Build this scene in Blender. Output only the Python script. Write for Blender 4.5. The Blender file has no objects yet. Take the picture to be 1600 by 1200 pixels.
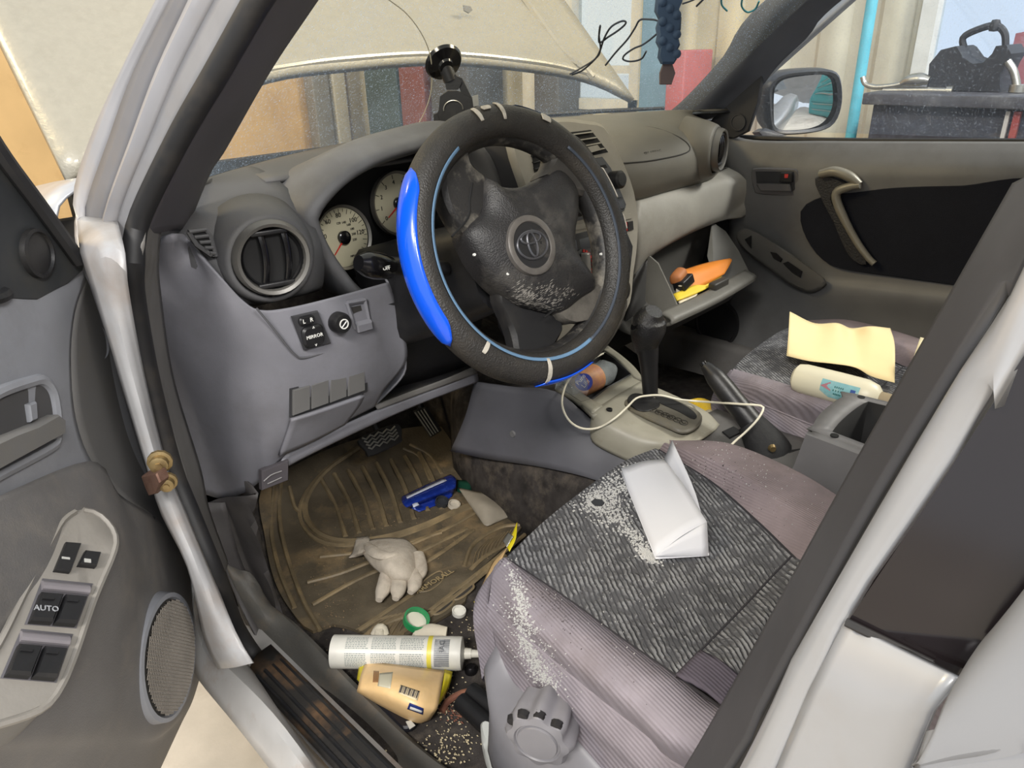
import bpy, bmesh, math, random
from mathutils import Vector, Matrix
random.seed(7)
S = bpy.context.scene
COL = S.collection
# ------------------------------------------------------------------ camera
# car axes: +x to the passenger side, +y to the nose of the car, +z up; garage floor at z = 0
FPX = 1152.5
CAM = Vector((-1.0625, -0.6765, 1.287))
YAW, PITCH, ROLL = math.radians(45.16), math.radians(-24.84), math.radians(-1.595)
_f = Vector((math.sin(YAW)*math.cos(PITCH), math.cos(YAW)*math.cos(PITCH), math.sin(PITCH)))
_r0 = Vector((math.cos(YAW), -math.sin(YAW), 0)); _u0 = _r0.cross(_f)
_r = _r0*math.cos(ROLL) + _u0*math.sin(ROLL); _u = _u0*math.cos(ROLL) - _r0*math.sin(ROLL)
cd = bpy.data.cameras.new('camera'); cam = bpy.data.objects.new('camera', cd); COL.objects.link(cam)
cam.matrix_world = Matrix.Translation(CAM) @ Matrix((_r, _u, -_f)).transposed().to_4x4()
cd.sensor_width = 36; cd.lens = 36*FPX/1600; cd.clip_start = 0.02; cd.clip_end = 200
S.camera = cam
# ------------------------------------------------------------------ light
w = bpy.data.worlds.new('overcast'); S.world = w; w.use_nodes = True
w.node_tree.nodes['Background'].inputs[0].default_value = (0.92, 0.96, 1.0, 1)
w.node_tree.nodes['Background'].inputs[1].default_value = 1.1
def area(name, loc, target, sx, sy, power, col):
    l = bpy.data.lights.new(name, 'AREA'); l.shape = 'RECTANGLE'; l.size = sx; l.size_y = sy; l.energy = power; l.color = col
    o = bpy.data.objects.new(name, l); COL.objects.link(o); o.location = loc
    o.rotation_euler = (Vector(target) - Vector(loc)).to_track_quat('-Z', 'Y').to_euler()
    return o
area('unseen_lamp', (-3.0, -1.5, 3.4), (-0.3, 0.1, 0.7), 1.2, 0.5, 150, (1.0, 0.96, 0.90))
area('unseen_lamp', (-1.3, -3.3, 3.3), (-0.7, 0.1, 0.7), 1.2, 0.5, 140, (1.0, 0.97, 0.93))  # added lamp behind the car, lights the open driver's door
area('unseen_lamp', (-2.6, 2.2, 3.6), (0.0, 1.2, 1.3), 1.2, 0.4, 80, (1.0, 0.80, 0.46))
area('unseen_lamp', (2.1, -1.7, 3.3), (0.5, 0.1, 1.0), 1.2, 0.4, 150, (1.0, 0.93, 0.80))  # added lamp, brightens the passenger dash through the side window
vs = S.view_settings
vs.view_transform = 'Standard'; vs.look = 'None'; vs.gamma = 1; vs.use_curve_mapping = False; vs.exposure = -0.03
# ------------------------------------------------------------------ pixels of the survey -> points on known planes
def ray(px, py): return _r*((px-800)/FPX) + _u*((600-py)/FPX) + _f
def PL(px, py, p0, n):
    r = ray(px, py); n = Vector(n); return CAM + r*((Vector(p0)-CAM).dot(n)/r.dot(n))
def X(px, py, x): return PL(px, py, (x, 0, 0), (1, 0, 0))
def Y(px, py, y): return PL(px, py, (0, y, 0), (0, 1, 0))
def Z(px, py, z): return PL(px, py, (0, 0, z), (0, 0, 1))
def V(*a): return Vector(a)
def FLO(px, py, h=0.0):                       # car floor with its toe board
    p = Z(px, py, 0.42+h)
    if p.y <= 0.50: return p
    return PL(px, py, (0, 0.50, 0.42+h), (0, -0.55, 1))
# ------------------------------------------------------------------ materials
MATS = {}
def sc(r, g, b):
    f = lambda v: (v/255/12.92) if v <= 10 else ((v/255+0.055)/1.055)**2.4
    return (f(r), f(g), f(b), 1)
def mat(name, col, rough=0.55, metal=0.0, dirt=None, dscale=6, damt=0.5, bump=0, bscale=300, spec=0.5, coat=0, mottle=0.12, alpha=None, emit=0, trans=0):
    """one procedural plastic / paint / cloth: base colour mottled by noise, a second noise of dirt, fine bump"""
    if name in MATS: return MATS[name]
    m = bpy.data.materials.new(name); m.use_nodes = True; MATS[name] = m
    nt = m.node_tree; N = nt.nodes; L = nt.links; b = N['Principled BSDF']
    c = sc(*col)
    b.inputs['Roughness'].default_value = rough; b.inputs['Metallic'].default_value = metal
    b.inputs['Specular IOR Level'].default_value = spec
    if coat: b.inputs['Coat Weight'].default_value = coat; b.inputs['Coat Roughness'].default_value = 0.08
    if trans: b.inputs['Transmission Weight'].default_value = trans
    if alpha is not None: b.inputs['Alpha'].default_value = alpha
    if emit: b.inputs['Emission Color'].default_value = c; b.inputs['Emission Strength'].default_value = emit
    tc = N.new('ShaderNodeTexCoord'); out = None
    n1 = N.new('ShaderNodeTexNoise'); n1.inputs['Scale'].default_value = dscale*2.3; n1.inputs['Detail'].default_value = 6
    L.new(tc.outputs['Object'], n1.inputs['Vector'])
    mx = N.new('ShaderNodeMix'); mx.data_type = 'RGBA'; mx.blend_type = 'MULTIPLY'
    mr = N.new('ShaderNodeMapRange'); mr.inputs[1].default_value = .3; mr.inputs[2].default_value = .7; mr.inputs[3].default_value = 1-mottle; mr.inputs[4].default_value = 1+mottle*.4
    L.new(n1.outputs[0], mr.inputs[0]); mx.inputs[0].default_value = 1; mx.inputs[6].default_value = c; L.new(mr.outputs[0], mx.inputs[7])
    out = mx.outputs[2]
    if dirt:
        n2 = N.new('ShaderNodeTexNoise'); n2.inputs['Scale'].default_value = dscale; n2.inputs['Detail'].default_value = 9; n2.inputs['Roughness'].default_value = .68
        L.new(tc.outputs['Object'], n2.inputs['Vector'])
        r2 = N.new('ShaderNodeMapRange'); r2.inputs[1].default_value = .50; r2.inputs[2].default_value = .72; r2.inputs[3].default_value = 0; r2.inputs[4].default_value = damt
        L.new(n2.outputs[0], r2.inputs[0])
        m2 = N.new('ShaderNodeMix'); m2.data_type = 'RGBA'; L.new(r2.outputs[0], m2.inputs[0]); L.new(out, m2.inputs[6]); m2.inputs[7].default_value = sc(*dirt)
        out = m2.outputs[2]
        r3 = N.new('ShaderNodeMapRange'); r3.inputs[3].default_value = rough; r3.inputs[4].default_value = min(1, rough+.25)
        L.new(r2.outputs[0], r3.inputs[0]); L.new(r3.outputs[0], b.inputs['Roughness'])
    L.new(out, b.inputs['Base Color'])
    if bump:
        n3 = N.new('ShaderNodeTexNoise'); n3.inputs['Scale'].default_value = bscale; n3.inputs['Detail'].default_value = 3
        L.new(tc.outputs['Object'], n3.inputs['Vector'])
        bp = N.new('ShaderNodeBump'); bp.inputs['Strength'].default_value = bump; bp.inputs['Distance'].default_value = .002
        L.new(n3.outputs[0], bp.inputs['Height']); L.new(bp.outputs[0], b.inputs['Normal'])
    return m
def glass(name, tint, haze=0.05, hcol=(200, 215, 230), speck=0.0, scale=180):
    """clear pane: see-through tinted glass, a little gloss, a film of dust and frozen specks that scatter light"""
    m = bpy.data.materials.new(name); m.use_nodes = True; nt = m.node_tree; N = nt.nodes; L = nt.links
    N.remove(N['Principled BSDF']); o = N['Material Output']
    t = N.new('ShaderNodeBsdfTransparent'); t.inputs[0].default_value = sc(*tint)
    g = N.new('ShaderNodeBsdfGlossy'); g.inputs[1].default_value = .03
    a = N.new('ShaderNodeMixShader'); a.inputs[0].default_value = .05; L.new(t.outputs[0], a.inputs[1]); L.new(g.outputs[0], a.inputs[2])
    d = N.new('ShaderNodeBsdfDiffuse'); d.inputs[0].default_value = sc(*hcol)
    tl = N.new('ShaderNodeBsdfTranslucent'); tl.inputs[0].default_value = sc(*hcol)
    dd = N.new('ShaderNodeMixShader'); dd.inputs[0].default_value = .6; L.new(d.outputs[0], dd.inputs[1]); L.new(tl.outputs[0], dd.inputs[2])
    tc = N.new('ShaderNodeTexCoord')
    n = N.new('ShaderNodeTexNoise'); n.inputs['Scale'].default_value = scale; n.inputs['Detail'].default_value = 5; L.new(tc.outputs['Object'], n.inputs['Vector'])
    n2 = N.new('ShaderNodeTexNoise'); n2.inputs['Scale'].default_value = 4; n2.inputs['Detail'].default_value = 5; L.new(tc.outputs['Object'], n2.inputs['Vector'])
    r = N.new('ShaderNodeMapRange'); r.inputs[1].default_value = .55; r.inputs[2].default_value = .72; r.inputs[3].default_value = 0; r.inputs[4].default_value = speck; L.new(n.outputs[0], r.inputs[0])
    r2 = N.new('ShaderNodeMapRange'); r2.inputs[1].default_value = .3; r2.inputs[2].default_value = .7; r2.inputs[3].default_value = haze*.4; r2.inputs[4].default_value = haze*1.6; L.new(n2.outputs[0], r2.inputs[0])
    ad = N.new('ShaderNodeMath'); ad.operation = 'ADD'; ad.use_clamp = True; L.new(r.outputs[0], ad.inputs[0]); L.new(r2.outputs[0], ad.inputs[1])
    f = N.new('ShaderNodeMixShader'); L.new(ad.outputs[0], f.inputs[0]); L.new(a.outputs[0], f.inputs[1]); L.new(dd.outputs[0], f.inputs[2])
    L.new(f.outputs[0], o.inputs[0]); MATS[name] = m; return m
# ------------------------------------------------------------------ mesh helpers
OFF = {}
def thing(name, label, cat, loc=(0, 0, 0), group=None, kind=None):
    o = bpy.data.objects.new(name, None); COL.objects.link(o); o.location = loc; o.empty_display_size = .05
    OFF[o.name] = Vector(loc); o['label'] = label
    if cat: o['category'] = cat
    if group: o['group'] = group
    if kind: o['kind'] = kind
    return o
def cr(pts, n, closed=False):
    """Catmull-Rom through pts, resampled to n points by arc length"""
    pts = [Vector(p) for p in pts]
    if len(pts) < 3 and not closed:
        return [pts[0].lerp(pts[-1], i/(n-1)) for i in range(n)]
    K = len(pts); fine = []
    seg = K if closed else K-1
    g = (lambda i: pts[i % K]) if closed else (lambda i: pts[i] if 0 <= i < K else (pts[0]*2-pts[1] if i < 0 else pts[-1]*2-pts[-2]))
    for i in range(seg):
        a, b, c, d = g(i-1), g(i), g(i+1), g(i+2)
        for k in range(12):
            t = k/12
            fine.append(.5*((2*b)+(c-a)*t+(2*a-5*b+4*c-d)*t*t+(3*b-a-3*c+d)*t**3))
    fine.append(pts[0] if closed else pts[-1])
    ln = [0]
    for i in range(1, len(fine)): ln.append(ln[-1]+(fine[i]-fine[i-1]).length)
    out = []; j = 0; m = n if closed else n-1
    for i in range(n):
        s = ln[-1]*i/m
        while j < len(ln)-2 and ln[j+1] < s: j += 1
        d = ln[j+1]-ln[j]; out.append(fine[j].lerp(fine[j+1], 0 if d == 0 else min(1, max(0, (s-ln[j])/d))))
    return out
def frame(o, xd, yd):
    x = Vector(xd).normalized(); z = x.cross(Vector(yd)).normalized(); y = z.cross(x)
    return Matrix.Translation(o) @ Matrix((x, y, z)).transposed().to_4x4()
class B:
    def __init__(s): s.v = []; s.f = []
    def add(s, vs, fs):
        o = len(s.v); s.v += [Vector(v) for v in vs]; s.f += [tuple(i+o for i in f) for f in fs]; return s
    def grid(s, rows, cu=False, cv=False):
        n = len(rows[0]); m = len(rows); fs = []
        for i in range(m if cv else m-1):
            for j in range(n if cu else n-1):
                fs.append((i*n+j, i*n+(j+1) % n, ((i+1) % m)*n+(j+1) % n, ((i+1) % m)*n+j))
        return s.add([p for r in rows for p in r], fs)
    def patch(s, rows, N=16, M=4, linear=False):
        R = [cr(r, N) for r in rows]
        k = (len(R)-1)*M+1
        if linear: cols = [sum([[R[i][j].lerp(R[i+1][j], t/M) for t in range(M)] for i in range(len(R)-1)], [])+[R[-1][j]] for j in range(N)]
        else: cols = [crp([r[j] for r in R], M) for j in range(N)]
        return s.grid([[cols[j][i] for j in range(N)] for i in range(k)])
    def tube(s, pts, r, n=10, N=None, caps=True, flat=1.0, up=None):
        P = cr(pts, N) if N else [Vector(p) for p in pts]; K = len(P)
        rr = r if isinstance(r, (list, tuple)) else [r]*2
        rad = lambda t: (lambda q, i: rr[i]+(rr[min(i+1, len(rr)-1)]-rr[i])*(q-i))(t*(len(rr)-1), int(t*(len(rr)-1)))
        t0 = (P[1]-P[0]).normalized(); u = Vector(up) if up else (Vector((0, 0, 1)) if abs(t0.z) < .9 else Vector((1, 0, 0)))
        rows = []
        for i in range(K):
            t = (P[min(i+1, K-1)]-P[max(i-1, 0)]).normalized()
            a = t.cross(u)
            if a.length < 1e-5: a = t.orthogonal()
            a.normalize(); u2 = a.cross(t).normalized(); u = u2 if not up else u
            R = rad(i/(K-1)); rows.append([P[i]+a*(R*math.cos(2*math.pi*k/n))+u2*(R*flat*math.sin(2*math.pi*k/n)) for k in range(n)])
        s.grid(rows, cu=True)
        if caps:
            o = len(s.v)-K*n; s.f.append(tuple(o+k for k in range(n))[::-1]); s.f.append(tuple(o+(K-1)*n+k for k in range(n)))
        return s
    def lathe(s, M, prof, n=24, cap=True, sx=1, sy=1, a0=0, a1=2*math.pi):
        full = abs(a1-a0-2*math.pi) < 1e-6; m = n if full else n+1
        rows = [[M @ Vector((r*sx*math.cos(a0+(a1-a0)*k/n), r*sy*math.sin(a0+(a1-a0)*k/n), h)) for k in range(m)] for r, h in prof]
        s.grid(rows, cu=full)
        if cap and full:
            o = len(s.v)-len(prof)*n
            s.f.append(tuple(o+k for k in range(n))[::-1]); s.f.append(tuple(o+(len(prof)-1)*n+k for k in range(n)))
        return s
    def prism(s, pts, d, inset=0.0, dome=0.0):
        """outline pts (3D loop) pushed along vector d; inset bevels the far rim"""
        p = [Vector(q) for q in pts]; n = len(p); d = Vector(d); c = sum(p, Vector())/n
        if inset:
            w = d.normalized()*min(inset, d.length*.5)
            q1 = [a+d-w for a in p]; q2 = [a+d+(c-a).normalized()*inset for a in p]; rows = [p, q1, q2]
        else: rows = [p, [a+d for a in p]]
        o = len(s.v); s.grid(rows, cu=True); L = o+(len(rows)-1)*n
        s.f.append(tuple(o+k for k in range(n))[::-1])
        if dome:
            s.v.append(c+d*(1+dome)); t = len(s.v)-1
            s.f += [(L+k, L+(k+1) % n, t) for k in range(n)]
        else: s.f.append(tuple(L+k for k in range(n)))
        return s
    def box(s, M, sx, sy, sz, b=0.0):
        h = (sx/2, sy/2, sz/2)
        if not b:
            vs = [M @ Vector((x*h[0], y*h[1], z*h[2])) for x in (-1, 1) for y in (-1, 1) for z in (-1, 1)]
            return s.add(vs, [(0, 1, 3, 2), (4, 6, 7, 5), (0, 4, 5, 1), (2, 3, 7, 6), (0, 2, 6, 4), (1, 5, 7, 3)])
        bm = bmesh.new(); bmesh.ops.create_cube(bm, size=1)
        for v in bm.verts: v.co = Vector((v.co.x*sx, v.co.y*sy, v.co.z*sz))
        bmesh.ops.bevel(bm, geom=bm.edges[:], offset=b, segments=3, affect='EDGES', profile=.5)
        bm.verts.index_update(); s.add([M @ v.co for v in bm.verts], [tuple(v.index for v in f.verts) for f in bm.faces]); bm.free(); return s
    def build(s, name, m, parent=None, label=None, cat=None, group=None, kind=None, sharp=38, solid=0, off=0, bevel=0, sub=0, flip=False):
        if parent is None:
            lo = [min(v[i] for v in s.v) for i in range(3)]; hi = [max(v[i] for v in s.v) for i in range(3)]
            O = Vector(((lo[0]+hi[0])/2, (lo[1]+hi[1])/2, lo[2]))
        else: O = OFF[parent.name]
        me = bpy.data.meshes.new(name); me.from_pydata([v-O for v in s.v], [], s.f)
        bm = bmesh.new(); bm.from_mesh(me); bmesh.ops.remove_doubles(bm, verts=bm.verts, dist=1e-6); bmesh.ops.recalc_face_normals(bm, faces=bm.faces); bm.to_mesh(me); bm.free()
        if flip: me.flip_normals()
        me.polygons.foreach_set('use_smooth', [True]*len(me.polygons))
        me.set_sharp_from_angle(angle=math.radians(sharp))
        for x in (m if isinstance(m, list) else [m]): me.materials.append(x)
        o = bpy.data.objects.new(name, me); COL.objects.link(o)
        if parent is None: o.location = O
        else: o.parent = parent
        OFF[o.name] = O
        if sub: q = o.modifiers.new('s', 'SUBSURF'); q.levels = sub; q.render_levels = sub
        if solid: q = o.modifiers.new('t', 'SOLIDIFY'); q.thickness = solid; q.offset = off
        if bevel: q = o.modifiers.new('b', 'BEVEL'); q.width = bevel; q.segments = 2; q.limit_method = 'ANGLE'
        if label: o['label'] = label
        if cat: o['category'] = cat
        if group: o['group'] = group
        if kind: o['kind'] = kind
        return o
def crp(p, M):
    K = len(p); g = lambda i: p[i] if 0 <= i < K else (p[0]*2-p[1] if i < 0 else p[-1]*2-p[-2]); o = []
    for i in range(K-1):
        a, b, c, d = g(i-1), g(i), g(i+1), g(i+2)
        for k in range(M):
            t = k/M; o.append(.5*((2*b)+(c-a)*t+(2*a-5*b+4*c-d)*t*t+(3*b-a-3*c+d)*t**3))
    return o+[p[-1]]
def copyt(o, parent=None, d=(0, 0, 0)):
    """a copy of a thing and its parts, moved by d"""
    c = o.copy(); COL.objects.link(c); c.parent = parent
    if parent is None: c.location = o.location+Vector(d)
    OFF[c.name] = OFF[o.name]+Vector(d)
    for ch in [x for x in COL.objects if x.parent == o]: copyt(ch, c)
    return c
def text(body, size, M, m, parent, name='lettering', ext=.0004, align='CENTER', label=None):
    cu = bpy.data.curves.new(name, 'FONT'); cu.body = body; cu.size = size; cu.align_x = align; cu.align_y = 'CENTER'; cu.extrude = ext; cu.resolution_u = 2
    t = bpy.data.objects.new('t', cu); COL.objects.link(t)
    me = bpy.data.meshes.new_from_object(t.evaluated_get(bpy.context.evaluated_depsgraph_get()))
    bpy.data.objects.remove(t); bpy.data.curves.remove(cu)
    b = B(); b.add([M @ v.co for v in me.vertices], [tuple(p.vertices) for p in me.polygons]); bpy.data.meshes.remove(me)
    return b.build(name, m, parent, label=label)
def rrect(M, w, h, r, k=4):
    o = []
    for cx, cy, a in ((w/2-r, h/2-r, 0), (-w/2+r, h/2-r, 90), (-w/2+r, -h/2+r, 180), (w/2-r, -h/2+r, 270)):
        for i in range(k+1):
            t = math.radians(a+90*i/k); o.append(M @ Vector((cx+r*math.cos(t), cy+r*math.sin(t), 0)))
    return o
# ------------------------------------------------------------------ shared materials
SILVER = mat('silver_paint', (160, 162, 167), .36, .25, dirt=(150, 138, 122), dscale=5, damt=.35, coat=.4, mottle=.08)
JAMB = mat('jamb_paint', (138, 138, 142), .38, .0, dirt=(146, 132, 116), dscale=7, damt=.4, coat=.2, mottle=.08)
GREY = mat('light_grey_plastic', (120, 120, 127), .52, dirt=(96, 94, 96), dscale=7, damt=.45, bump=.15, bscale=900)
GREYTRIM = mat('grey_trim', (112, 110, 108), .6, dirt=(84, 78, 70), dscale=9, damt=.5, bump=.15, bscale=900)
DASH = mat('dark_dash_plastic', (80, 80, 82), .55, dirt=(112, 108, 98), dscale=5, damt=.4, bump=.25, bscale=1100)
BLACK = mat('black_plastic', (26, 26, 28), .42, dirt=(60, 57, 52), dscale=14, damt=.35, bump=.1)
GLOSSB = mat('gloss_black', (16, 16, 18), .18)
RUBBER = mat('black_rubber', (30, 30, 32), .6, dirt=(80, 72, 62), dscale=12, damt=.3)
DARK = mat('dark_void', (12, 12, 13), .8)
WHITEINK = mat('white_ink', (225, 225, 220), .6, mottle=0)
CHROME = mat('satin_metal', (170, 168, 160), .35, .9, dirt=(110, 95, 75), dscale=20, damt=.4)
CARPET = mat('dark_carpet', (66, 62, 60), .95, dirt=(120, 110, 98), dscale=18, damt=.6, bump=1.0, bscale=700, mottle=.45, spec=.1)
# ------------------------------------------------------------------ garage
CONC = mat('concrete', (186, 178, 166), .85, dirt=(120, 104, 90), dscale=2.2, damt=.7, bump=.3, bscale=60, mottle=.25)
WALLP = mat('beige_steel_panel', (186, 180, 160), .6, dirt=(140, 130, 112), dscale=2, damt=.4)
PLY = mat('plywood', (214, 180, 128), .7, dirt=(150, 110, 66), dscale=1.6, damt=.5)
b = B(); b.box(Matrix.Translation((0, 1.5, -.05)), 9, 14, .1); b.build('floor', CONC, label='pale stained concrete garage floor beside the open door', kind='structure')
WX, WY = 2.6, 4.6
def corr(y): 
    t = (y/.26) % 1
    return -.035*(1 if .12 < t < .38 else (t/.12 if t <= .12 else (max(0, (.5-t)/.12))))
def wall_right():
    b = B()
    wins = [(X(1003, 60, WX).y, X(898, 60, WX).y, .95, 2.5), (-.9, X(1452, 60, WX).y, 1.05, 2.6)]
    ys = sorted(set([-3.2, WY]+[q for w in wins for q in w[:2]])); n = 0
    fine = []
    y = -3.2
    while y < WY:
        fine.append(y); y += .026
    fine = sorted(fine+[q for w in wins for q in w[:2]]+[WY])
    for z0, z1 in ((0, .95), (.95, 1.05), (1.05, 2.5), (2.5, 2.6), (2.6, 3.4)):
        run = []
        for a, c in zip(fine, fine[1:]):
            mid = (a+c)/2; hole = any(w[0] < mid < w[1] and w[2] <= z0+.001 and z1 <= w[3]+.001 for w in wins)
            if not hole:
                b.add([(WX+corr(a), a, z0), (WX+corr(c), c, z0), (WX+corr(c), c, z1), (WX+corr(a), a, z1)], [(0, 1, 2, 3)])
    o = b.build('wall_right', WALLP, label='beige corrugated steel garage wall beyond the passenger window', kind='structure', solid=.02, off=-1)
    for i, w in enumerate(wins):
        f = B()
        for c0, c1 in (((w[0], w[2]), (w[1], w[2])), ((w[0], w[3]), (w[1], w[3])), ((w[0], w[2]), (w[0], w[3])), ((w[1], w[2]), (w[1], w[3]))):
            p = V(WX-.02, (c0[0]+c1[0])/2, (c0[1]+c1[1])/2)
            f.box(Matrix.Translation(p), .09, abs(c1[0]-c0[0])+.06, abs(c1[1]-c0[1])+.06)
        if i == 0: f.box(Matrix.Translation((WX-.02, (w[0]+w[1])/2, X(950, 108, WX).z)), .06, w[1]-w[0], .04)
        wd = f.build('window_%d' % (i+1), mat('white_frame', (206, 206, 200), .5), label=['white framed bright window seen through the windshield', 'bright window above the black workbench'][i], kind='structure')
        g = B(); g.box(Matrix.Translation((WX, (w[0]+w[1])/2, (w[2]+w[3])/2)), .008, w[1]-w[0], w[3]-w[2]); g.build('pane', glass('shop_glass%d' % i, (245, 250, 255), .05), wd)
    return wins
wins = wall_right()
# front wall: plywood and steel sheets between columns
b = B()
for a, c in ((-4.4, Y(485, 170, WY).x), (Y(485, 170, WY).x, WX)):
    b.box(Matrix.Translation(((a+c)/2, WY+.05, 1.7)), c-a-.004, .1, 3.4)
b.build('wall_front', PLY, label='tan plywood garage wall in front of the car', kind='structure')
colm = [mat('steel_grey', (128, 126, 120), .5), mat('sheet_grey', (176, 168, 150), .6), mat('teal_door', (56, 78, 84), .6), mat('red_paint', (122, 66, 64), .5)]
def post(px0, px1, py, m, y, name, label, cat, h=3.0, d=.12):
    a, c = Y(px0, py, y), Y(px1, py, y); b = B()
    b.box(Matrix.Translation(((a.x+c.x)/2, y, h/2)), c.x-a.x, d, h, .01)
    b.box(Matrix.Translation(((a.x+c.x)/2, y, .02)), c.x-a.x+.06, d+.04, .04)
    b.build(name, m, label=label, cat=cat)
post(486, 512, 170, colm[0], 4.45, 'steel_column', 'dark grey steel column left of the beam behind the raised hood', 'column')
post(518, 538, 170, mat('pale_column', (196, 190, 172), .6), 4.45, 'steel_column', 'pale steel column beside the dark grey one under the hood edge', 'column')
post(546, 592, 170, colm[1], 4.5, 'wall_sheet', 'grey beige sheet leaning on the wall behind the hood', 'panel', d=.03)
def wpost(px0, px1, py, m, x, name, label, cat, z0, z1, d=.12):
    a, c = X(px0, py, x), X(px1, py, x); b = B()
    b.box(Matrix.Translation((x, (a.y+c.y)/2, (z0+z1)/2)), d, abs(a.y-c.y), z1-z0, .008)
    return b.build(name, m, label=label, cat=cat)
wpost(598, 648, 140, colm[2], 2.36, 'storage_locker', 'dark teal locker behind the car, seen under the hood', 'locker', 0, 2.2, .3)
wpost(652, 690, 140, colm[3], 2.36, 'storage_locker', 'red locker beside the dark teal locker', 'locker', 0, 2.2, .3)
wpost(700, 760, 140, mat('dark_cab', (74, 76, 80), .5), 2.36, 'tool_cabinet', 'dark grey tool cabinet behind the phone holder', 'cabinet', 0, 2.0, .3)
wpost(826, 850, 140, mat('white_frame', (206, 206, 200), .5), 2.45, 'white_column', 'white column under the hood right of the phone holder', 'column', 0, 3.2)
wpost(852, 890, 140, mat('dark_cab', (74, 76, 80), .5), 2.45, 'tool_cabinet', 'dark grey tool cabinet beside the white column', 'cabinet', 0, 1.3, .2)
wpost(1006, 1052, 60, mat('blue_panel', (112, 150, 182), .6), 2.45, 'wall_sheet', 'blue sheet on the wall behind the hanging ornament', 'panel', 0, 3.0, .05)
wpost(1064, 1092, 100, mat('red_cab', (172, 98, 108), .5), 2.35, 'gas_cylinder_rack', 'red rack beside the right windshield pillar', 'rack', 0, X(1075, 78, 2.35).z, .25)
b = B(); b.box(Matrix.Translation((0, -7.0, 1.7)), 9, .1, 3.4); b.build('wall_back', mat('shop_wall', (150, 146, 140), .8, dirt=(90, 88, 86), dscale=1.2, damt=.6), label='grey rear wall of the garage, seen in the side mirror', kind='structure')
t = thing('parts_rack', 'orange and yellow parts rack beside the teal tool chest in the mirror', 'rack', (2.35, -4.6, 0))
for k, (z_, c_) in enumerate(((.25, (204, 92, 50)), (.75, (222, 176, 60)), (1.25, (190, 60, 54)))):
    b = B(); b.box(Matrix.Translation((2.3, -4.7, z_)), .45, .4, .42, .01); b.build('bin', mat('bin_%d' % k, c_, .6), t)
for x_ in (2.06, 2.54):
    b = B(); b.box(Matrix.Translation((x_, -4.7, .8)), .03, .4, 1.6); b.build('rack_post', mat('steel_grey', (128, 126, 120)), t)
# teal pole, bench and what lies on it
tp = X(1362, 0, 2.3); bp_ = X(1330, 212, 2.3)
b = B(); b.tube([V(2.3, bp_.y, 0), V(2.3, (bp_.y+tp.y)/2, 1.5), V(2.3, tp.y, 3.2)], .022, 14); b.lathe(Matrix.Translation((2.3, bp_.y, 0)), [(.06, 0), (.06, .02), (.03, .03)], 16)
b.build('teal_pole', mat('teal_paint', (92, 178, 196), .5), label='thin teal pole against the corrugated wall', cat='pole')
BX = 1.95
bz = X(1420, 146, BX).z
t = thing('workbench', 'black workbench outside the passenger window', 'workbench', (BX, -.4, 0))
y1 = X(1352, 150, BX).y; y0 = -1.3
b = B(); b.box(Matrix.Translation((BX+.25, (y0+y1)/2, bz-.02)), .55, y1-y0, .04, .005); b.build('worktop', mat('bench_top', (64, 64, 70), .5, dirt=(120, 120, 118), dscale=9, damt=.5), t)
b = B(); b.box(Matrix.Translation((BX+.28, (y0+y1)/2, (bz-.04)/2+.02)), .48, y1-y0-.04, bz-.08, .004); b.build('cabinet_body', mat('bench_black', (36, 40, 54), .55, dirt=(90, 96, 110), dscale=14, damt=.4), t)
for k, px in enumerate((1575, 1590)):
    p = X(px, 180, BX+.03); b = B(); b.box(Matrix.Translation((BX+.03, p.y, bz/2)), .02, .02 if k else .012, bz-.1); b.build('leg', [mat('strip_white', (190, 186, 180), .6), mat('strip_red', (150, 60, 56), .6)][k], t)
# black carrier with a loop handle standing on the bench
def bxp(px, py): return X(px, py, BX+.15)
t = thing('tool_bag', 'black open tool bag with a hoop handle on the workbench', 'bag', bxp(1520, 146))
body = [bxp(*q) for q in ((1448, 140), (1452, 100), (1470, 78), (1494, 72), (1505, 90), (1520, 100), (1536, 98), (1550, 84), (1556, 72), (1572, 70), (1580, 84), (1570, 100), (1562, 120), (1562, 144))]
b = B(); b.prism(body, (.22, 0, 0), .012); b.build('bag_body', mat('bag_black', (30, 32, 38), .6), t)
b = B(); b.tube([bxp(*q)+V(.11, 0, 0) for q in ((1492, 78), (1490, 60), (1510, 48), (1540, 40), (1556, 52), (1558, 78))], .012, 8, N=26); b.build('handle', mat('bag_black', (30, 32, 38), .6), t)
b = B(); b.lathe(frame(bxp(1541, 40)+V(.11, 0, 0), (1, 0, 0), (0, 1, 0)), [(.0, -.02), (.016, -.018), (.02, 0), (.012, .018), (.0, .02)], 10, cap=False); b.build('handle_knot', mat('bag_black', (30, 32, 38), .6), t)
b = B(); b.tube([bxp(*q) for q in ((1348, 120), (1352, 131), (1368, 136), (1395, 134), (1412, 130))], .010, 10, N=22); b.tube([bxp(*q) for q in ((1408, 131), (1420, 126), (1440, 124), (1452, 126))], [.012, .022, .024, .014], 12, N=14)
b.build('exhaust_pipe', CHROME, label='bent chrome exhaust pipe with a small muffler on the workbench', cat='pipe')
b = B(); b.tube([bxp(*q) for q in ((1380, 142), (1440, 141), (1485, 142))], .012, 10, N=8); b.lathe(frame(bxp(1484, 142), (1, 0, 0), (0, 0, 1)), [(.018, -.01), (.018, .01)], 12); b.build('straight_pipe', CHROME, label='straight metal pipe lying along the bench front', cat='pipe')
b = B(); b.tube([bxp(*q) for q in ((1574, 96), (1584, 112), (1590, 140))], .013, 10, N=10); b.lathe(frame(bxp(1592, 138), (0, 1, 0), (1, 0, 0)), [(.03, -.012), (.03, .012)], 16); b.build('metal_elbow', CHROME, label='upright metal elbow pipe at the right end of the workbench', cat='pipe')
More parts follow.
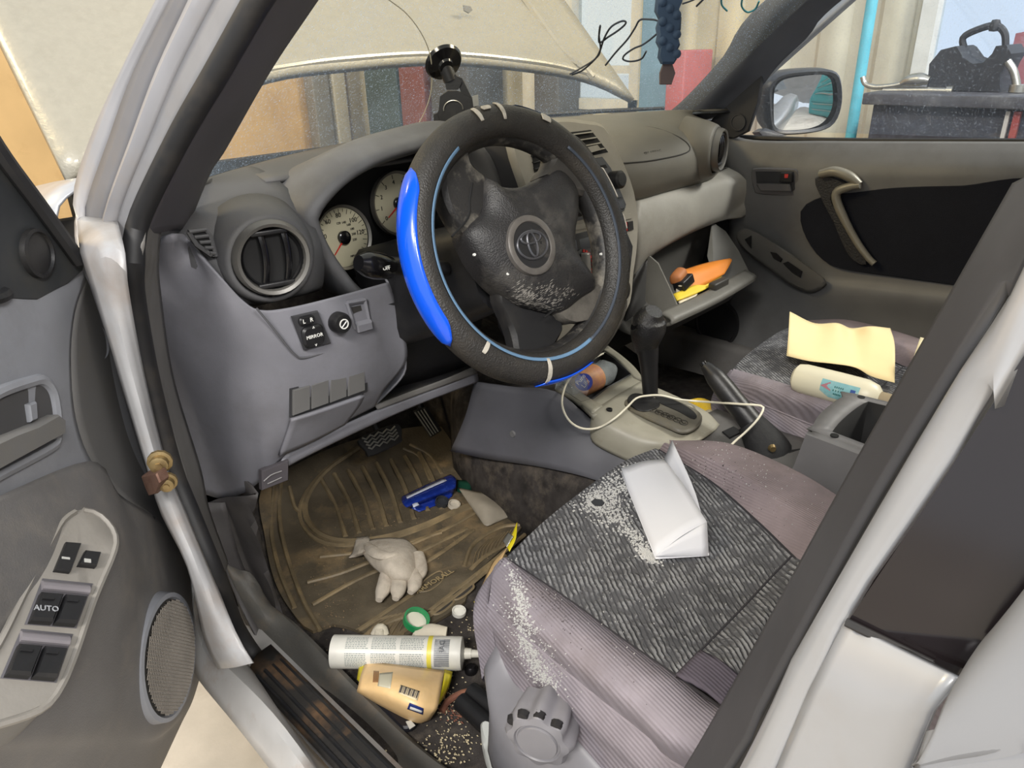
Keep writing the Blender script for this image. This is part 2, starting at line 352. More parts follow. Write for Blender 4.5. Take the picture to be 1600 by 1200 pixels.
# vehicle outside the right window
t = thing('parked_truck', 'red truck parked outside behind the workbench window', 'truck', (7.0, -.3, 0))
o_ = X(1560, 40, 7.0); cabp = [V(6.5, y, z) for y, z in ((-2.6, .6), (1.0, .6), (1.0, 1.25), (.75, 1.3), (.45, 1.9), (-.7, 1.95), (-.75, 1.3), (-2.6, 1.3))]
b = B(); b.prism(cabp, (1.7, 0, 0), .04); b.build('truck_body', mat('truck_red', (226, 96, 84), .4), t)
for a, c in ((.40, -.02), (-.08, -.62)):
    b = B(); b.prism([V(6.48, a, 1.32), V(6.48, c, 1.32), V(6.48, c, 1.84), V(6.48, a-.1, 1.84)], (.03, 0, 0)); b.build('truck_window', mat('truck_glass', (150, 170, 190), .1), t)
for y in (.35, -1.8):
    b = B(); b.lathe(frame(V(6.45, y, .42), (0, 1, 0), (0, 0, 1)), [(.30, 0), (.42, .02), (.42, .2), (.3, .22)], 24); b.build('wheel', RUBBER, t)
b = B(); b.box(Matrix.Translation((14, 2, -.06)), 22, 40, .1); b.build('snowy_yard', mat('snow', (236, 240, 246), .9), label='snow covered yard outside the garage windows', kind='structure')
# cabinet and bits behind the car, met again in the right mirror
t = thing('tool_chest', 'teal tool chest with drawers behind the car, reflected in the side mirror', 'tool chest', (1.55, -4.2, 0))
b = B(); b.box(Matrix.Translation((1.55, -4.2, .75)), .9, .5, 1.4, .01); b.build('chest_body', mat('teal_chest', (50, 132, 134), .45), t)
for k in range(6):
    b = B(); b.box(Matrix.Translation((1.55, -3.94, .2+k*.21)), .82, .03, .19, .006); dr = b.build('drawer', mat('teal_chest', (50, 132, 134), .45), t)
    b = B(); b.box(Matrix.Translation((1.55, -3.915, .27+k*.21)), .7, .02, .02, .004); b.build('drawer_handle', CHROME, dr)
# ------------------------------------------------------------------ raised hood
t = thing('car_hood', 'raised silver hood, wet and spotted, beyond the windshield', 'hood', (0, .75, 1.0))
r0 = [V(-.73, .60, 1.09), X(105, 285, -.70), Y(250, 200, .70), Y(405, 129, .70), Y(540, 108, .72), Y(700, 98, .72), Y(850, 112, .68), Y(930, 130, .65), Y(988, 158, .61)]
def up(p, k): 
    s = 1-.05*k; return V(p.x*s, p.y+.66*k, p.z+.70*k)
L0, R0 = X(105, 285, -.70), Y(988, 158, .61)
rows = [r0[1:]]
for k in (.25, .6, 1.0, 1.25):
    row = []
    for p in rows[0]:
        q = up(p, k); c = 1-(p.x/.75)**2
        q.z -= .06*c*min(1, k/.5)*.8; q.y += .04*c*min(1, k/.5); row.append(q)
    rows.append(row)
HOOD = mat('hood_paint', (138, 134, 122), .4, .12, dirt=(126, 122, 110), dscale=30, damt=.5, coat=.3, mottle=.06, bump=.5, bscale=90)
b = B(); b.patch(rows, 36, 5); b.build('hood_panel', HOOD, t, solid=.018, off=0)
# pressed crease lines and the raised side rib of the hood
b = B(); b.tube([p.lerp(q, .10)+V(0, -.012, .004) for p, q in zip(rows[0][2:-1], rows[1][2:-1])], .007, 8, N=40); b.build('hood_crease', HOOD, t)
b = B(); b.tube([up(Y(868, 80, .75), k)+V(-.03*k, -.02, 0) for k in (0, .2, .5)][::-1]+[Y(905, 100, .68), Y(925, 122, .65)], .012, 8, N=24); b.build('hood_crease', HOOD, t)
b = B(); b.prism([Y(q[0], q[1], .80) for q in ((723, 8), (734, 10), (737, 16), (731, 21), (724, 17))], (0, -.004, 0), .001); b.build('paint_chip', mat('chip_grey', (110, 108, 104), .7), t)
# ------------------------------------------------------------------ car body round the driver's opening
def AP(px, py, x0):
    x = x0
    for _ in range(4):
        p = X(px, py, x); x = x0+max(0, p.z-1.06)*.34
    return X(px, py, x)
TOP = lambda dx: V(-.60+dx, -.22, 1.585)
car = thing('silver_car', 'silver car body with pillars, door sill and seals around the cabin', 'car', (0, 0, 0))
def strip(name, A, Bc, m, N=60, M=3, solid=.006, label=None, mid=None):
    b = B(); b.patch([A]+([mid] if mid else [])+[Bc], N, M, linear=not mid); return b.build(name, m, car, label=label, solid=solid, off=0)
c0 = [TOP(-.10)]+[AP(*q, -.83) for q in ((300, -112), (245, 0), (190, 112), (147, 210), (118, 305))]+[X(126, 400, -.83), X(146, 450, -.83), X(189, 590, -.825), X(231, 730, -.815), X(262, 800, -.81), X(300, 900, -.80), X(318, 985, -.82)]
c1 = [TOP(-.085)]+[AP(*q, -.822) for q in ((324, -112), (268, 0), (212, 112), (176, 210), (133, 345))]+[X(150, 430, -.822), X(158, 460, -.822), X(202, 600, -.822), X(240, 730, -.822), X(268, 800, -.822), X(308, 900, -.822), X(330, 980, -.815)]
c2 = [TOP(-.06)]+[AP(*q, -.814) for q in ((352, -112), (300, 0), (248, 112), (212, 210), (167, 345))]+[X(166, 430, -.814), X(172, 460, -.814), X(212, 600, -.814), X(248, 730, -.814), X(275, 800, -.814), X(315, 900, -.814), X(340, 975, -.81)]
c3 = [TOP(-.045)]+[AP(*q, -.808) for q in ((396, -112), (338, 0), (280, 112), (238, 210), (184, 345))]+[X(180, 430, -.808), X(184, 460, -.808), X(218, 590, -.808), X(254, 730, -.808), X(281, 800, -.808), X(322, 900, -.808), X(348, 972, -.80)]
c4 = [TOP(-.03)]+[AP(*q, -.80) for q in ((451, -112), (388, 0), (325, 112), (266, 215), (205, 345))]+[X(198, 430, -.80), X(202, 480, -.80), X(224, 590, -.80), X(259, 730, -.80), X(288, 800, -.80), X(330, 900, -.80), X(360, 968, -.79)]
c5 = [TOP(-.01)]+[AP(*q, -.785) for q in ((480, -112), (416, 0), (352, 112), (292, 215), (228, 345))]+[X(218, 400, -.785), X(218, 450, -.785), X(242, 590, -.785), X(280, 730, -.785), X(304, 795, -.785), X(346, 900, -.785)]
strip('pillar_outer', c0, c1, JAMB)
strip('pillar_shaded_step', c1, c2, mat('pillar_shade', (100, 100, 104), .45, dirt=(108, 100, 92), dscale=8, damt=.4), label='step along the door opening with its shade painted grey')  # shade of the jamb step, put into a darker grey colour
strip('pillar_ridge', c2, c3, JAMB, mid=[(a+c)/2+V(-.008, -.004, .002) for a, c in zip(c2, c3)])
strip('pillar_inner', c3, c4, mat('pillar_mid', (120, 120, 123), .45, dirt=(120, 112, 104), dscale=8, damt=.35))
b = B(); b.patch([[AP(121, 338, -.828)]+[X(*q, -.842) for q in ((128, 398), (146, 450), (189, 590), (231, 730), (252, 800), (292, 880), (310, 950), (322, 1004), (342, 1044))], [AP(150, 342, -.822)]+[X(*q, -.836) for q in ((166, 398), (176, 460), (208, 590), (247, 730), (272, 800), (306, 880), (334, 960), (352, 1010), (368, 1042))], [AP(184, 346, -.809)]+[X(*q, -.822) for q in ((196, 398), (202, 460), (225, 590), (260, 730), (289, 800), (322, 880), (356, 960), (378, 1006), (396, 1036))]], 30, 4); b.build('jamb_face', mat('jamb_face_paint', (158, 158, 160), .4, dirt=(140, 120, 100), dscale=9, damt=.45, coat=.15), car, solid=.003)
seal_path = [(a+c)/2 for a, c in zip(c4, c5)]+[X(372, 985, -.765), X(425, 1058, -.75), X(500, 1130, -.74), X(600, 1222, -.735), V(-.73, -.30, .545), V(-.72, -.44, .60), V(-.72, -.53, .78)]
b = B(); b.tube(seal_path, .012, 10, N=110); b.build('door_seal', RUBBER, car, label='black rubber door seal')
up6 = [TOP(.03)]+[AP(*q, -.67) for q in ((566, -112), (492, 0), (420, 108), (350, 231), (325, 270), (290, 356))]
strip('pillar_trim', c5[:6]+[AP(222, 365, -.785)], up6, mat('pillar_trim_grey', (88, 86, 92), .6, bump=.1, bscale=800), mid=[TOP(.01)]+[AP(*q, -.728) for q in ((523, -112), (455, 0), (388, 112), (322, 215), (300, 262), (256, 360))], M=4, label='dark grey inner pillar trim')
c6 = [AP(250, 345, -.735), X(245, 395, -.735), X(247, 450, -.735), X(268, 590, -.735), X(310, 730, -.735), X(324, 795, -.73), X(354, 880, -.72)]
strip('opening_trim', [AP(226, 345, -.785)]+c5[6:], c6, GREYTRIM, mid=[(a+c)/2+V(-.004, -.006, 0) for a, c in zip([AP(226, 345, -.785)]+c5[6:], c6)], label='grey fabric edge trim of the door opening')
# fender top and cowl seen left of the pillar
b = B(); b.patch([[V(-.70, .30, 1.15), V(-.70, .55, 1.12), V(-.68, 1.3, 1.0)], [V(-.79, .30, 1.145), V(-.79, .50, 1.12), V(-.78, 1.3, .98)], [V(-.83, .30, 1.08), V(-.84, .55, 1.04), V(-.82, 1.3, .93)], [V(-.85, .32, .80), V(-.86, .7, .78), V(-.84, 1.3, .72)]], 14, 4); b.build('fender', SILVER, car, solid=.004)
b = B(); b.box(Matrix.Translation((-.78, .43, .76)), .14, .02, .66); b.build('hinge_panel', JAMB, car)
b = B(); b.patch([[V(.80, .34, 1.09), V(.80, .7, 1.06), V(.78, 1.3, .98)], [V(.83, .34, 1.05), V(.84, .7, 1.01), V(.82, 1.3, .93)], [V(.85, .34, .80), V(.86, .7, .78), V(.84, 1.3, .72)]], 14, 4); b.build('fender', SILVER, car, solid=.004)
def wsb(x): return .605-.60*x*x
xs = [-.72, -.6, -.45, -.3, -.15, 0, .15, .3, .45, .6, .72]
b = B(); b.patch([[V(x, wsb(x)-.02, 1.118) for x in xs], [V(x, wsb(x)+.05, 1.105) for x in xs], [V(x, wsb(x)+.14, 1.075) for x in xs], [V(x, wsb(x)+.17, .98) for x in xs]], 30, 3); b.build('cowl', mat('cowl_black', (46, 48, 52), .6, dirt=(150, 160, 170), dscale=12, damt=.5), car, solid=.005, label='black cowl under the windshield')
for x0, x1 in ((.10, .62),):
    b = B(); b.tube([V(x0+(x1-x0)*k/6, wsb(x0+(x1-x0)*k/6)+.055, 1.127) for k in range(7)], [.008, .006, .004], 8, N=20); b.build('wiper', BLACK, car)
# sill: silver lip, black scuff plate, grey inner trim
so0 = [X(306, 1030, -.83), X(311, 1060, -.845), X(420, 1196, -.845), V(-.845, -.45, .455), V(-.845, -.8, .455)]
so1 = [X(300, 900, -.80), X(322, 1004, -.82), X(440, 1133, -.82), V(-.82, -.30, .48), V(-.82, -.8, .48)]
so2 = [X(315, 900, -.765), X(350, 990, -.775), X(388, 1042, -.785), X(480, 1165, -.785), V(-.785, -.45, .50)]
b = B(); b.patch([so0, so1, so2], 40, 4); b.build('sill_outer', mat('sill_silver', (188, 186, 184), .4, .3, dirt=(150, 112, 76), dscale=7, damt=.75), car, solid=.004)
b = B(); b.patch([so2, [X(330, 900, -.735), X(370, 985, -.745), X(415, 1050, -.745), X(530, 1166, -.745), V(-.745, -.45, .515)]], 40, 3, linear=True); b.build('sill_step', mat('sill_silver', (188, 186, 184), .4, .3), car, solid=.004)
sp = [[V(-.792, .115, .512), V(-.792, -.45, .512)], [V(-.77, .132, .518), V(-.77, -.45, .518)], [V(-.745, .135, .52), V(-.745, -.45, .52)]]
b = B(); b.patch(sp, 20, 4); scf = b.build('scuff_plate', mat('scuff_black', (40, 38, 36), .45, dirt=(130, 96, 62), dscale=10, damt=.6, bump=.4, bscale=120), car, solid=.006, label='black ribbed scuff plate')
for k in range(4):
    x = -.786+k*.012; b = B(); b.tube([V(x, .10, .519+.0006*k), V(x, -.45, .519+.0006*k)], .0028, 6); b.build('rib', BLACK, scf)
g0 = [X(352, 880, -.715), X(390, 985, -.715), X(440, 1045, -.715), X(590, 1195, -.712), V(-.712, -.35, .56), V(-.712, -.5, .62)]
g1 = [X(372, 890, -.70), X(415, 965, -.695), X(452, 1010, -.69), X(640, 1198, -.69), V(-.69, -.35, .56), V(-.69, -.5, .62)]
g2 = [X(395, 900, -.685), X(425, 950, -.672), X(470, 985, -.665), X(690, 1198, -.665), V(-.665, -.35, .53), V(-.665, -.5, .58)]
g3 = [X(398, 910, -.68), X(432, 950, -.668), X(476, 990, -.66), X(694, 1202, -.66), V(-.66, -.35, .44), V(-.66, -.5, .44)]
b = B(); b.patch([g0, g1, g2, [p-V(0, 0, .07) for p in g3]], 40, 4); b.build('sill_trim', mat('sill_trim_grey', (90, 88, 84), .6, dirt=(150, 128, 100), dscale=9, damt=.4, bump=.2), car, solid=.005, label='grey plastic inner sill trim, scuffed')
# kick panel in front of the sill
b = B(); b.patch([[X(304, 795, -.705), X(345, 778, -.69), X(400, 765, -.67), V(-.66, .55, .66)], [X(330, 850, -.70), X(362, 850, -.685), X(408, 840, -.665), V(-.655, .6, .55)], [X(352, 890, -.70), X(385, 900, -.68), X(428, 920, -.665), V(-.65, .6, .45)], [X(372, 905, -.69), X(400, 940, -.675), X(450, 990, -.66), V(-.65, .6, .38)]], 18, 5)
b.build('kick_panel', mat('kick_grey', (76, 73, 73), .6, dirt=(58, 52, 46), dscale=10, damt=.6), car, solid=.004, label='scuffed grey kick panel')
b = B(); b.patch([[X(314, 785, -.718), X(345, 870, -.718), X(372, 940, -.718), X(405, 1004, -.718)], [X(352, 785, -.69), X(374, 870, -.688), X(405, 940, -.684), X(432, 990, -.678)]], 14, 4); b.build('trim_joint', mat('kick_grey', (76, 73, 73)), car, solid=.003)
# door check strap and bolts on the jamb
hp = X(250, 735, -.805)
for q, r in (((250, 721), .0095), ((262, 752), .0075)):
    p = X(*q, -.846); fr = frame(p, (.85, -.5, 0), (0, 0, 1)); b = B(); b.lathe(fr, [(r*1.35, -.002), (r*1.35, .002), (r, .003), (r, .010), (r*.7, .011)], 12); b.lathe(fr, [(r*.45, .008), (r*.45, .0125)], 6); b.build('hinge_bolt', mat('brass_bolt', (150, 130, 92), .4, .8, dirt=(70, 50, 36), dscale=60, damt=.6), car)
b = B(); b.prism([X(*q, -.848) for q in ((234, 735), (258, 730), (264, 744), (258, 762), (246, 765), (240, 752))], (-.012, -.006, 0), .002); b.build('check_strap', mat('rusty_steel', (110, 84, 72), .6, .6, dirt=(70, 40, 26), dscale=50, damt=.7), car)
# B pillar: dark inner moulding, black gap, silver outer skin
def BP(pts, x): return [X(px, py, x) for px, py in pts]
bl = [V(-.70, -.655, 1.55)]+BP(((1640, 215), (1600, 282), (1340, 735), (1082, 1192)), -.745)+[V(-.72, -.44, .60), V(-.72, -.35, .53)]
bm_ = [V(-.72, -.665, 1.55)]+BP(((1680, 260), (1600, 352), (1348, 775), (1120, 1180)), -.775)+[V(-.75, -.45, .60), V(-.75, -.37, .53)]
br = [V(-.74, -.675, 1.55)]+BP(((1640, 360), (1600, 418), (1357, 806), (1182, 1130), (1148, 1196)), -.80)+[V(-.78, -.47, .60), V(-.78, -.40, .53)]
b = B(); b.patch([bl, bm_, br], 40, 6); b.build('center_pillar_trim', mat('pillar_rubber', (62, 62, 66), .55, dirt=(84, 82, 86), dscale=6, damt=.3), car, solid=.006, label='dark grey seal along the centre pillar')
bg = [V(-.745, -.68, 1.55)]+BP(((1640, 378), (1600, 440), (1364, 822), (1192, 1134), (1158, 1198)), -.806)+[V(-.785, -.475, .60), V(-.785, -.405, .53)]
b = B(); b.patch([br, [(a+c)/2+V(.012, .0, 0) for a, c in zip(br, bg)], bg], 40, 2); b.build('seal_gap', RUBBER, car, solid=.004)
bs = [V(-.77, -.70, 1.55)]+BP(((1640, 500), (1600, 552), (1460, 765), (1322, 968), (1215, 1200)), -.832)+[V(-.83, -.53, .60), V(-.83, -.50, .5)]
bg2 = [V(-.747, -.68, 1.55)]+BP(((1640, 382), (1600, 446), (1370, 826), (1197, 1138), (1163, 1202)), -.810)+[V(-.79, -.48, .60), V(-.79, -.41, .53)]
b = B(); b.patch([bg2, [(a+c)/2+V(-.006, .004, 0) for a, c in zip(bg2, bs)], bs], 40, 4); b.build('center_pillar_skin', SILVER, car, solid=.004)
# rear door, closed, right at the edge of the view
t = thing('rear_car_door', 'closed silver rear door with dark tinted glass behind the driver', 'car door', (-.84, -.8, .5))
wl = BP(((1600, 556), (1460, 770), (1324, 972)), -.834)
wb = BP(((1324, 972), (1400, 1010), (1500, 1056)), -.834)
win = [V(-.78, -.72, 1.50)]+BP(((1640, 495), (1600, 556), (1460, 770), (1324, 972), (1400, 1010), (1500, 1056)), -.836)+[V(-.836, -.75, 1.10), V(-.836, -1.4, 1.12), V(-.79, -1.4, 1.5)]
b = B(); b.prism(win, (.004, 0, 0)); b.build('door_glass', mat('tinted_glass', (30, 26, 28), .12, spec=.6), t, label='dark tinted rear door glass')
sk0 = BP(((1322, 972), (1215, 1200)), -.834)+[V(-.834, -.54, .5)]
sk1 = BP(((1400, 1012), (1318, 1200)), -.842)+[V(-.842, -.58, .5)]
sk2 = BP(((1500, 1060), (1423, 1200)), -.850)+[V(-.850, -.62, .5)]
b = B(); b.patch([sk0, sk1, sk2], 16, 5); b.build('door_frame', SILVER, t, solid=.002)
tp_ = BP(((1506, 1062), (1526, 1034), (1552, 1004), (1600, 946), (1680, 850)), -.858)
ml = BP(((1470, 1126), (1510, 1092), (1560, 1058), (1620, 1020), (1700, 960)), -.864)
bt = BP(((1428, 1202), (1480, 1190), (1540, 1180), (1620, 1160), (1720, 1120)), -.864)
lo_ = BP(((1380, 1300), (1440, 1300), (1520, 1300), (1620, 1300), (1740, 1300)), -.862)
b = B(); b.patch([[p+V(.012, 0, -.002) for p in tp_], tp_, ml, bt, lo_, [V(-.855, p.y+.05, .5) for p in lo_]], 24, 5)
fr2 = [r_[-1] for r_ in (tp_, ml, bt, lo_)]; b.patch([fr2, [V(-.87, -1.6, p.z) for p in fr2]], 10, 4, linear=True); b.build('door_skin', mat('door_silver', (138, 140, 145), .45, .2, mottle=.06), t, solid=.003)
b = B(); b.tube(BP(((1322, 972), (1400, 1012), (1500, 1058)), -.838)+[V(-.842, -.70, 1.10), V(-.842, -1.4, 1.12)], .0016, 8, N=30); b.build('belt_molding', RUBBER, t)
# roof, far pillar, far sill and the floor pan
xs = [-.62, -.4, -.15, .15, .4, .62]
b = B(); b.patch([[V(x, -.20-.25*(x*x-.38), 1.60+.05*(1-(x/.62)**2)) for x in xs], [V(x*1.03, -.8, 1.66+.05*(1-(x/.62)**2)) for x in xs], [V(x*1.03, -2.1, 1.66+.05*(1-(x/.62)**2)) for x in xs]], 14, 5); b.build('roof', SILVER, car, solid=.03)
b = B(); b.patch([[V(x*.97, -.24-.25*(x*x-.38), 1.565+.04*(1-(x/.62)**2)) for x in xs], [V(x, -.8, 1.62+.04*(1-(x/.62)**2)) for x in xs], [V(x, -2.1, 1.62+.04*(1-(x/.62)**2)) for x in xs]], 14, 5); b.build('headliner', mat('bounce_cloth', (196, 192, 184), .9), car, solid=.006, label='unseen pale headliner added to bounce light')  # out of view, added pale to bounce light into the cabin
fa = [V(.60, -.22, 1.585)]+[AP_ for AP_ in (X(1198, 0, .60), X(1130, 90, .635), X(1075, 150, .655), X(1038, 182, .67))]
fb = [V(.63, -.24, 1.57)]+[X(1262, 0, .635), X(1196, 85, .665), X(1145, 140, .685), X(1112, 182, .70)]
fc = [V(.67, -.26, 1.56)]+[X(1312, 0, .675), X(1262, 55, .695), X(1215, 100, .71), X(1180, 150, .73)]
b = B(); b.patch([fa, [(a+c)/2+V(-.02, -.02, 0) for a, c in zip(fa, fb)], fb, fc], 30, 5); b.build('far_pillar_trim', mat('far_trim', (84, 88, 98), .6, bump=.1, bscale=800), car, solid=.01, label='dark blue grey pillar trim right of the windshield')
b = B(); b.patch([[V(.80, .45, 1.08), V(.74, .0, 1.40), V(.68, -.25, 1.58)], [V(.76, .34, 1.10), V(.725, -.02, 1.40), V(.67, -.27, 1.58)]], 12, 2); b.build('far_pillar_skin', SILVER, car, solid=.01)
b = B(); b.patch([[V(-.745, -1.4, .42), V(-.745, .2, .42), V(-.745, .5, .42), V(-.745, .62, .486), V(-.745, .78, .574), V(-.745, .84, .72), V(-.745, .85, .95)], [V(0, -1.4, .42), V(0, .2, .42), V(0, .5, .42), V(0, .62, .486), V(0, .78, .574), V(0, .84, .72), V(0, .85, .95)]], 40, 2, linear=True)
b.build('floor_carpet', CARPET, car, solid=.006, off=-1, label='dark dirty carpet on the driver floor')
b = B(); b.patch([[V(-.22, -1.4, .41), V(-.21, .2, .41), V(-.08, .5, .41), V(-.06, .85, .55)], [V(-.19, -1.4, .56), V(-.18, .2, .56), V(-.07, .5, .60), V(-.05, .85, .72)], [V(-.1, -1.4, .60), V(-.1, .2, .60), V(-.03, .5, .66), V(-.02, .85, .76)], [V(.1, -1.4, .60), V(.1, .2, .60), V(.1, .85, .76)], [V(.19, -1.4, .56), V(.18, .2, .56), V(.18, .85, .72)], [V(.22, -1.4, .41), V(.21, .2, .41), V(.21, .85, .55)]], 20, 3); b.build('tunnel_carpet', CARPET, car, solid=.004)
b = B(); b.patch([[V(.66, -1.4, .42), V(.66, .2, .42), V(.66, .5, .42), V(.66, .78, .574), V(.66, .84, .72), V(.66, .85, .95)], [V(.20, -1.4, .42), V(.20, .2, .42), V(.20, .5, .42), V(.20, .78, .574), V(.20, .84, .72), V(.20, .85, .95)]], 30, 2, linear=True); b.build('passenger_carpet', CARPET, car, solid=.006)
b = B(); b.box(Matrix.Translation((.74, -.4, .46)), .16, 1.7, .14, .02); b.build('far_sill', GREYTRIM, car)
b = B(); b.box(Matrix.Translation((0, .86, .72)), 1.3, .03, .72); b.build('bulkhead', DARK, car)
b = B(); b.box(Matrix.Translation((.722, .56, .70)), .02, .60, .62); b.build('far_kick_panel', mat('far_kick', (58, 58, 60), .6), car)
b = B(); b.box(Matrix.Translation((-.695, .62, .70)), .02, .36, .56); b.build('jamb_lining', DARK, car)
b = B(); b.box(Matrix.Translation((-.745, -.1, .40)), .08, 1.1, .08); b.build('rocker_core', mat('sill_silver', (188, 186, 184)), car)
# ------------------------------------------------------------------ windshield
t = thing('windshield', 'dusty frosted windshield with a crack and marker scrawl', 'windshield', (0, .4, 1.1))
xs = [-.645, -.55, -.45, -.3, -.15, 0, .15, .3, .45, .55, .645]
def WS(x, k):                                  # k 0 at the cowl, 1 at the roof
    p0 = V(x, wsb(x)+.01, 1.12); p1 = V(x*.86, -.17-.30*(x*x), 1.615+.02*(1-(x/.72)**2))
    q = p0.lerp(p1, k); q.z += .02*math.sin(math.pi*k); return q
b = B(); b.patch([[WS(x, k) for x in xs] for k in (0, .2, .4, .6, .8, 1)], 30, 3)
b.build('glass_pane', glass('windshield_glass', (250, 244, 226), .10, (186, 208, 236), .5, 330), t)
def onws(px, py):
    lo, hi = .2, 4.0; r = ray(px, py)
    def side(s):
        p = CAM+r*s; k = (p.z-1.12)/.5; x = p.x/(1-.14*max(0, min(1, k)))
        return p.y-WS(max(-.72, min(.72, x)), max(0, min(1, k))).y
    for _ in range(40):
        m_ = (lo+hi)/2
        if side(m_) < 0: lo = m_
        else: hi = m_
    return CAM+r*(lo-.004)
b = B(); b.tube([onws(*q) for q in ((600, -6), (636, 22), (660, 55), (672, 86), (675, 118), (672, 150), (662, 178), (650, 200))], .0009, 6, N=50); b.build('crack', mat('crack_white', (215, 212, 196), .4), t, label='long thin curved crack')
INK = mat('marker_ink', (40, 48, 62), .5)
for pts in (((890, 116), (905, 108), (930, 92), (938, 78), (936, 55), (938, 40), (936, 66), (950, 58), (968, 46), (978, 36), (972, 33), (955, 42), (944, 60), (938, 78), (930, 92), (910, 110), (893, 117)),
            ((946, 102), (962, 82), (980, 62), (992, 44), (999, 32), (1010, 30), (1028, 33), (1032, 46), (1018, 60), (1004, 70), (990, 76), (976, 86), (974, 93), (986, 96), (1002, 92), (1010, 80)),
            ((1066, 6), (1078, 2), (1092, -4)), ((1088, 10), (1096, 2), (1104, -6)), ((1127, -4), (1128, 8), (1136, 17)), ((1160, -4), (1159, 10), (1168, 19), (1180, 14), (1186, 2))):
    b = B(); b.tube([onws(*q) for q in pts], .0019, 6, N=10*len(pts)); b.build('marker_stroke', INK if pts[0][0] < 1100 else mat('teal_ink', (50, 130, 150), .5), t)
b = B(); b.tube([WS(x, 0)+V(0, -.012, -.003) for x in xs], .006, 8, N=50); b.build('lower_seal', RUBBER, t)
# rear view mirror (above the frame) and the ornament hanging from it
t = thing('rear_view_mirror', 'rear view mirror above the ornament, just out of the frame', 'mirror', (.03, .03, 1.44))
b = B(); b.box(frame(V(.03, .03, 1.47), (.94, .34, 0), (0, 0, 1)), .24, .07, .03, .012); b.build('mirror_housing', BLACK, t)
b = B(); b.tube([V(.03, .045, 1.49), V(.03, .02, 1.545), V(.03, -.02, 1.575)], .008, 8); b.build('mirror_stem', BLACK, t)
ho = V(.075, .045, 0)
def hx(px, py): return PL(px, py, ho, (-.7, -.72, 0))
t = thing('hanging_ornament', 'dark ragged ornament with a brown tag hanging by the windshield', 'ornament', hx(1040, 130))
prof = [(1026, -16), (1024, 0), (1022, 18), (1028, 30), (1024, 44), (1026, 56), (1024, 66), (1029, 76), (1027, 90), (1032, 100), (1050, 100), (1055, 92), (1054, 82), (1060, 70), (1057, 58), (1061, 46), (1062, 28), (1058, 14), (1064, 0), (1062, -16)]
b = B(); b.prism([hx(*q) for q in prof], (-.012, -.012, 0), .004); b.build('ornament_body', mat('ornament_dark', (58, 80, 108), .8), t)
for k in range(9):
    p = hx(1032+(k % 3)*11, 4+k*10); b = B(); b.lathe(frame(p-V(.012, .012, 0), (.7, -.7, 0), (0, 0, 1)), [(.0, -.004), (.006, -.002), (.007, .001), (.004, .004), (.0, .005)], 10, cap=False); b.build('bead', mat('ornament_dark', (58, 80, 108), .8), t)
b = B(); b.prism([hx(*q) for q in ((1036, 98), (1049, 98), (1054, 114), (1048, 132), (1030, 132), (1030, 114))], (-.005, -.005, 0), .001); b.build('tag', mat('ornament_brown', (96, 84, 86), .7), t)
b = B(); b.tube([hx(1044, -14), V(.05, .04, 1.46)], .0015, 6); b.build('cord', BLACK, t)
# ------------------------------------------------------------------ dashboard
dash = thing('dashboard', 'two tone grey dashboard spanning the cabin', 'dashboard', (0, .35, .75))
# upper pad: profile from the windshield edge to the dark / light split, station by station
def prof(x, nose=.235, top=1.10, low=.965, ly=.25):
    w = wsb(x); e = max(0, abs(x)-.55)/.15; s = .05*e*e
    return [V(x, w-.015, 1.122), V(x, w*.55+.33*.45, 1.126-.008*e), V(x, .335+s, 1.115-.01*e), V(x, nose+.04+s, top-.012), V(x, nose+.004+s, top-.055), V(x, nose+s, 1.01), V(x, ly-.004+s, low+.012), V(x, ly+.01+s, low)]
pl = [prof(x) for x in (-.70, -.66, -.60, -.55, -.52)]
pl[0] = [V(-.70, p.y+.03, p.z-.01) for p in pl[0]]
b = B(); b.patch([[r[i] for r in pl] for i in range(8)], 10, 4); b.build('upper_pad', DASH, dash, solid=.006, off=0)
# top deck behind the binnacle
b = B(); b.patch([[prof(x)[0] for x in (-.54, -.45, -.36, -.27, -.16)], [prof(x)[1] for x in (-.54, -.45, -.36, -.27, -.16)], [prof(x)[2]-V(0, .01, 0) for x in (-.54, -.45, -.36, -.27, -.16)]], 14, 4); b.build('upper_pad', DASH, dash, solid=.006)
# passenger side
st = [(-.17, .26), (-.05, .27), (.10, .27), (.18, .25), (.28, .235), (.40, .23), (.50, .232), (.58, .24), (.64, .25), (.70, .28)]
pr = [prof(x, n, 1.105, .972 if x > .1 else .97, .25+max(0, n-.235)) for x, n in st]
b = B(); b.patch([[r[i] for r in pr] for i in range(8)], 34, 4); b.build('upper_pad', mat('passenger_dash', (104, 101, 93), .5, dirt=(118, 112, 98), dscale=5, damt=.4, bump=.25, bscale=1100), dash, solid=.006)
# passenger air bag outline and its lettering, laid on the pad
from mathutils.bvhtree import BVHTree
def bvh(objs):
    vs_, fs_ = [], []
    for o in objs:
        k = len(vs_); vs_ += [v.co+OFF[o.name] for v in o.data.vertices]; fs_ += [tuple(i+k for i in p.vertices) for p in o.data.polygons]
    return BVHTree.FromPolygons(vs_, fs_)
PADS = bvh([o for o in COL.objects if o.name.startswith('upper_pad')])
def onpad(px, py, lift=.004):
    h = PADS.ray_cast(CAM, ray(px, py).normalized()); return h[0]-ray(px, py).normalized()*lift
bag = ((935, 200), (965, 197), (1000, 197), (1030, 202), (1058, 213), (1074, 224), (1078, 234), (1066, 241), (1040, 247), (1010, 252), (975, 255))
b = B(); b.tube([onpad(*q, .007) for q in bag], .0015, 6, N=60); b.build('airbag_seam', mat('seam_dark', (50, 49, 47), .7), dash)
a0, a1 = onpad(1006, 241, .005), onpad(1034, 236, .005)
